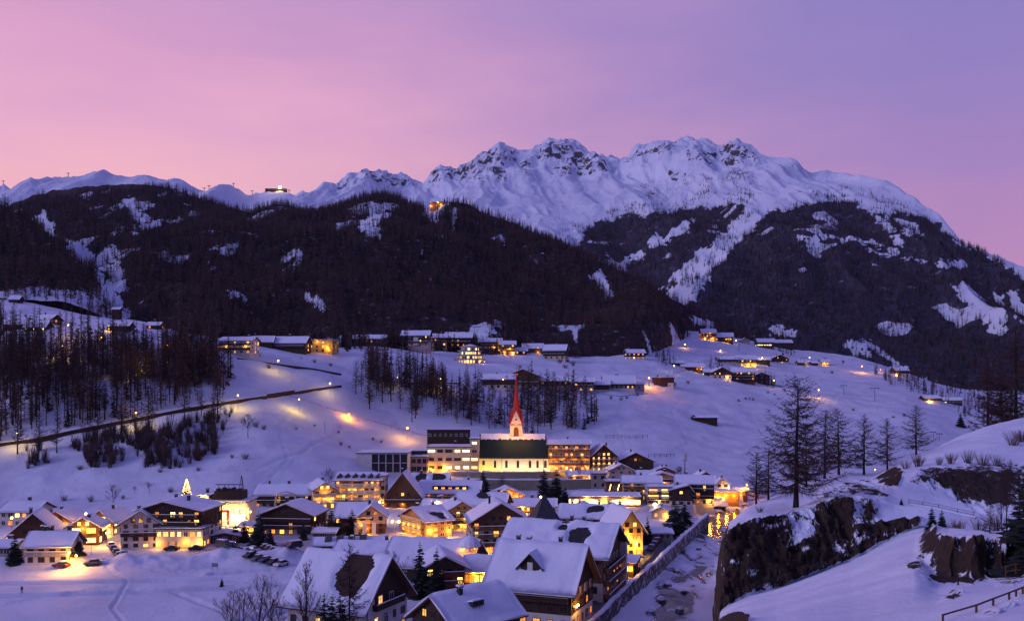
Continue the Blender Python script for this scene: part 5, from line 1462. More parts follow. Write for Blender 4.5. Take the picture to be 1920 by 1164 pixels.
    for a in range(4):
        m = Matrix.Rotation(a * math.pi / 2, 3, 'Z')
        for (w, z0, z1, nm, mt) in ((1.25, zt - 5.9, zt - 2.6, 'belfry_opening', 'wood_red'), (.55, zt + .6, zt + 2.4, 'gable_opening', 'wood_dark')):
            mb = MB(); dd = -tw - .02 if nm == 'belfry_opening' else -tw * .955
            pts = [Vector((-w, dd, z0)), Vector((w, dd, z0)), Vector((w, dd, z1))] + [Vector((math.cos(t) * w, dd, z1 + math.sin(t) * w * 1.3)) for t in np.linspace(.35, math.pi - .35, 6)] + [Vector((-w, dd, z1))]
            mb.face([V(*(m @ p)) for p in pts]); mb.build(nm, [mt], tower)
    mb = MB()   # octagonal spire rising out of four gables
    ring = []
    rad0 = tw * .86
    for k in range(8):
        a = math.pi / 8 + k * math.pi / 4; ring.append((math.cos(a) * rad0 * 1.04, math.sin(a) * rad0 * 1.04))
    zs0 = zt + .2; levels = [(1.0, zs0), (.58, zs0 + (tip - zs0) * .33), (.28, zs0 + (tip - zs0) * .64), (.085, zs0 + (tip - zs0) * .92), (.015, tip)]
    for (f0, za), (f1, zb_) in zip(levels[:-1], levels[1:]):
        for k in range(8):
            a, b = ring[k], ring[(k + 1) % 8]
            mb.face((V(a[0] * f0, a[1] * f0, za), V(b[0] * f0, b[1] * f0, za), V(b[0] * f1, b[1] * f1, zb_), V(a[0] * f1, a[1] * f1, zb_)))
    sp = mb.build('spire', ['spire_red'], r)
    mb = MB()
    for a in range(4):
        m = Matrix.Rotation(a * math.pi / 2, 3, 'Z')
        for sx in (-1, 1):
            q = [m @ Vector((sx * (tw + .2), -tw - .2, zt)), m @ Vector((0, -tw * .86 - .2, gt + .25)), m @ Vector((0, 0, gt + .25)), m @ Vector((sx * (tw + .1), -tw * .2, zt + .2))]
            mb.face([V(*p) for p in q])
    mb.build('gable_roof', ['spire_red'], sp)
    mb = MB(); mb.tube([V(0, 0, tip - .6), V(0, 0, tip + 2.3)], [.06, .04], 5); mb.box(tx_ - .5, tx_ + .5, ty_ - .05, ty_ + .05, tip + 1.5, tip + 1.65); mb.build('cross', ['metal_dark'], sp)
    o = bpy.data.objects.new('spire_ball', ball_mesh(.28, 'metal_grey')); C.objects.link(o); o.parent = sp; o.location = V(0, 0, tip + .3)
    bpy.data.objects.remove(bpy.data.objects['steeple'])
    for (lx, ly) in ((-3.8, -8.5), (3.8, -8.5)):
        wall_lamp(r, (tx_ + lx, ty_ + ly, hr - 1.4), 'orange' if lx > 0 else 'warm', 2400, .10, Vector((0, -.3, 3.4)))
    return r
church()
cx = lambda px, Y: ((px - 960) / F * Y, Y)
strip_wall('terrace_wall', [cx(846, 424), cx(900, 421), cx(960, 420), cx(1020, 421), cx(1068, 426)], -47, lambda x, y: zz(884.5, 421), .7, 'church_stone', 'upper church terrace wall glowing yellow at its left end, directly below the nave', 'wall', .3)
strip_wall('terrace_wall', [cx(893, 400), cx(960, 398), cx(1040, 398), cx(1112, 401)], -50, lambda x, y: zz(899, 399), .8, 'church_stone', 'lower grey stone terrace wall with a snowy top behind the tall spruces', 'wall', .3)
# ---------------------------------------------------------------- pointed tower among the roofs
def pointed_tower():
    Y = 232.0; zb = zz(1075, Y); k = Y / F
    r = bpy.data.objects.new('tower', None); C.objects.link(r); r.location = ((1027 - 960) * k, Y, zb); r.rotation_euler = (0, 0, R(14))
    tag(r, 'square tower with a steep dark slate pyramid roof free of snow', 'tower')
    w = 27 * k; he = zz(977, Y) - zb; ht = zz(925, Y + w) - zb
    mb = MB(); mb.box(-w * .88, w * .88, 0, w * 1.8, -4, he); mb.build('wall', ['plaster_cream'], r)
    mb = MB(); a = [Vector((-w, -w * .1, he)), Vector((w, -w * .1, he)), Vector((w, w * 1.9, he)), Vector((-w, w * 1.9, he))]; t = Vector((0, w * .9, ht))
    for i in range(4):
        m1 = a[i].lerp(t, .12) - Vector((0, 0, .12)); m2 = a[(i + 1) % 4].lerp(t, .12) - Vector((0, 0, .12))
        mb.face((a[i], a[(i + 1) % 4], m2, m1)); mb.face((m1, m2, t))
    mb.face([p - Vector((0, 0, .002)) for p in a][::-1]); mb.build('roof', ['slate'], r)
    add_window(r, (0, -.03, he * .8), 0, 1.2, 1.4, 'window_glass'); add_window(r, (-w * .5, -.03, he * .5), 0, 1.2, 1.4, 'lit_orange')
pointed_tower()

# houses packed between the others
H('pale lit annex wedged between the broad gabled chalet and the restaurant hall', 584, 610, 985, 964, 958, 8, wall='plaster_cream', lit=.7, cols=3, floors=2, cat='annex', name='annex', lamps=((0, .3, 'warm', 260),))
H('low snowy roof of a garage row right of the broad gabled chalet', 590, 626, 1012, 1002, 994, 8, wall='wood_dark', lit=0, cols=3, floors=1, chim=0, cat='garage', name='garage')
H('small white chalet under thick snow in the lane behind the mustard yellow house', 1222, 1254, 973, 958, 950, 9, 'y', -10, wall='plaster_grey', lit=.2, cols=2, floors=1, chim=1, cat='chalet', name='chalet', lamps=((.7, .5, 'warm', 260),))
H('white low shed beside the riverside parking under the dark conifers', 1224, 1258, 1013, 1000, 994, 7, wall='plaster_grey', lit=.1, cols=3, floors=1, chim=0, cat='shed', name='shed')
H('plain snowy roofed house squeezed against the left photo edge below the apartment block', -14, 18, 1042, 1026, 1012, 9, wall='plaster_grey', lit=.15, cols=3, floors=1, ymin=220)
H('narrow brown chalet tucked behind the orange timber house', 196, 228, 990, 972, 958, 9, 'y', 5, wall='wood_brown', lit=.4, cols=2, floors=2, cat='chalet', name='chalet', lamps=((0, .3, 'warm', 260),))
H('cream house with two snowy dormers between the yellow dormered building and the amber hotel', 790, 842, 968, 948, 936, 9, 'x', -10, wall='plaster_cream', lit=.5, cols=4, floors=2, chim=2, lamps=((0, .3, 'warm', 300),))
H('long snowy roof with skylights in front of the lower terrace wall', 955, 1040, 962, 948, 934, 10, 'x', -4, wall='wood_brown', lit=.4, cols=6, floors=1, chim=3, cat='hall', name='hall', lamps=((-.4, .5, 'warm', 260), (.5, .5, 'warm', 260)))
H('flat white building with a lit shop window right of the big gabled chalet', 1000, 1052, 985, 968, 966, 9, flat=True, wall='plaster_cream', lit=.8, cols=4, floors=1, chim=1, cat='shop', name='shop', lamps=((0, .6, 'warm', 300),))
H('snowy roofed chalet between the long low orange hall and the pointed tower', 1064, 1118, 972, 958, 946, 10, 'y', -8, wall='wood_brown', lit=.4, cols=3, floors=1, chim=1, cat='chalet', name='chalet', lamps=((-.5, .5, 'warm', 260),))
H('dark shed with a lit doorway beside the red brown hut', 452, 478, 1000, 988, 980, 7, wall='wood_dark', lit=.5, cols=2, floors=1, chim=0, cat='shed', name='shed', lamps=((0, .5, 'warm', 160),))
H('beige house with a snowy hip beneath the dark barn house', 1196, 1228, 903, 890, 882, 9, wall='plaster_cream', lit=.3, cols=3, floors=1, lamps=((0, .5, 'warm', 200),))
H('brown chalet on the lane below the tall amber hotel', 1066, 1112, 902, 890, 882, 8, wall='wood_brown', lit=.5, cols=4, floors=1, chim=1, cat='chalet', name='chalet', lamps=((-.5, .5, 'warm', 300), (.5, .5, 'warm', 300)))

# ---------------------------------------------------------------- near buildings at the bottom
H('huge steep snowy roof with a bare dark patch, nearest chalet at the field edge', 523, 692, 1204, 1128, 1036, 16, 'x', -24, wall='plaster_white', upper='wood_dark', up=.8, lit=.12, cols=6, floors=3, Y=170, T=.7, ov=1.5, ovg=1.6, hole=[(-.36, .40, .46, .42)], cat='chalet', name='chalet', balc=(), chim=0, fnd=3, roof='wood_dark')
h_ = HOUSES['huge steep snowy roof with a bare dark patch, nearest chalet at the field edge']
wl = h_['W'] / 2
for i, (yy, zzz, w_, hh, g) in enumerate(((4, 3.2, 1.5, 2.2, 'lit_bright'), (8, 3.4, 1.4, 1.6, 'window_glass'), (6, 7.5, 1.3, 1.5, 'lit_yellow'), (10, 7.5, 1.3, 1.5, 'window_glass'))):
    add_window(h_, (wl + .1, yy, zzz), math.pi / 2, w_, hh, g)
b = balcony(h_, -5, 5, 0, 0, 1.3, 'wood_dark'); b.rotation_euler = (0, 0, math.pi / 2); b.location = (wl + .07, 8, 6.2)
mb = MB(); mb.box(-1.1, 1.1, -.12, 0, -1, 9); o = mb.build('white_pier', ['plaster_white'], h_); o.rotation_euler = (0, 0, math.pi / 2); o.location = (wl + .18, 2.6, 0)
H('dark chalet with one chimney and a tilted skylight in its smooth snowy roof', 750, 875, 1266, 1160, 1116, 14.5, 'y', -46, wall='plaster_white', upper='wood_dark', up=.4, lit=.1, cols=4, floors=3, Y=150, T=.7, ov=1.2, cat='chalet', name='chalet', chim=1, fnd=3)
h_ = HOUSES['dark chalet with one chimney and a tilted skylight in its smooth snowy roof']
mb = MB(); c_ = Vector((h_['W'] * .34, 6.2, h_['hr'] - (h_['hr'] - h_['he']) * .62 + .75)); mb.obox(c_, Vector((.55, 0, .12)), Vector((0, 1.2, 0)), Vector((0, 0, .42))); sk = mb.build('skylight', ['metal_dark'], h_)
mb = MB(); mb.obox(c_ + Vector((-.1, 0, .56)), Vector((.75, 0, .16)), Vector((0, 1.35, 0)), Vector((0, 0, .11))); mb.build('skylight_snow', ['roof_snow'], sk)
H('front block of the riverside hotel with a gabled dormer in its deep snowy roof', 912, 1074, 1178, 1095, 1018, 15, 'x', -21, wall='plaster_white', upper='wood_dark', up=.38, lit=.22, cols=6, floors=3, Y=178, T=.8, ov=1.6, ovg=1.4, balc=(2,), bmat='wood_dark', cat='hotel', name='hotel', chim=3, litset=['lit_orange'], fnd=3)
h_ = HOUSES['front block of the riverside hotel with a gabled dormer in its deep snowy roof']
sl = (h_['hr'] - h_['he']) / 7.5; zd = h_['he'] + sl * 2.6
mb = MB(); mb.box(-1.9, 1.9, 2.5, 6.0, zd - 2.0, zd + 1.0); mb.face([Vector((-1.9, 2.5, zd + 1)), Vector((1.9, 2.5, zd + 1)), Vector((0, 2.5, zd + 3.0))])
dm = mb.build('dormer', ['wood_dark'], h_); dm.location = (-.6, -.6, 0)
mb = MB(); mb.box(-.55, .55, 2.42, 2.48, zd - .9, zd + 1.6); mb.build('dormer_panel', ['frame_white'], dm)
mb = MB()
for s in (-1, 1):
    q = [Vector((s * 2.9, 1.9, zd + .3)), Vector((0, 1.9, zd + 3.35)), Vector((0, 7.2, zd + 3.35)), Vector((s * 2.9, 6.4, zd + .3))]
    mb.face(q if s < 0 else q[::-1]); b = [p - Vector((0, 0, .25)) for p in q]; mb.face(b); mb.face((q[0], b[0], b[1], q[1]))
dr = mb.build('dormer_roof', ['roof_dark'], dm)
sn = MB()
for s in (-1, 1):
    q = [Vector((s * 2.75, 2.2, zd + .45)), Vector((0, 2.2, zd + 3.6)), Vector((0, 7.2, zd + 3.7)), Vector((s * 2.75, 6.4, zd + .7))]
    p = [a - Vector((0, 0, .22)) for a in q]; sn.face(q if s < 0 else q[::-1]); sn.face((q[0], p[0], p[1], q[1]))
sn.build('dormer_snow', ['roof_snow'], dr)
for u in (-1.3, 1.3): add_window(dm, (u, 2.45, zd - .1), 0, .9, 1.2, 'window_glass', 'wood_dark')
def side_wall(h, n, m, lit, z0=2.0, dz=3.0, x=1, frame='frame_white', col='lit_orange'):
    rnd = random.Random(9)
    for k in range(n):
        for j in range(m):
            add_window(h, (h['W'] / 2 * x + .1 * x, h['D'] * (j + .5) / m, z0 + dz * k), math.pi / 2 * x, 1.0, 1.4, col if rnd.random() < lit else 'window_glass', frame)
for yy in (2.2, 3.6): wall_lamp(h_, (h_['W'] / 2 + .35, yy, 4.6), 'warm', 420, .26, Vector((.9, 0, 0)))
side_wall(h_, 1, 4, .1, 7.0)
H('long rear block of the riverside hotel with tiers of brown balconies facing the road', 938, 1132, 1140, 1034, 979, 19, 'x', -19, wall='plaster_pink', upper='wood_brown', up=.5, lit=.2, cols=6, floors=4, Y=204, T=.75, ov=1.6, ovg=1.8, cat='hotel', name='hotel', chim=3, hole=[(-.45, .42, .36, .22), (-.2, .02, .12, .1)], fnd=3, side=False)
h_ = HOUSES['long rear block of the riverside hotel with tiers of brown balconies facing the road']
side_wall(h_, 4, 6, .35, 1.8, 2.9)
for k in (1, 2, 3):
    b = balcony(h_, -9, 9, 0, 0, 1.4, 'wood_brown'); b.rotation_euler = (0, 0, math.pi / 2); b.location = (h_['W'] / 2 + .08, 9.5, 2.9 * k)
mb = MB(); mb.box(-.8, .8, -1.5, 0, -2, h_['he']); o = mb.build('white_pier', ['plaster_white'], h_); o.rotation_euler = (0, 0, math.pi / 2); o.location = (h_['W'] / 2 + .08, 18.2, 0)
mb = MB(); mb.box(-h_['W'] / 2 + 1, h_['W'] / 2 + 1.2, 9.2, 9.8, h_['hr'] - .05, h_['hr'] + .3); mb.build('ridge_beam', ['metal_dark'], h_)
H('low dark entrance pavilion with a lit doorway beside the riverside road', 1158, 1188, 1080, 1052, 1040, 8, 'x', -20, wall='wood_dark', lit=.8, cols=3, floors=1, cat='pavilion', name='pavilion', chim=0, T=.35, lamps=((.8, .6, 'warm', 300),))
H('log chalet with a rounded snowy roof and a lit corner lantern', 796, 872, 1112, 1062, 1042, 13, 'y', 12, wall='wood_brown', lit=.12, cols=4, floors=3, balc=(1, 2), bmat='wood_red', cat='chalet', name='chalet', T=.6, ov=1.5, lamps=((.92, .35, 'orange', 160),), chim=0)
H('restaurant wing with a row of glowing amber windows beside the log chalet', 866, 934, 1100, 1070, 1042, 9, 'x', -14, wall='wood_honey', lit=1, cols=6, floors=1, cat='restaurant', name='restaurant', T=.6, chim=0, wsize=(1.6, 2.0), litset=['lit_orange', 'lit_yellow'], lamps=((-.3, .8, 'orange', 200), (.4, .8, 'orange', 200)))
H('long hall roofed in unbroken deep snow, between the car park and the log chalet', 716, 880, 1088, 1062, 1010, 20, 'x', -9, wall='wood_dark', lit=.1, cols=6, floors=2, cat='hall', name='hall', T=.6, chim=0)
H('low snowy roof with a brown gable end at the corner of the car park', 624, 738, 1066, 1038, 1014, 13, 'x', -6, wall='wood_red', lit=.1, cols=5, floors=2, cat='hall', name='hall', chim=2, T=.5)
sk_ = H('narrow roof studded with a row of tilted skylights beside the car park', 590, 716, 1044, 1020, 1006, 9, 'x', 6, wall='wood_dark', lit=.2, cols=6, floors=1, cat='hall', name='hall', chim=0, T=.3)
for i in range(4):
    mb = MB(); x = sk_['W'] * (-.30 + .17 * i); mb.obox(Vector((x, 2.2, sk_['he'] + 1.4)), Vector((1.0, 0, .3)), Vector((0, 1.3, .6)), Vector((0, 0, .12))); mb.build('skylight', ['slate'], sk_)

# ---------------------------------------------------------------- houses along the hillside terraces
V = dict(cat='chalet', name='chalet', T=.35)
H('dark timber farmhouse at the far left above the larch wood', 5, 46, 619, 606, 595, 9, wall='wood_dark', lit=.15, cols=4, floors=2, ymin=450, **V)
H('low chalet with a bright pair of windows on the terrace above the larch wood', 45, 84, 621, 612, 601, 9, wall='wood_dark', lit=.5, cols=5, floors=1, ymin=450, litset=['lit_bright'], **V)
H('chalet with a lit yellow corner standing behind the low terrace chalet', 62, 97, 612, 598, 590, 9, 'x', -15, wall='plaster_yellow', upper='wood_dark', up=.4, lit=.5, cols=3, floors=2, ymin=450, lamps=((.9, .5, 'warm', 260),), **V)
H('lone dark barn with a lamp at its corner above the larches', 201, 240, 621, 610, 604, 8, wall='wood_dark', lit=0, cols=4, floors=1, ymin=450, lamps=((-.85, .4, 'warm', 200),), **V)
H('little house with one orange window at the top edge of the larch wood', 275, 298, 617, 609, 604, 7, wall='wood_dark', lit=.6, cols=2, floors=1, ymin=450, **V)
H('small dark hay hut on the steep meadow under the wooded spur', 16, 35, 567, 560, 554, 6, wall='wood_dark', lit=0, cols=1, floors=1, chim=0, ymin=450, cat='hut', name='hut', T=.3)
H('solitary square hay hut at the meadow corner by the snow gully', 210, 223, 586, 579, 576, 5, wall='wood_dark', lit=0, cols=1, floors=1, chim=0, ymin=450, cat='hut', name='hut', T=.2)
H('white three storey chalet with lit windows, leftmost of the terrace above the hillside road', 408, 473, 664, 638, 632, 10, yaw=-10, wall='plaster_white', lit=.55, cols=5, floors=3, balc=(1, 2), bmat='wood_dark', ymin=450, lamps=((.7, .5, 'warm', 120), (-.5, .5, 'warm', 80)), **V)
H('long low dark roofed house right behind the white three storey chalet', 450, 510, 652, 640, 630, 10, wall='wood_dark', lit=.15, cols=6, floors=1, Y=560, **V)
H('dark timber chalet with a triple lit window above the shrubby bank', 512, 573, 660, 642, 631, 11, yaw=-8, wall='wood_dark', lit=.4, cols=5, floors=2, ymin=450, balc=(1,), bmat='wood_dark', **V)
H('yellow flat roofed apartment house with a string of garden lights', 575, 625, 661, 638, 634, 10, yaw=-12, flat=True, wall='plaster_yellow', lit=.4, cols=4, floors=3, ymin=450, cat='apartment house', name='apartment_house', lamps=((.6, .4, 'warm', 330), (-.2, .9, 'warm', 160)))
H('dark low chalet half hidden by the larch clump in the middle of the slope', 662, 722, 646, 634, 628, 9, wall='wood_dark', lit=.3, cols=6, floors=1, ymin=450, **V)
H('brown chalet with a white bay in its front on the upper terrace', 752, 804, 650, 628, 620, 11, yaw=-5, wall='plaster_pink', upper='wood_dark', up=.45, lit=.2, cols=5, floors=3, ymin=450, balc=(1,), bmat='wood_dark', **V)
h_ = HOUSES['brown chalet with a white bay in its front on the upper terrace']
mb = MB(); mb.box(-1.0, 2.6, -1.0, -.1, 1, h_['he'] * .8); mb.build('bay', ['plaster_white'], h_)
H('linking house with balconies between two brown terrace chalets', 804, 837, 650, 632, 626, 9, wall='plaster_cream', upper='wood_dark', up=.5, lit=.35, cols=4, floors=2, ymin=450, balc=(1,), **V)
H('brown chalet with a broad bright snowy roof just above the round terraced house', 834, 884, 652, 632, 623, 11, yaw=-4, wall='wood_dark', lit=.3, cols=5, floors=2, ymin=450, lamps=((-.6, .3, 'warm', 160),), balc=(1,), **V)
def terraced():
    Y = on_ground(880, 681, 450).y; k = Y / F; zb = zz(681, Y)
    r = bpy.data.objects.new('apartment_house', None); C.objects.link(r); r.location = ((880 - 960) * k, Y, zb)
    tag(r, 'round fronted house stepping down the slope in four glowing terraces', 'apartment house')
    for t in range(4):
        R0 = (27 - 3.2 * t) * k; y0 = t * 3.0; z0 = t * 3.1
        def arc(rad, n=14): return [Vector((-math.cos(math.pi * i / n) * rad, y0 + rad * .55 - math.sin(math.pi * i / n) * rad * .55, 0)) for i in range(n + 1)]
        mb = MB(); a = arc(R0)
        for p, q in zip(a[:-1], a[1:]): mb.face((p + Vector((0, 0, z0 - 3)), q + Vector((0, 0, z0 - 3)), q + Vector((0, 0, z0 + 3)), p + Vector((0, 0, z0 + 3))))
        mb.face([p + Vector((0, 0, z0 + 3)) for p in a] + [Vector((R0, y0 + 9, z0 + 3)), Vector((-R0, y0 + 9, z0 + 3))]); mb.build('wall', ['plaster_cream'], r)
        mb = MB(); b = arc(R0 + 1.2); c = arc(R0 + .05)
        for i in range(len(b) - 1):
            mb.face((b[i] + Vector((0, 0, z0 + 2.7)), b[i + 1] + Vector((0, 0, z0 + 2.7)), b[i + 1] + Vector((0, 0, z0 + 3.6)), b[i] + Vector((0, 0, z0 + 3.6))))
            mb.face((c[i] + Vector((0, 0, z0 + 2.75)), c[i + 1] + Vector((0, 0, z0 + 2.75)), b[i + 1] + Vector((0, 0, z0 + 2.75)), b[i] + Vector((0, 0, z0 + 2.75))))
        mb.build('balcony', ['plaster_grey'], r)
        for i in range(3, 13, 1):
            p = a[i].lerp(a[i + 1], .5) if i < 14 else a[i]
            if t == 3 and i % 2: continue
            ang = math.pi * (i + .5) / 14
            add_window(r, (p.x, p.y - .05, z0 + 1.3), math.pi / 2 * 0 + (ang - math.pi / 2), 1.5, 1.9, random.Random(t * 20 + i).choice(['lit_bright', 'lit_yellow', 'lit_yellow', 'window_glass']))
    mb = MB(); n = 14; R0 = 20 * k
    pts = [Vector((-math.cos(math.pi * i / n) * R0, 9 + R0 * .55 - math.sin(math.pi * i / n) * R0 * .55, 12.5)) for i in range(n + 1)]; tp = Vector((0, 15, 14.6))
    for p, q in zip(pts[:-1], pts[1:]): mb.face((p, q, tp))
    mb.face((pts[-1], Vector((R0, 20, 12.5)), tp)); mb.face((Vector((-R0, 20, 12.5)), pts[0], tp)); mb.face((Vector((R0, 20, 12.5)), Vector((-R0, 20, 12.5)), tp))
    mb.build('roof', ['roof_snow'], r)
    for u in (5, 8, 11): wall_lamp(r, (u, 2.5, 1.2), 'warm', 160, .2, Vector((0, -.6, .4)))
terraced()
H('lively lit chalet with many small dormers right of the round terraced house', 900, 940, 663, 640, 634, 10, wall='plaster_cream', upper='wood_brown', up=.6, lit=.45, cols=4, floors=3, ymin=450, balc=(1, 2), lamps=((.3, .5, 'warm', 160), (.8, .3, 'warm', 160), (.8, .8, 'orange', 120)), chim=4, **V)
H('balconied annex sprinkled with orange lights beside the lively lit chalet', 938, 966, 665, 645, 639, 9, wall='plaster_yellow', upper='wood_brown', up=.6, lit=.6, cols=3, floors=3, ymin=450, balc=(1, 2), lamps=((-.5, .3, 'warm', 160), (.3, .6, 'warm', 160), (.7, .2, 'warm', 160)), **V)
H('small hut with a thick snow cap below the lively lit chalet', 964, 988, 665, 657, 652, 7, wall='wood_dark', lit=.1, cols=2, floors=1, ymin=450, chim=0, cat='hut', name='hut', T=.5)
H('broad dark shed with a bright lamp under its eave on the upper terrace', 980, 1018, 662, 652, 644, 10, wall='wood_dark', lit=.05, cols=4, floors=1, ymin=450, chim=0, lamps=((.5, .2, 'warm', 300),), cat='shed', name='shed', T=.4)
H('unlit terraced chalet above the bare shrubs at the end of the upper terrace', 1018, 1060, 675, 656, 646, 11, 'x', -14, wall='plaster_cream', upper='wood_dark', up=.4, lit=0, cols=4, floors=2, ymin=450, balc=(1,), bmat='wood_dark', **V)
H('solitary white and dark chalet with small lit windows on the open snow shoulder', 1176, 1210, 674, 661, 655, 10, 'x', 8, wall='plaster_white', upper='wood_dark', up=.4, lit=.6, cols=4, floors=2, ymin=450, **V)
# middle row behind the spire
H('dark gabled chalet at the left end of the row behind the spire', 903, 966, 729, 710, 701, 11, 'x', -10, wall='plaster_white', upper='wood_dark', up=.4, lit=.15, cols=5, floors=2, ymin=450, lamps=((.3, .95, 'warm', 80),), **V)
H('big brown gabled chalet directly behind the tip of the red spire', 950, 1010, 726, 704, 692, 11, 'y', -4, wall='plaster_cream', upper='wood_brown', up=.55, lit=.12, cols=5, floors=3, ymin=450, balc=(1,), **V)
H('grey chalet with two rooftop lights, third in the row behind the spire', 1012, 1066, 733, 713, 705, 10, wall='plaster_grey', upper='wood_dark', up=.5, lit=.2, cols=5, floors=2, ymin=450, **V)
H('white house with yellow lit windows in the middle of the row behind the spire', 1066, 1113, 735, 715, 708, 10, wall='plaster_white', upper='wood_dark', up=.65, lit=.45, cols=5, floors=2, ymin=450, balc=(1,), bmat='wood_brown', **V)
H('dark low barn with a white base joining the white lit house', 1112, 1142, 735, 720, 712, 10, wall='plaster_white', upper='wood_dark', up=.3, lit=0, cols=3, floors=1, ymin=450, chim=0, cat='barn', name='barn', T=.4)
H('long farmhouse with a low lit window band above a dry stone bank', 1132, 1190, 733, 718, 704, 13, wall='plaster_white', upper='wood_dark', up=.35, lit=.5, cols=7, floors=1, ymin=450, chim=2, cat='farmhouse', name='farmhouse', T=.45)
H('blank pale gable block closing the right end of the long farmhouse', 1189, 1208, 733, 720, 716, 10, wall='plaster_pink', lit=0, cols=1, floors=1, ymin=450, chim=0, cat='annex', name='annex', T=.4)
H('black timber house with one white corner standing alone by an orange lit road', 1227, 1264, 725, 708, 703, 10, flat=True, wall='wood_dark', lit=0, cols=4, floors=2, ymin=450, chim=2, cat='house', T=.35)
h_ = HOUSES['black timber house with one white corner standing alone by an orange lit road']
mb = MB(); mb.box(h_['W'] * .18, h_['W'] * .47, -.5, -.02, -2, h_['he'] * .42); o = mb.build('white_corner', ['plaster_white'], h_); add_window(o, (h_['W'] * .28, -.53, 1.2), 0, .9, .9, 'window_glass')
H('old black hay barn alone on the wide snow slope, one end taller than the rest', 1302, 1345, 794, 782, 779, 7, wall='wood_dark', lit=0, cols=1, floors=1, chim=0, ymin=450, cat='barn', name='barn', T=.22, gwin=False)
h_ = HOUSES['old black hay barn alone on the wide snow slope, one end taller than the rest']
mb = MB(); w = h_['W']; mb.box(-w * .5 - 1.6, -w * .5 + 1.6, .4, 5, -1, 3.4); mb.face([Vector((-w * .5 - 1.9, .2, 3.4)), Vector((-w * .5 + 1.9, .2, 3.4)), Vector((-w * .5, .2, 5.4))]); mb.face([Vector((-w * .5 - 1.9, .2, 3.4)), Vector((-w * .5, .2, 5.4)), Vector((-w * .5, 5, 5.4)), Vector((-w * .5 - 1.9, 5, 3.4))]); mb.face([Vector((-w * .5 + 1.9, .2, 3.4)), Vector((-w * .5 + 1.9, 5, 3.4)), Vector((-w * .5, 5, 5.4)), Vector((-w * .5, .2, 5.4))]); mb.build('gabled_end', ['wood_dark'], h_)
# upper right hamlet
V2 = dict(cat='chalet', name='chalet', T=.4, ymin=650)
H('brightly lit inn with stacked glowing balconies topmost in the hamlet on the right', 1316, 1343, 637, 623, 617, 12, wall='wood_honey', upper='wood_brown', up=.6, lit=.8, cols=4, floors=3, balc=(1, 2), lamps=((-.6, .2, 'warm', 500), (.5, .2, 'warm', 500), (0, .7, 'warm', 400)), cat='inn', name='inn', ymin=800)
H('dark chalet with a glowing gable corner right of the brightly lit inn', 1340, 1374, 641, 631, 624, 12, 'x', -10, wall='wood_dark', lit=.3, cols=4, floors=1, lamps=((.5, .5, 'warm', 400),), **V2)
H('small pale cabin beside the lift pylon in the upper hamlet', 1388, 1406, 644, 638, 634, 9, 'y', 0, wall='plaster_pink', lit=0, cols=2, floors=1, cat='cabin', name='cabin', ymin=650)
H('timber chalet with a long white light band at the hamlet top', 1421, 1452, 653, 641, 635, 12, 'x', 4, wall='wood_brown', lit=.9, cols=6, floors=1, litset=['lit_white'], wsize=(2, .8), **V2)
H('dark low buildings at the right end of the hamlet top', 1452, 1486, 653, 642, 637, 12, wall='wood_dark', lit=.15, cols=4, floors=1, **V2)
H('brown house with a snowy roof at the left of the hamlet centre', 1347, 1381, 682, 673, 668, 11, wall='plaster_pink', upper='wood_brown', up=.4, lit=.1, cols=4, floors=1, **V2)
H('chalet with a blazing ground floor in the hamlet centre', 1381, 1418, 688, 673, 666, 12, wall='plaster_yellow', upper='wood_dark', up=.5, lit=.6, cols=5, floors=2, lamps=((-.5, .2, 'white', 700), (.2, .2, 'warm', 700), (.8, .2, 'warm', 500)), **V2)
H('bluish roofed house between the blazing chalet and the two dark gables', 1418, 1444, 684, 674, 668, 11, wall='wood_dark', lit=.1, cols=3, floors=1, **V2)
H('dark gabled chalet with small windows at the right of the hamlet centre', 1446, 1479, 681, 672, 665, 11, 'y', 0, wall='plaster_white', upper='wood_dark', up=.3, lit=.2, cols=4, floors=2, **V2)
H('snow roofed house with a bright doorway at the lower left of the hamlet', 1278, 1320, 696, 687, 681, 11, wall='wood_dark', lit=.3, cols=5, floors=1, lamps=((.75, .5, 'warm', 500),), **V2)
H('tiny dark shed at the far left of the hamlet', 1260, 1280, 686, 680, 676, 8, wall='wood_dark', lit=0, cols=2, floors=1, cat='shed', name='shed', ymin=600)
H('low house with ground lights right under the bright doorway house', 1320, 1343, 705, 697, 692, 9, wall='wood_dark', lit=.6, cols=3, floors=1, litset=['lit_bright'], **V2)
H('white gabled chalet facing downhill in the lower hamlet', 1336, 1372, 710, 697, 688, 11, 'y', 6, wall='plaster_white', upper='wood_dark', up=.5, lit=.25, cols=4, floors=2, lamps=((.6, .3, 'warm', 300),), **V2)
H('long brown hotel stepping down the slope at the hamlet foot', 1372, 1415, 718, 697, 689, 12, 'x', -8, wall='wood_brown', lit=.3, cols=6, floors=4, balc=(1, 2, 3), bmat='wood_dark', cat='hotel', name='hotel', ymin=650)
H('dark chalet with a white flank, lowest of the hamlet', 1414, 1443, 720, 704, 698, 10, 'y', -6, wall='wood_dark', lit=.2, cols=3, floors=2, **V2)
H('small hut with a lit side beside the upper pylon', 1497, 1513, 685, 679, 675, 8, wall='wood_dark', lit=.2, cols=2, floors=1, cat='hut', name='hut', ymin=700, lamps=((.9, .3, 'warm', 200),))
H('plain dark hut between the lit hut and the yellow cabin', 1522, 1534, 685, 680, 677, 7, wall='wood_dark', lit=0, cols=1, floors=1, cat='hut', name='hut', ymin=700)
H('yellow walled cabin with a dark roof on the snow crest', 1540, 1556, 685, 678, 673, 8, wall='plaster_yellow', lit=.2, cols=2, floors=1, cat='cabin', name='cabin', ymin=700, T=.1, lamps=((-.3, .6, 'warm', 300),))
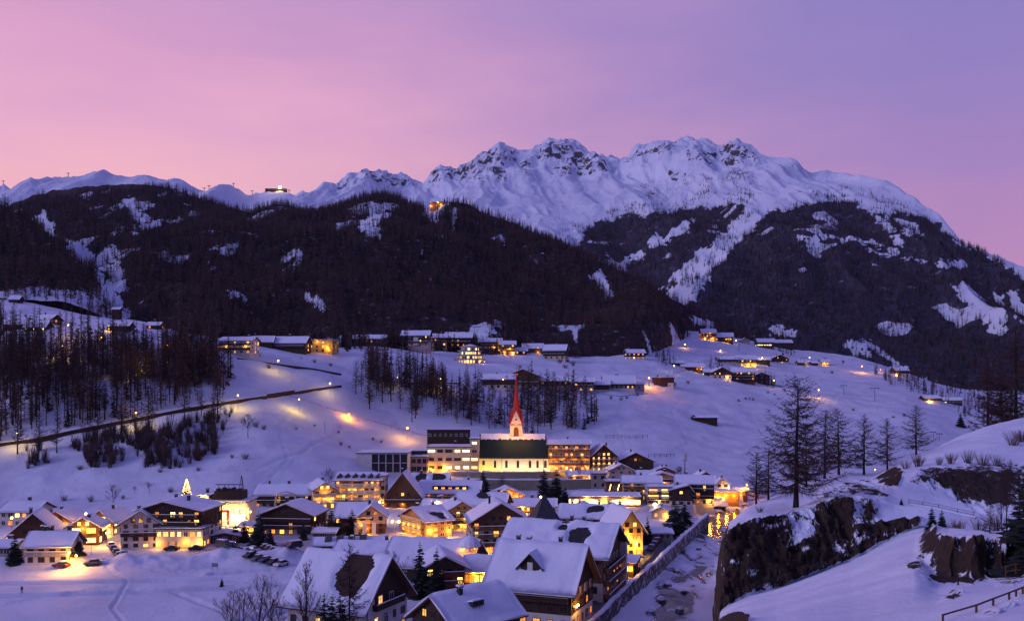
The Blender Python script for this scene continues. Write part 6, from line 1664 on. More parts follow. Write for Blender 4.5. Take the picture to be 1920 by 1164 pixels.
H('white chalet with a lit terrace alone on the right slope beyond the orange lamp', 1679, 1705, 706, 694, 688, 11, 'x', 10, wall='plaster_white', upper='wood_dark', up=.5, lit=.4, cols=4, floors=2, lamps=((-.9, .2, 'warm', 400),), **V2)
H('pale chalet with one blazing lamp above the dark gully on the right', 1734, 1763, 755, 746, 741, 10, wall='plaster_white', upper='wood_dark', up=.5, lit=.3, cols=4, floors=1, lamps=((-.4, .3, 'warm', 700),), cat='chalet', name='chalet', ymin=500)
H('long dark gabled barn with a lit strip beside the dark gully', 1771, 1803, 758, 750, 745, 11, 'x', -12, wall='wood_dark', lit=.6, cols=5, floors=1, litset=['lit_white'], wsize=(1.5, .7), cat='barn', name='barn', ymin=500)
# buildings far up
def on_grid(px, py, PX, PY, Y):
    d = np.abs(PX - px) * 1.0 + np.abs(PY - py) * 1.0
    i, j = np.unravel_index(np.argmin(d), d.shape); return float(Y[i, j])
Yh = on_grid(820, 391, BPX[:240], BPY[:240], BY[:240]) - 12
H('glowing mountain inn on the wooded crest below the snow peaks', 806, 831, 388, 378, 372, 12, 'x', -14, wall='wood_honey', lit=.7, cols=5, floors=2, Y=Yh, cat='inn', name='inn', lamps=((-.9, .2, 'warm', 900), (.2, .9, 'warm', 700), (.7, .3, 'warm', 700)), fnd=9)
def ridge_top(px, PX, PY, Y):
    j = int(np.argmin(np.abs(PX[-30] - px))); i = int(np.argmin(PY[:, j])); return float(PY[i, j]), float(Y[i, j])
ps_, Ys = ridge_top(518, MPX, MPY, MY)
cs = H('cable car station with one brilliant light on the snowy ridge', 497, 536, ps_ + 3, ps_ - 5, ps_ - 8, 20, flat=True, wall='wood_dark', lit=.1, cols=6, floors=1, Y=Ys - 10, cat='station', name='cable_station', fnd=25, wsize=(3, 3))
wall_lamp(cs, (cs['W'] * .22, -1.5, cs['he'] + 4), 'white', 60000, 6.0, Vector((0, -9, 2)))
for i, (a, b_, c_, d_) in enumerate(((1594, 1606, 453, 447), (1620, 1632, 458, 452), (1634, 1648, 461, 455), (1648, 1664, 481, 475))):
    Yf = on_grid((a + b_) / 2, c_, MPX[:420], MPY[:420], MY[:420])
    H(['tiny alpine hut at the left end of the bright strip across the mountain forest', 'tiny alpine hut in the middle of the bright strip across the mountain forest', 'wider alpine hut at the right of the bright strip across the mountain forest', 'single alpine hut in the clearing just below the bright strip'][i], a, b_, c_, (c_ + d_) / 2 + .5, d_, 10, wall='wood_dark', lit=0, cols=2, floors=1, chim=0, Y=Yf, cat='hut', name='hut', fnd=12, wsize=(1.5, 1.5))

# ---------------------------------------------------------------- single trees near enough to tell apart
def tree_thing(name, meshes, loc, scale, rz, label, cat='tree', group=None, mats=None):
    r = bpy.data.objects.new(name, None); C.objects.link(r); r.location = loc; r.rotation_euler = (0, 0, rz); r.scale = (scale[0], scale[0], scale[1]) if isinstance(scale, tuple) else (scale,) * 3
    for nm, me in zip(('trunk', 'crown'), meshes):
        o = bpy.data.objects.new(nm, me); C.objects.link(o); o.parent = r
    return tag(r, label, cat, group)
LW = [larch(20, 400 + i, nb=84, tw=15, base=.33, spread=.125, thick=.85, wt=.085, droop=.3) for i in range(5)]
LM = [larch(20, 420 + i, nb=100, tw=17, base=.20, spread=.18, thick=1.0, wt=.085) for i in range(4)]
LY = [larch(12, 440 + i, nb=84, tw=15, base=.08, spread=.15, thick=.8, wt=.08, droop=.2, mat='russet_twigs') for i in range(4)]
SP = [spruce(12, 460 + i) for i in range(4)]
rt = random.Random(77)
taken = []
def free(x, y, d):
    for a, b in taken:
        if (a - x) ** 2 + (b - y) ** 2 < d * d: return False
    taken.append((x, y)); return True
def grove(poly, n, meshes, h0, h1, base_h, label, group, dmin, ymin=330, tries=40):
    xs = [p[0] for p in poly]; ys = [p[1] for p in poly]; c = 0
    for _ in range(n * tries):
        if c >= n: break
        px, py = rt.uniform(min(xs), max(xs)), rt.uniform(min(ys), max(ys))
        if not in_poly(np.array([px]), np.array([py]), poly)[0]: continue
        g = on_ground(px, py, ymin)
        if not free(g.x, g.y, dmin): continue
        s = rt.uniform(h0, h1) / base_h
        tree_thing('larch_tree', rt.choice(meshes), g - Vector((0, 0, .2)), (s * rt.uniform(.72, 1.35), s * rt.uniform(.85, 1.1)), rt.uniform(0, 6.28), label, group=group); c += 1
    return c
grove([(-20, 690), (150, 690), (300, 700), (430, 690), (440, 730), (330, 765), (200, 790), (-20, 830)], 104, LW, 19, 27, 20, 'bare larch in the dense wood of thin trunks above the hillside road', 'larches of the wood above the hillside road', 2.6)
grove([(-20, 625), (110, 630), (250, 640), (400, 660), (420, 690), (300, 700), (-20, 690)], 58, LW, 15, 22, 20, 'bare larch at the upper rim of the wood above the hillside road', 'larches at the rim of the wood', 2.6)
grove([(-20, 838), (120, 822), (300, 790), (440, 765), (440, 790), (240, 830), (-20, 880)], 13, LM, 14, 22, 20, 'bare larch growing just below the hillside road', 'larches below the hillside road', 6.0)
grove([(632, 762), (700, 770), (770, 800), (830, 790), (800, 760), (720, 730), (650, 735)], 17, LM, 17, 24, 20, 'spreading bare larch on the slope around the orange lamp', 'larches in the clump on the slope', 3.5)
grove([(670, 665), (760, 690), (830, 705), (840, 760), (770, 755), (690, 720)], 36, LM, 14, 20, 20, 'bare larch high in the clump on the middle of the slope', 'larches high in the clump', 3.0)
grove([(840, 745), (1000, 740), (1090, 745), (1125, 800), (1000, 815), (880, 800), (820, 780)], 48, LY + LM, 11, 16, 13, 'reddish brown larch in the belt of trees behind the church', 'larches behind the church', 3.0)
grove([(860, 720), (1060, 735), (1090, 750), (840, 750)], 12, LY, 9, 14, 12, 'young larch below the row of chalets behind the spire', 'larches below the chalet row', 4.0)

def solo(name, meshes, px, pb, pt, base_h, label, Y=None, w=1.0, ymin=200, hill=False, group=None, y0=60, cat='tree'):
    if hill: g = hill_z(px, Y) if Y else on_hill(px, pb, y0)
    elif Y: x = (px - 960) / F * Y; g = Vector((x, Y, ground(x, Y)))
    else: g = on_ground(px, pb, ymin)
    h = zz(pt, g.y) - g.z; s = h / base_h
    return tree_thing(name, meshes, g - Vector((0, 0, .15)), (s * w, s), rt.uniform(0, 6.28), label, group=group, cat=cat)
BIG = larch(20, 500, nb=190, tw=34, base=.13, spread=.25, thick=1.2, wt=.042, droop=.5)
MED = [larch(17, 510 + i, nb=140, tw=28, base=.13, spread=.22, thick=1.0, wt=.045, droop=.45) for i in range(3)]
solo('larch_tree', BIG, 1492, 960, 706, 20, 'tallest bare larch standing at the edge of the rock cliff', Y=152, hill=True, w=1.3)
for i, (px, pt, Y, m, lab) in enumerate(((1546, 768, 200, 0, 'slim bare larch just right of the tallest larch'), (1573, 764, 208, 1, 'second slim larch right of the tallest, its trunk beside a twin'), (1620, 776, 205, 2, 'broad bare larch in the middle of the row on the rock shelf'), (1664, 782, 202, 0, 'leaning bare larch left of the street lamp on the shelf'),
                                     (1718, 758, 214, 1, 'wide branching larch farthest right of the row, close to the snow dome'), (1441, 838, 178, 2, 'short larch at the left tip of the rock shelf'), (1418, 846, 176, 0, 'smallest larch overhanging the river gorge'), (1512, 800, 190, 1, 'larch half hidden behind the tallest larch'),
                                     (1852, 655, 285, 2, 'tall thin larch rising behind the crest of the snow dome'), (1906, 610, 280, 0, 'tall dark larch at the right edge behind the snow dome'), (1880, 690, 292, 1, 'shorter larch between the two tall ones behind the snow dome'))):
    solo('larch_tree', MED[m], px, 0, pt, 17, lab, Y=Y, hill=True, w=1.4 if i != 8 else .9)
solo('larch_tree', MED[1], 1856, 1048, 945, 17, 'little frosted larch growing from the lower rock knoll', Y=93, hill=True, w=1.5)
for px, pt, Y, lab in ((1747, 946, 134, 'small spruce in front of the road wall, left of a pair'), (1766, 950, 131, 'small spruce in front of the road wall, right of a pair'), (1912, 900, 84, 'big black spruce at the right edge on the rock knoll'), (1690, 930, 150, 'stunted dark conifer at the start of the guard rail'), (1935, 860, 80, 'tall spruce cut by the right edge of the photo')):
    solo('spruce_tree', SP[int(px) % 4], px, 0, pt, 12, lab, Y=Y, hill=True, w=1.35)
for px, pb, pt, w, lab in ((28, 1056, 998, 1.2, 'dark spruce in front of the white chimneyed house'), (172, 1020, 982, 1.0, 'dark spruce beside the glowing yellow glazed house'), (147, 1040, 1003, 1.4, 'bushy dark conifer left of the glowing yellow glazed house'),
                           (441, 1016, 977, 1.3, 'dark spruce right of the red brown hut'), (458, 1016, 970, 1.0, 'slender spruce second from the red brown hut'), (485, 1022, 953, 1.1, 'tallest dark spruce in front of the broad gabled chalet'), (506, 1026, 984, 1.2, 'small spruce right of the tallest one by the broad gabled chalet'),
                           (568, 1012, 974, 1.1, 'spruce against the right corner of the broad gabled chalet'), (621, 1006, 950, 1.3, 'big dark spruce left of the restaurant hall'), (637, 1006, 962, 1.1, 'spruce pressed against the restaurant hall'), (660, 1004, 951, 1.3, 'dense spruce covering the front of the restaurant hall'),
                           (906, 921, 876, 1.25, 'lone dark spruce in front of the church terrace wall'), (1020, 932, 873, 1.15, 'spruce below the right corner of the nave, left of a group'), (1043, 942, 877, 1.3, 'tallest spruce of the group below the right corner of the nave'), (1060, 942, 910, 1.4, 'low bushy spruce at the right of the group below the nave'),
                           (1141, 957, 931, 1.1, 'small spruce in front of the orange board hall'), (1214, 1020, 966, 1.0, 'dark spruce right of the mustard yellow house'), (1266, 990, 930, 1.5, 'big dark conifer by the river bend, left one'), (1283, 985, 938, 1.6, 'big dark conifer by the river bend, right one'),
                           (1467, 680, 659, 1.1, 'lone dark spruce on the snow crest between two huts'), (1801, 800, 770, 1.2, 'dark spruce at the edge of the dark gully'), (955, 1112, 1072, 1.0, 'little spruce top in front of the dormered hotel roof'), (416, 1098, 1080, 1.0, 'tiny spruce by the lit sign beside the nearest snowy roof')):
    solo('spruce_tree', SP[int(px) % 4], px, pb, pt, 12, lab, w=w * 1.25, ymin=190)
for px, Y, pt, lab in ((787, 205, 1011, 'tall snow dusted spruce left of the log chalet'), (819, 203, 1022, 'second snow dusted spruce overlapping the log chalet'), (608, 150, 1107, 'black spruce top in front of the nearest snowy roof, left of three'), (623, 149, 1110, 'black spruce top in front of the nearest snowy roof, middle of three'), (638, 151, 1102, 'black spruce top in front of the nearest snowy roof, right of three')):
    solo('spruce_tree', SP[int(px) % 4], px, 0, pt, 12, lab, Y=Y, w=1.15)
BT = [bare_tree(12, 520 + i) for i in range(3)] + [bare_tree(16, 530, narrow=.5, spread=.34, fork=.2, kids=(10, 7, 5)), bare_tree(14, 531, narrow=.7, kids=(9, 7, 5))]
solo('bare_tree', BT[3], 572, 0, 1036, 16, 'tall oval crowned bare tree in front of the nearest snowy roof', Y=160)
solo('larch_tree', MED[0], 655, 0, 1018, 17, 'thin bare larch in front of the dark roof patch', Y=158, w=.8)
for px, Y, pt, m, lab in ((484, 166, 1066, 4, 'slender bare birch left of the nearest snowy roof'), (462, 163, 1088, 0, 'bushy bare tree at the corner of the snow field'), (440, 168, 1096, 1, 'low bare tree leaning over the ski track'), (508, 160, 1100, 2, 'bare tree against the foot of the nearest snowy roof'), (735, 196, 1020, 2, 'bare tree rising before the long deep snow roof')):
    solo('bare_tree', BT[m], px, 0, pt, (12, 12, 12, 16, 14)[m], lab, Y=Y)
for px, pb, pt, m, lab in ((210, 955, 903, 0, 'bare round tree on the slope above the dark timber hotel'), (281, 925, 899, 1, 'small round bare tree left of the illuminated Christmas tree'), (253, 925, 908, 2, 'smallest bare tree above the dark timber hotel'), (1088, 903, 862, 1, 'bare tree lit golden in front of the amber hotel'), (615, 925, 872, 2, 'bare birch before the lower terrace wall'),
                           (465, 820, 770, 0, 'bare tree on the open slope below the hillside road'), (1085, 671, 655, 0, 'bare tree on the snow crest of the upper terrace'), (455, 805, 782, 1, 'shrubby bare tree left of the one on the open slope'), (940, 925, 888, 2, 'thin pale birch in front of the grey terrace wall')):
    solo('bare_tree', BT[m], px, pb, pt, 12, lab, ymin=300)
for px, pt, Y, m, lab in ((1888, 850, 100, 4, 'thin birch with pale stems near the right edge'), (1880, 868, 104, 3, 'second thin birch leaning right beside the first')):
    solo('bare_tree', BT[m], px, 0, pt, (12, 12, 12, 16, 14)[m], lab, Y=Y, hill=True, w=.6)

# bushes
BU = [bush_mesh(2.0, 540 + i) for i in range(3)]
def bush(loc, s, label, group): 
    o = bpy.data.objects.new('bush', rt.choice(BU)); C.objects.link(o); o.location = loc; o.scale = (s, s, s * rt.uniform(.8, 1.1)); o.rotation_euler = (0, 0, rt.uniform(0, 6.28)); return tag(o, label, 'bush', group)
for px, pb, s in ((150, 880, 1.3), (90, 868, 1.0), (60, 862, .9), (300, 885, 1.0), (372, 882, 1.0), (170, 940, 1.3), (120, 938, 1.4), (230, 935, 1.0), (320, 922, 1.3), (460, 860, 1.5), (480, 800, 1.5), (435, 858, .8), (556, 805, .8), (495, 805, 1.2), (505, 690, 1.6), (590, 680, 1.5), (620, 686, 1.2), (485, 668, 1.2), (640, 835, 1.1), (655, 840, .9), (635, 812, .9), (700, 825, 1.0), (715, 830, .9), (590, 800, .7)):
    bush(on_ground(px, pb, 300), s, 'low leafless bush scattered on the snow slope below the terraces', 'bushes on the left snow slope')
for px, pb, s in ((1060, 690, 2.2), (1075, 686, 2.4), (1050, 680, 2.0), (1065, 678, 1.8), (975, 690, 1.6), (1145, 748, 1.4), (1165, 750, 1.5), (1175, 747, 1.4), (1195, 742, 1.4), (1265, 722, 1.5), (1290, 718, 1.2), (1385, 752, 1.2), (1398, 749, 1.1), (1412, 750, 1.1), (1405, 748, .9), (1440, 737, 1.1), (1452, 740, .9), (1600, 770, 1.2), (1660, 705, 2.0), (1695, 780, 1.5), (1675, 783, 1.2), (1560, 700, 1.6)):
    bush(on_ground(px, pb, 450), s, 'dark shrub dotted on the wide snow slope behind the village', 'shrubs on the right snow slope')
for px, Y, s in ((1700, 176, 1.1), (1722, 178, 1.3), (1760, 176, .9), (1782, 178, 1.2), (1815, 177, 1.3), (1842, 176, 1.5), (1870, 176, 1.2), (1900, 200, 1.8), (1915, 205, 1.6), (1800, 110, .8), (1835, 100, .9), (1870, 97, .9), (1640, 155, .8), (1600, 152, .7), (1790, 108, .7), (1550, 152, .6), (1425, 148, .6), (1720, 190, .7)):
    bush(hill_z(px, Y), s, 'frosty brown shrub clinging to the rocks of the near hillside', 'shrubs on the near rocks')
for i in range(16):
    px = 1322 + rt.uniform(-14, 16); Y = rt.uniform(132, 180)
    bush(hill_z(px, Y), rt.uniform(.9, 1.6), 'frosted shrub hanging over the right bank of the frozen river', 'shrubs on the river bank')

# thickets and young woods on the slopes: nobody could count these
def scatter_poly(polys, n, ymin, h0, h1, w, label, name='thicket', dmin=1.2, th=.38):
    P = []; Sz = []; 
    for poly, k in polys:
        xs = [p[0] for p in poly]; ys = [p[1] for p in poly]; c = 0; t = 0
        while c < k and t < k * 30:
            t += 1
            px, py = rt.uniform(min(xs), max(xs)), rt.uniform(min(ys), max(ys))
            if not in_poly(np.array([px]), np.array([py]), poly)[0]: continue
            if vnoise(np.array([px / 22]), np.array([py / 12]), 5)[0] < .38: continue
            g = on_ground(px, py, ymin); P.append((g.x, g.y, g.z - .2)); Sz.append(rt.uniform(h0, h1) * (1 if rt.random() > .12 else 1.5)); c += 1
    return wood(name, np.array(P), pick(len(P), w), np.array(Sz), label)
scatter_poly([([(130, 830), (220, 815), (300, 800), (400, 785), (410, 850), (330, 880), (240, 875), (160, 880)], 330), ([(0, 850), (80, 840), (90, 870), (20, 885)], 12), ([(380, 780), (440, 760), (440, 800), (400, 830)], 12)], 0, 330, 3.5, 8, [1.2, 1.2, 1.2, .2, .2, .2, 0, 0, 5, 5], 'thicket of young leafless trees below the hillside road')
scatter_poly([([(1650, 690), (1700, 720), (1760, 760), (1850, 800), (1900, 800), (1900, 760), (1800, 705), (1740, 700), (1700, 700)], 260), ([(1620, 690), (1660, 705), (1740, 735), (1735, 745), (1650, 715)], 40), ([(1225, 655), (1260, 665), (1265, 690), (1230, 680)], 26), ([(1340, 680), (1360, 690), (1350, 694), (1325, 690)], 10), ([(1455, 650), (1470, 655), (1500, 668), (1470, 672)], 16), ([(1425, 640), (1490, 645), (1480, 655)], 6), ([(1435, 715), (1452, 722), (1450, 735), (1436, 730)], 14)], 0, 560, 5, 13, [3, 3, 3, 1.5, 1.5, 1.5, 0, 0], 'dark young woodland filling the gully and the hamlet edges on the right', 'woodland')
scatter_poly([([(0, 560), (210, 555), (215, 580), (180, 570), (0, 568)], 40), ([(640, 625), (760, 618), (740, 655), (650, 660)], 130), ([(880, 622), (1180, 640), (1170, 658), (880, 645)], 260), ([(300, 610), (440, 625), (440, 690), (410, 690), (300, 640)], 170), ([(440, 620), (680, 620), (690, 645), (440, 640)], 200), ([(750, 612), (960, 618), (960, 640), (750, 624)], 160)], 0, 450, 7, 14, [4, 4, 4, 2, 2, 2, 0, 0], 'row of mixed trees along the foot of the forest behind the terraces', 'woodland')

scatter_poly([([(-20, 640), (150, 645), (300, 655), (440, 665), (445, 705), (380, 730), (300, 725), (150, 720), (-20, 720)], 520), ([(-20, 700), (430, 700), (440, 738), (250, 782), (-20, 825)], 260), ([(650, 690), (700, 670), (790, 690), (835, 720), (835, 750), (780, 745), (690, 720)], 130), ([(830, 742), (1000, 735), (1095, 745), (1125, 800), (1000, 820), (880, 805), (825, 780)], 130)], 0, 380, 10, 17, [4, 4, 4, .5, .5, .5, 0, 0], 'dense brown larch wood behind the foremost trunks on the slopes', 'woodland')

# illuminated Christmas tree
xt = solo('christmas_tree', SP[1], 350, 947, 896, 12, 'tall conical Christmas tree wrapped in hundreds of yellow lights', ymin=250, w=1.15)
xt['category'] = 'christmas tree'
mb = MB(); rx = random.Random(3)
for i in range(340):
    t = rx.random() ** 1.3; a = i * 2.39996; rr = 12 * .21 * (1 - t) ** .85 * rx.uniform(.85, 1.1) + .05; p = Vector((math.cos(a) * rr, math.sin(a) * rr, .6 + 11.3 * t)); s_ = .07
    mb.box(p.x - s_, p.x + s_, p.y - s_, p.y + s_, p.z - s_, p.z + s_)
o = mb.build('fairy_lights', ['bulb_small'], xt)
for zq, pw in ((1.5, 300), (5, 200), (9, 120)): point_light('fairy_glow', (0, -3.2 * (1 - zq / 13), zq), 'warm', pw, o, .8)

# ---------------------------------------------------------------- street lamps
def lamp_spot(px, py, h, ymin, hill=False):
    if hill:
        i = int(round(np.interp(px, HP, np.arange(len(HP)))))
        d = np.abs(((H0 - py) / F * HYY[:, i] - HZ[:, i]) - h) + 1e6 * (HYY[:, i] < ymin); j = int(np.argmin(d)); return Vector((HX[j, i], HYY[j, i], HZ[j, i]))
    i = int(round(np.interp(px, VPX, np.arange(len(VPX))))); d = (H0 - py) / F * VY - VZ[:, i] - h
    j = np.nonzero((d <= 0) & (VY > ymin))[0]
    j = j[0] if len(j) else len(VY) - 1
    Y = VY[j]; return Vector(((px - 960) / F * Y, Y, VZ[j, i]))
def street_lamp(px, py, h, col, power, label, ymin=300, hill=False, r=.28, twin=False, group=None, glow=True):
    g = lamp_spot(px, py, h, ymin, hill)
    if py < 830 and h >= 4.5: h = 7.0; g = lamp_spot(px, py, h, ymin, hill)
    rt_ = bpy.data.objects.new('street_lamp', None); C.objects.link(rt_); rt_.location = g; tag(rt_, label, 'street lamp', group)
    mb = MB(); mb.tube([Vector((0, 0, -.4)), Vector((0, 0, 1.2)), Vector((0, 0, h))], [.09, .07, .05], 6)
    if twin: mb.tube([Vector((-1.0, 0, h - .1)), Vector((1.0, 0, h - .1))], [.04, .04], 5)
    mb.build('pole', ['metal_dark'], rt_)
    for sx in ((-1, 1) if twin else (0,)):
        mb = MB(); mb.box(sx - .32, sx + .32, -.28, .28, h + r * .95, h + r * .95 + .12); mb.build('shade', ['metal_dark'], rt_)
        b = bpy.data.objects.new('bulb', ball_mesh(r, {'warm': 'bulb_warm', 'orange': 'bulb_orange', 'white': 'bulb_white', 'green': 'bulb_warm'}[col])); C.objects.link(b); b.parent = rt_; b.location = (sx, 0, h)
        point_light('lamp_light', (0, -.35, -.25), col, power, b, .3)
L = street_lamp
L(32, 815, 5, 'green', 2249, 'lamp on the hillside road at its far left end', 350)
L(255, 774, 5, 'green', 3297, 'lamp shining on the hillside road in the middle of the larch wood')
L(446, 742, 5, 'green', 3297, 'lamp at the bend of the hillside road just right of the larch wood')
L(257, 681, 5, 'green', 3897, 'lamp glowing deep among the larch trunks')
L(117, 652, 5, 'green', 2249, 'lamp behind the larches below the terrace chalets')
L(128, 610, 4.5, 'warm', 1348, 'lamp right of the terrace chalets above the larch wood')
L(190, 634, 4.5, 'warm', 898, 'faint lamp between larch tops below the lone barn')
L(313, 650, 4.5, 'orange', 892, 'small reddish lamp near the right end of the larch tops')
L(522, 677, 5, 'green', 2249, 'lamp on the upper snow meadow below the dark timber chalet', r=.34)
L(619, 721, 5, 'white', 1948, 'lamp above the snow wall left of the spreading larches', r=.36)
L(561, 750, 4.5, 'green', 3297, 'lamp where the footpath branches off the hillside road')
L(654, 778, 3.0, 'orange', 4420, 'orange lamp flooding the footpath under the spreading larches', r=.3)
L(764, 803, 4.5, 'warm', 5697, 'yellow lamp on the footpath above the school', r=.42)
L(745, 708, 4.5, 'green', 449, 'dim lamp inside the larch clump')
L(826, 713, 4.5, 'green', 1648, 'lamp on the road wall right of the larch clump')
L(1284, 646, 3.5, 'warm', 3494, 'lamp lighting a patch of snow left of the brightly lit inn', 650, r=.45)
L(1351, 657, 1.2, 'warm', 2150, 'low lamp lighting a patch of snow below the dark glowing gable', 650, r=.3)
L(1380, 639, 4, 'white', 604, 'lamp between the dark glowing gable and the pale cabin', 650, r=.6)
L(1535, 732, 4.5, 'warm', 5926, 'lamp on the open snow left of the ski lift pylon', 560, r=.5)
L(1451, 714, 4.5, 'warm', 1268, 'lamp at the start of the small bridge by the lower hamlet', 560, r=.5)
L(1616, 687, 4.5, 'orange', 10920, 'orange lamp streaking the snow on the right crest', 700, r=.5)
L(1651, 694, 3, 'orange', 1440, 'small orange lamp left of the lone white chalet', 700, r=.35)
L(1217, 709, 4.5, 'orange', 12600, 'orange lamp lighting the snow beside the black timber house', 500, r=.4)
L(1264, 687, 4.5, 'white', 705, 'lamp at the tiny dark shed of the hamlet', 560, r=.5)
L(1429, 672, 4.5, 'white', 2116, 'lamp between the bluish roofed house and the dark gables', 650, r=.4)
L(1518, 672, 3.5, 'white', 604, 'lamp beside the small hut with the lit side', 700, r=.5)
L(161, 963, 6, 'warm', 1595, 'lamp left of the orange timber house', 240, r=.4)
L(22, 971, 6, 'warm', 1595, 'lamp in front of the white apartment block', 240, r=.4)
L(130, 1038, 4.5, 'warm', 4258, 'starry lamp at the right corner of the white chimneyed house', 225, r=.38)
L(143, 1044, 3, 'warm', 2129, 'second starry lamp a few steps right of the chimneyed house', 225, r=.26)
L(742, 978, 7, 'warm', 5678, 'twin headed lamp burning in front of the amber hotel', 230, twin=True, r=.4)
L(711, 943, 6, 'white', 3191, 'white lamp at the foot of the stair tower', 270, r=.4)
L(1228, 946, 5, 'white', 4613, 'big white globe lamp in front of the modern house', 270, r=.75)
L(1193, 1019, 4, 'white', 2306, 'lamp standing before the mustard yellow house', 220, r=.32)
L(1014, 932, 4, 'white', 1595, 'lamp in the steam below the church spruces', 300, r=.42)
L(820, 940, 5, 'warm', 2839, 'lamp in the street between the amber hotel and the yellow dormered building', 270)
L(600, 1008, 4, 'orange', 2129, 'small orange lamp at the edge of the car park', 235, r=.22)
L(888, 992, 4, 'warm', 3903, 'lamp hidden in the lane left of the big gabled chalet', 240, r=.3)
L(980, 952, 5, 'warm', 2306, 'lamp among the roofs left of the pointed tower', 270, r=.3)
L(1100, 962, 4, 'warm', 3549, 'lamp in front of the orange board hall', 270, r=.3)
L(1330, 932, 5, 'warm', 4613, 'lamp between the deep balcony chalet and the flooded pavilion', 300, r=.3)
L(1400, 918, 4, 'orange', 3903, 'orange lamp beyond the bridge kiosk', 330, r=.3)
L(410, 985, 4, 'white', 4613, 'lamp in the yard before the bright shop', 240, r=.3)
L(200, 1000, 4, 'warm', 4258, 'lamp in the lane left of the half timbered wing', 240, r=.3)
L(470, 960, 5, 'warm', 1774, 'lamp between the bright shop and the arched guesthouse', 260, r=.3)
L(860, 889, 1, 'green', 2704, 'low floodlight at the left end of the upper church terrace wall', 370, r=.2)
L(885, 888, 1, 'green', 1521, 'second low floodlight before the upper church terrace wall', 370, r=.2)
L(1070, 880, 4, 'warm', 3191, 'lamp below the amber hotel balconies', 380, r=.3)
L(1088, 884, 3, 'warm', 3191, 'lamp under the golden bare tree', 380, r=.3)
L(840, 876, 4, 'warm', 2129, 'lamp in the school yard beside the chapel', 380, r=.3)
L(1638, 881, 5, 'warm', 460, 'tall street lamp on the rock shelf by the snowy road', 150, hill=True, r=.13)
L(1645, 886, 4.5, 'orange', 283, 'shorter street lamp just behind the tall one on the rock shelf', 150, hill=True, r=.10)

# ---------------------------------------------------------------- walls, rails and fences on the slopes
def wpts(lst, ymin=330): return [on_ground(px, py, ymin) for px, py in lst]
def line_wall(lst, up, down, mat, label, name='retaining_wall', cat='wall', snow=.2, th=.5, ymin=330):
    P = wpts(lst, ymin); q = [(p.x, p.y) for p in P]
    xs = np.array([p.x for p in P]); zs = np.array([p.z for p in P])
    f = lambda x, y: float(np.interp(x, xs, zs))
    return strip_wall(name, q, lambda x, y: f(x, y) - down, lambda x, y: f(x, y) + up, th, mat, label, cat, snow)
line_wall([(-30, 842), (60, 830), (130, 815), (200, 801), (257, 790), (350, 772), (446, 756), (500, 748)], 1.8, 3.0, 'wood_dark', 'dark retaining wall carrying the hillside road across the larch wood')
line_wall([(500, 746), (552, 738)], 2.0, 2.5, 'wood_dark', 'short tall timber wall where the hillside road ends at the bend')
line_wall([(552, 739), (590, 733), (640, 726)], 1.3, 1.6, 'wood_dark', 'snow covered bank wall rising right from the timber wall', snow=.15)
line_wall([(445, 673), (522, 684), (590, 694), (640, 703)], .8, 1.2, 'wood_dark', 'thin dark wall line crossing the upper snow meadow', snow=.1)
line_wall([(755, 719), (800, 719), (862, 719)], .5, 1.8, 'wood_dark', 'dark road wall right of the larch clump', snow=.2)
line_wall([(1130, 739), (1165, 743), (1214, 738)], .4, 2.6, 'dry_stone', 'dry stone bank under the long farmhouse', snow=.2, ymin=450)
line_wall([(1450, 722), (1470, 727), (1492, 734)], 1.0, 3.0, 'concrete', 'small snowy bridge parapet below the lower hamlet', 'bridge_parapet', 'parapet', snow=.3, ymin=560)
line_wall([(1150, 905), (1200, 897)], 1.0, 2.0, 'dry_stone', 'garden wall with snow above the yellow hotel', ymin=380)
def fence(P, label, h=1.0, gap=2.5, rails=2, mat='wood_dark', name='fence', r=.06, cat='fence'):
    mb = MB(); rl = MB(); Q = [P[0]]
    for a, b in zip(P[:-1], P[1:]):
        n = max(1, int((b - a).length / gap)); Q += [a.lerp(b, i / n) for i in range(1, n + 1)]
    root = bpy.data.objects.new(name, None); C.objects.link(root); root.location = Q[0]; tag(root, label, cat)
    o = Q[0]
    for p in Q[:90]:
        m = MB(); m.tube([p - o - Vector((0, 0, .3)), p - o + Vector((0, 0, h))], [r, r], 5, cap=True); m.build('post', [mat], root)
    for k in range(rails):
        zq = h * (.9 - .45 * k)
        rl.tube([p - o + Vector((0, 0, zq)) for p in Q], [r * .8] * len(Q), 4)
    rl.build('rail', [mat], root)
    return root
fence(wpts([(545, 744), (600, 762), (655, 780), (720, 797), (790, 817), (850, 832)]), 'dark handrail following the footpath down past the orange lamp', 1.1, 4.0, 2)
fence(wpts([(2, 828), (130, 802), (257, 779), (350, 762), (440, 746)]), 'thin guard rail on the upper side of the hillside road', .9, 6, 1)
gr = [hill_z(px, Y) for px, Y in ((1704, 152.5), (1730, 151.5), (1760, 150), (1795, 147.5), (1826, 145))]
fence(gr, 'guard rail along the snowy road between the two rock faces', .85, 2.0, 2, 'metal_dark', 'guard_rail', .05, 'guard rail')
strip_wall('road_wall', [(p.x, p.y - .7) for p in gr], lambda x, y: -27, lambda x, y: float(np.interp(x, [p.x for p in gr], [p.z for p in gr])) + .05, .5, 'concrete', 'grey concrete wall holding the snowy road behind the two small spruces', 'wall', .2)
fence([on_hill(px, py) for px, py in ((1768, 1166), (1830, 1148), (1890, 1124), (1940, 1104))], 'snowy log rail climbing across the lower right corner', .45, 1.8, 1, 'wood_brown', 'fence', .07)
fence([hill_z(px, Y) for px, Y in ((1886, 80), (1905, 79.5), (1930, 79))], 'short stack of horizontal logs at the right edge below the black spruce', 1.1, 1.6, 4, 'wood_brown', 'log_barrier', .08, 'barrier')
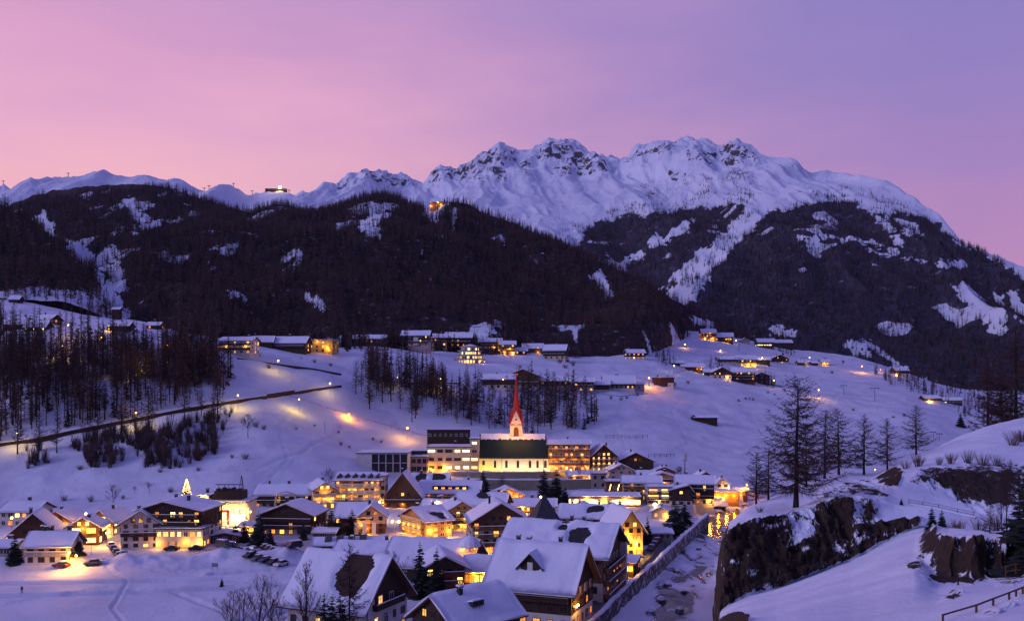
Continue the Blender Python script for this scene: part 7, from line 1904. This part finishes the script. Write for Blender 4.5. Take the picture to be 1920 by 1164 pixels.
mb = MB(); g = hill_z(1590, 100); mb.tube([Vector((0, 0, -.4)), Vector((-.08, 0, .9))], [.08, .07], 5, cap=True); o = mb.build('post', ['wood_dark']); o.location = hill_z(1797, 76); tag(o, 'lonely wooden post stuck in the near snow slope', 'post')

# snow fence rows on the meadow: small posts with snow laden young trees
for lst, lab in (([(1136, 822), (1150, 821), (1165, 821), (1180, 822), (1193, 822), (1205, 821), (1214, 820)], 'row of snow laden poles on the meadow beside the larch belt'), ([(1216, 858), (1227, 857), (1238, 857), (1250, 857), (1264, 856)], 'row of stunted snowy poles above the dark barn house')):
    fence(wpts(lst, 380), lab, 1.9, 3.2, 2, 'wood_dark', 'snow_fence', .12)

# ---------------------------------------------------------------- lift pylons, mast, tank, poles, signs
def pylon(px, pb, pt, label, ymin=450, T=True, w=.22):
    g = on_ground(px, pb, ymin); h = zz(pt, g.y) - g.z
    r = bpy.data.objects.new('lift_pylon', None); C.objects.link(r); r.location = g; tag(r, label, 'lift pylon')
    mb = MB(); mb.tube([Vector((0, 0, -1)), Vector((0, 0, h))], [w * 1.3, w], 6, cap=True); mb.build('mast', ['metal_grey'], r)
    mb = MB(); a = max(1.6, h * .3); mb.box(-a, a, -.14, .14, h - .3, h + .05)
    for sx in (-1, 1): mb.box(sx * a - .35, sx * a + .35, -.5, .5, h - .75, h - .33)
    mb.build('cross_arm', ['metal_dark'], r)
for a in ((1640, 752, 727, 'leaning ski lift pylon with a wide cross arm on the open slope'), (1582, 740, 722, 'ski lift pylon left of the leaning one on the open slope'), (1385, 692, 671, 'lift pylon rising beside the dark gables of the hamlet'), (1386, 655, 629, 'tall dark lift pylon left of the pale cabin'), (1750, 822, 809, 'short lift pylon near the snow dome, left of two'), (1761, 827, 812, 'short lift pylon near the snow dome, right of two'), (1508, 690, 670, 'thin lift pylon in front of the small hut with the lit side')):
    pylon(*a)
def pole(px, pb, pt, label, ymin=200, r=.07, name='pole', mat='metal_dark', hill=False):
    g = on_ground(px, pb, ymin); h = zz(pt, g.y) - g.z
    mb = MB(); mb.tube([Vector((0, 0, -.5)), Vector((0, 0, h))], [r, r * .7], 5, cap=True); o = mb.build(name, [mat]); o.location = g; return tag(o, label, 'pole')
pole(609, 812, 788, 'thin dark pole standing alone on the slope left of the orange lamp', 330, .10)
pole(330, 1075, 1063, 'marker pole beside the cross country track', 190, .05)
pole(449, 1164, 1103, 'tall marker pole in front of the bare trees at the field corner', 150, .05)
pole(171, 1040, 995, 'slim pole in front of the glowing yellow glazed house', 220, .06)
for i, (px, pb, pt) in enumerate(((1540, 718, 708), (1620, 800, 792), (1645, 770, 762), (1670, 765, 757), (1700, 752, 745), (1545, 700, 692), (1610, 745, 738), (1715, 800, 794))):
    o = pole(px, pb, pt, 'tiny piste marker pole on the snow slope', 450, .08); o['group'] = 'piste marker poles'; o['category'] = 'marker pole'
def mast():
    g = on_ground(1284, 889, 380); h = zz(849, g.y) - g.z
    r = bpy.data.objects.new('radio_mast', None); C.objects.link(r); r.location = g; tag(r, 'slender radio mast with antenna panels at its top, right of the globe tank', 'radio mast')
    mb = MB(); mb.tube([Vector((0, 0, -1)), Vector((0, 0, h))], [.32, .22], 8, cap=True); mb.build('mast', ['metal_grey'], r)
    for k in range(3):
        a = k * 2.094; mb = MB(); c = Vector((math.cos(a) * .75, math.sin(a) * .75, h - 1.8)); mb.box(c.x - .25, c.x + .25, c.y - .2, c.y + .2, h - 3.4, h - .2); mb.build('antenna_panel', ['frame_white'], r)
    mb = MB(); mb.box(-.9, .9, -.9, .9, h - 3.7, h - 3.5); mb.build('platform', ['metal_grey'], r)
mast()
def globe():
    g = on_ground(1273, 890, 380); R_ = 7 * g.y / F * .82; zc = zz(879, g.y) - g.z
    r = bpy.data.objects.new('water_tank', None); C.objects.link(r); r.location = g; tag(r, 'bluish grey globe shaped tank on legs behind the brown gabled house', 'tank')
    me = ball_mesh(R_, 'metal_grey', 14); o = bpy.data.objects.new('globe', me); C.objects.link(o); o.parent = r; o.location = (0, 0, zc)
    for k in range(4):
        mb = MB(); a = k * 1.571 + .6; mb.tube([Vector((math.cos(a) * R_ * .8, math.sin(a) * R_ * .8, -1)), Vector((math.cos(a) * R_ * .6, math.sin(a) * R_ * .6, zc - R_ * .6))], [.12, .12], 5); mb.build('leg', ['metal_grey'], r)
globe()
def tripod():
    g = on_ground(453, 925, 300); h = zz(891, g.y) - g.z
    r = bpy.data.objects.new('utility_mast', None); C.objects.link(r); r.location = g; tag(r, 'dark wooden three legged mast on the slope right of the bright shop', 'mast')
    for dx_, dy_ in ((-1.1, 0), (1.0, .2), (.1, 1.2)):
        mb = MB(); mb.tube([Vector((dx_, dy_, -.5)), Vector((dx_ * .08, 0, h))], [.14, .10], 5, cap=True); mb.build('leg', ['wood_dark'], r)
tripod()
def board():
    g = on_ground(403, 1068, 150); r = bpy.data.objects.new('notice_board', None); C.objects.link(r); r.location = g; tag(r, 'small notice board on two posts at the edge of the snow field', 'notice board')
    for sx in (-.7, .7):
        mb = MB(); mb.tube([Vector((sx, 0, -.3)), Vector((sx, 0, 1.7))], [.05, .05], 5, cap=True); mb.build('post', ['metal_dark'], r)
    mb = MB(); mb.box(-.8, .8, -.08, -.03, .8, 1.8); mb.build('panel', ['metal_grey'], r)
board()
for i, px in enumerate((664, 679, 697)):
    g = on_ground(px, 1006, 235); h = zz(979, g.y) - g.z
    r = bpy.data.objects.new('banner', None); C.objects.link(r); r.location = g; tag(r, ('tall white banner nearest the spruce before the restaurant hall', 'tall white banner in the middle of the row of banners', 'tall white banner farthest from the spruces, below the half timbered gable')[i], 'banner')
    mb = MB(); mb.tube([Vector((0, 0, -.3)), Vector((0, 0, h + .4))], [.06, .05], 5); mb.build('pole', ['metal_grey'], r)
    mb = MB(); 
    for k in range(6): 
        z0, z1 = .8 + (h - .8) * k / 6, .8 + (h - .8) * (k + 1) / 6; a, b_ = .06 * math.sin(k * 1.3), .06 * math.sin((k + 1) * 1.3)
        mb.face([Vector((.07, a, z0)), Vector((1.3, -a, z0)), Vector((1.3, -b_, z1)), Vector((.07, b_, z1))])
    mb.build('cloth', ['banner_cloth'], r)
g = on_ground(1579, 686, 650); r = bpy.data.objects.new('flag', None); C.objects.link(r); r.location = g; tag(r, 'small red flag on a pole on the snow crest', 'flag')
mb = MB(); mb.tube([Vector((0, 0, -.5)), Vector((0, 0, 6))], [.12, .1], 5); mb.build('pole', ['metal_grey'], r)
mb = MB(); mb.face([Vector((.1, 0, 3)), Vector((2.6, .4, 3.2)), Vector((2.4, .2, 5.6)), Vector((.1, 0, 5.8))]); mb.build('cloth', ['red_paint'], r)
# mountain lift masts on the far ridge
for i, px in enumerate((6, 128, 371 + 12, 392, 438, 473, 542)):
    pyr, Yr = ridge_top(px, MPX, MPY, MY)
    mb = MB(); mb.tube([Vector((0, 0, -20)), Vector((0, 0, 15))], [1.3, 1.0], 5, cap=True); mb.box(-6, 6, -1, 1, 11.5, 13); o = mb.build('lift_pylon', ['metal_dark']); o.location = at(px, pyr, Yr); tag(o, 'far lift mast standing on the skyline of the snowy ridge', 'lift pylon', 'lift masts on the skyline')

# snow laden parasol of the bar
def parasol():
    Y = 226.0; g = Vector(((881 - 960) / F * Y, Y, zz(1040, Y))); r = bpy.data.objects.new('parasol', None); C.objects.link(r); r.location = g; tag(r, 'huge round parasol heaped with snow over a bar lit by amber lights', 'parasol')
    mb = MB(); mb.tube([Vector((0, 0, -2)), Vector((0, 0, 4.6))], [.12, .1], 6); mb.build('pole', ['wood_dark'], r)
    mb = MB(); sn = MB(); n = 12; prof = [(2.9, 2.2), (2.3, 3.3), (1.3, 4.2), (.05, 4.7)]
    for (m_, off_) in ((mb, 0), (sn, .28)):
        for (r0, z0), (r1, z1) in zip(prof[:-1], prof[1:]):
            for k in range(n):
                a, b_ = 2 * math.pi * k / n, 2 * math.pi * (k + 1) / n
                m_.face([Vector((math.cos(t) * rr * (1 - .01 * (off_ > 0)), math.sin(t) * rr * (1 - .01 * (off_ > 0)), zq + off_)) for t, rr, zq in ((a, r0, z0 if r0 < 2.8 else z0 - off_ * .8), (b_, r0, z0 if r0 < 2.8 else z0 - off_ * .8), (b_, r1, z1), (a, r1, z1))])
    cv = mb.build('canopy', ['wood_red'], r); sn.build('snow', ['roof_snow'], cv, True)
    for k in range(5):
        a = k * 1.257 + .3; wall_lamp(r, (math.cos(a) * 2.2, math.sin(a) * 2.2, 1.9), 'orange', 120, .12, Vector((0, 0, -.3)))
parasol()

# boulders in the river
for i, (px, py, s) in enumerate(((1252, 1098, 1.0), (1268, 1072, .8), (1300, 1050, .9), (1240, 1128, 1.2), (1283, 1110, .7), (1220, 1150, 1.0), (1310, 1030, .8), (1275, 1145, .9))):
    Y = 51.7 * F / (py - H0); rb = random.Random(i); mb = MB(); n = 8
    rings = [[Vector((math.cos(2 * math.pi * k / n) * rr * s * rb.uniform(.8, 1.2), math.sin(2 * math.pi * k / n) * rr * s * rb.uniform(.8, 1.2), zq * s + rb.uniform(-.06, .06))) for k in range(n)] for rr, zq in ((1.1, -.5), (1.15, .1), (.85, .5), (.4, .75))]
    for a, b in zip(rings[:-1], rings[1:]):
        for k in range(n): mb.face((a[k], a[(k + 1) % n], b[(k + 1) % n], b[k]))
    mb.face(rings[-1]); o = mb.build('boulder', ['river_stone']); o.location = ((px - 960) / F * Y, Y, -51.6); tag(o, 'snow capped boulder frozen into the river ice', 'boulder', 'boulders in the frozen river')
    sn = MB(); top = [[p + Vector((0, 0, .03)) for p in rings[2]], [p * 1.0 + Vector((0, 0, .3 * s)) for p in rings[3]]]
    for k in range(n): sn.face((top[0][k], top[0][(k + 1) % n], top[1][(k + 1) % n], top[1][k]))
    sn.face(top[1]); sn.build('snow_cap', ['roof_snow'], o, True)

# ---------------------------------------------------------------- cars
def mat_car(name, c):
    m, nt = new_mat(name); finish(nt, c, .35, spec=.5); M[name] = m
for n_, c_ in (('car_black', (.012, .012, .014)), ('car_grey', (.10, .10, .11)), ('car_white', (.55, .55, .56)), ('car_blue', (.02, .035, .09)), ('car_red', (.16, .015, .012)), ('tyre', (.012, .012, .012))): mat_car(n_, c_)
_car = {}
def car_parts(col, van):
    k = (col, van)
    if k in _car: return _car[k]
    L_, w = (4.4, .88) if not van else (4.9, .95)
    prof = [(-2.15, .32), (-2.2, .62), (-2.05, .82), (-1.15, .92), (1.75, .95), (2.12, .88), (2.2, .60), (2.15, .32)]
    top = [(-1.1, .93), (-.45, 1.42), (.95, 1.45), (1.75, .96)] if not van else [(-1.5, .93), (-1.0, 1.85), (2.0, 1.9), (2.12, .96)]
    def extr(pr, w0, w1, nm, mats):
        mb = MB(); n = len(pr); zt_ = max(p[1] for p in pr)
        l = [Vector((x, -(w0 if z < zt_ - .2 or w0 == w1 else w1), z)) for x, z in pr]; r_ = [Vector((x, (w0 if z < zt_ - .2 or w0 == w1 else w1), z)) for x, z in pr]
        mb.face(l); mb.face(r_[::-1])
        for i in range(n):
            j = (i + 1) % n; mb.face((l[j], l[i], r_[i], r_[j]))
        return mb.mesh(nm, mats)
    body = extr(prof, w, w, 'body', [M[col]]); cab = extr(top, w * .96, w * .80, 'cabin', [M['window_glass']])
    mb = MB(); x0, x1 = (-.42, .95) if not van else (-.95, 2.0); zt_ = (1.45 if not van else 1.9)
    mb.box(x0, x1, -w * .78, w * .78, zt_ + .003, zt_ + .05); rf = mb.mesh('car_roof', [M[col]])
    mb = MB(); mb.box(x0 + .05, x1 - .05, -w * .74, w * .74, zt_ + .054, zt_ + .2); sn = mb.mesh('roof_snow', [M['roof_snow']])
    mb = MB()
    n = 12; c0 = [Vector((math.cos(2 * math.pi * i / n) * .33, -.1, math.sin(2 * math.pi * i / n) * .33)) for i in range(n)]; c1 = [p + Vector((0, .2, 0)) for p in c0]
    mb.face(c0); mb.face(c1[::-1])
    for i in range(n): mb.face((c0[(i + 1) % n], c0[i], c1[i], c1[(i + 1) % n]))
    wh = mb.mesh('wheel', [M['tyre']])
    _car[k] = (body, cab, rf, sn, wh, w); return _car[k]
def car(x, y, rz, col, label, group, van=False, z=None):
    b, c, rf, sn, wh, w = car_parts(col, van)
    r = bpy.data.objects.new('parked_car', None); C.objects.link(r); r.location = (x, y, (ground(x, y) if z is None else z) + .02); r.rotation_euler = (0, 0, rz); tag(r, label, 'van' if van else 'car', group)
    for nm, me in (('body', b), ('cabin', c), ('car_roof', rf), ('roof_snow', sn)):
        o = bpy.data.objects.new(nm, me); C.objects.link(o); o.parent = r
    for sx in (-1.35, 1.35):
        for sy in (-1, 1):
            o = bpy.data.objects.new('wheel', wh); C.objects.link(o); o.parent = r; o.location = (sx, sy * (w - .08), .33)
rc = random.Random(8)
def row(p0, p1, label, group, ymin=200, end_on=False, maxn=12):
    a = on_ground(*p0, ymin); b = on_ground(*p1, ymin)
    d = b - a; n = max(1, min(maxn, int(d.length / (5.3 if end_on else 2.7)))); ang = math.atan2(d.y, d.x)
    for i in range(n):
        p = a.lerp(b, (i + .5) / n); car(p.x, p.y, ang + (0 if end_on else math.pi / 2) + rc.uniform(-.07, .07), rc.choice(['car_black', 'car_grey', 'car_black', 'car_blue', 'car_white', 'car_grey', 'car_red']), label, group, rc.random() < .15)
row((412, 1030), (482, 1032), 'snow topped car in the far row of the car park', 'cars in the far row of the car park')
row((462, 1041), (535, 1062), 'dark snow topped car in the front row of the car park', 'cars in the front row of the car park')
row((492, 1028), (556, 1036), 'car parked near the broad gabled chalet at the right of the car park', 'cars at the right of the car park')
row((298, 1032), (390, 1030), 'car parked in line in front of the white terrace wing', 'cars before the terrace wing', end_on=True)
row((206, 1022), (236, 1036), 'car parked in the lane left of the half timbered wing', 'cars in the lane', end_on=True)
row((102, 1064), (128, 1063), 'dark car parked before the garage of the white chimneyed house', None, maxn=1, end_on=True)
row((152, 1060), (196, 1056), 'snow covered car beside the second starry lamp', 'cars by the second starry lamp', end_on=True, maxn=2)
row((1218, 1034), (1240, 1008), 'car parked on the riverside road near the mustard yellow house', 'cars on the riverside road', end_on=True)
row((1243, 1000), (1262, 988), 'car parked at the far end of the riverside road', 'cars at the far end of the riverside road', end_on=True)

# ---------------------------------------------------------------- the walker on the field
def walker():
    g = on_ground(41, 1112, 150)
    bm = bpy.data.meshes.new('person')
    v = [(0, 0, .95), (0, 0, 1.15), (0, .01, 1.42), (0, .0, 1.52), (0, -.02, 1.62), (0, -.02, 1.76), (-.10, 0, .90), (-.12, -.08, .50), (-.13, .05, .08), (-.13, -.10, .04), (.10, 0, .90), (.13, .10, .50), (.14, .22, .10), (.14, .10, .04),
         (-.20, 0, 1.40), (-.27, -.05, 1.12), (-.25, -.22, .92), (.20, 0, 1.40), (.28, .06, 1.12), (.27, -.06, .90)]
    e = [(0, 1), (1, 2), (2, 3), (3, 4), (4, 5), (0, 6), (6, 7), (7, 8), (8, 9), (0, 10), (10, 11), (11, 12), (12, 13), (2, 14), (14, 15), (15, 16), (2, 17), (17, 18), (18, 19)]
    bm.from_pydata(v, e, []); o = bpy.data.objects.new('person', bm); C.objects.link(o); o.location = g + Vector((0, 0, .02)); o.rotation_euler = (0, 0, .5)
    m, nt = new_mat('jacket'); finish(nt, (.03, .05, .07), .8); bm.materials.append(m)
    md = o.modifiers.new('skin', 'SKIN'); sk = bm.skin_vertices[0].data
    rad = [.15, .16, .16, .06, .11, .09, .10, .075, .055, .05, .10, .075, .055, .05, .075, .055, .045, .075, .055, .045]
    for s_, r_ in zip(sk, rad): s_.radius = (r_, r_)
    sk[0].use_root = True
    o.modifiers.new('sub', 'SUBSURF').levels = 1
    tag(o, 'person in dark winter clothes walking alone across the snow field', 'person')
walker()

# ---------------------------------------------------------------- thin evening air
zmin = min(float(a.min()) for a in (VZ, MZ, BZ, AZ, HZ, RZ)) - 1.0
zmax = max(float(MZ.max()), float(BZ.max())) + 60
ymax = max(float(MY.max()), float(BY.max())) + 50; xmax = max(float(np.abs(MX).max()), float(np.abs(BX).max())) + 50
mb = MB(); mb.box(-xmax, xmax, -60, ymax, zmin, zmax)
hz = mb.build('haze', [])
m, nt = new_mat('haze_air')
v = nd(nt, 'ShaderNodeVolumePrincipled', {'Color': (.80, .78, .95, 1), 'Density': 1.8e-5, 'Anisotropy': .2})
nd(nt, 'ShaderNodeOutputMaterial', {'Volume': v.outputs[0]})
hz.data.materials.append(m); hz['kind'] = 'stuff'
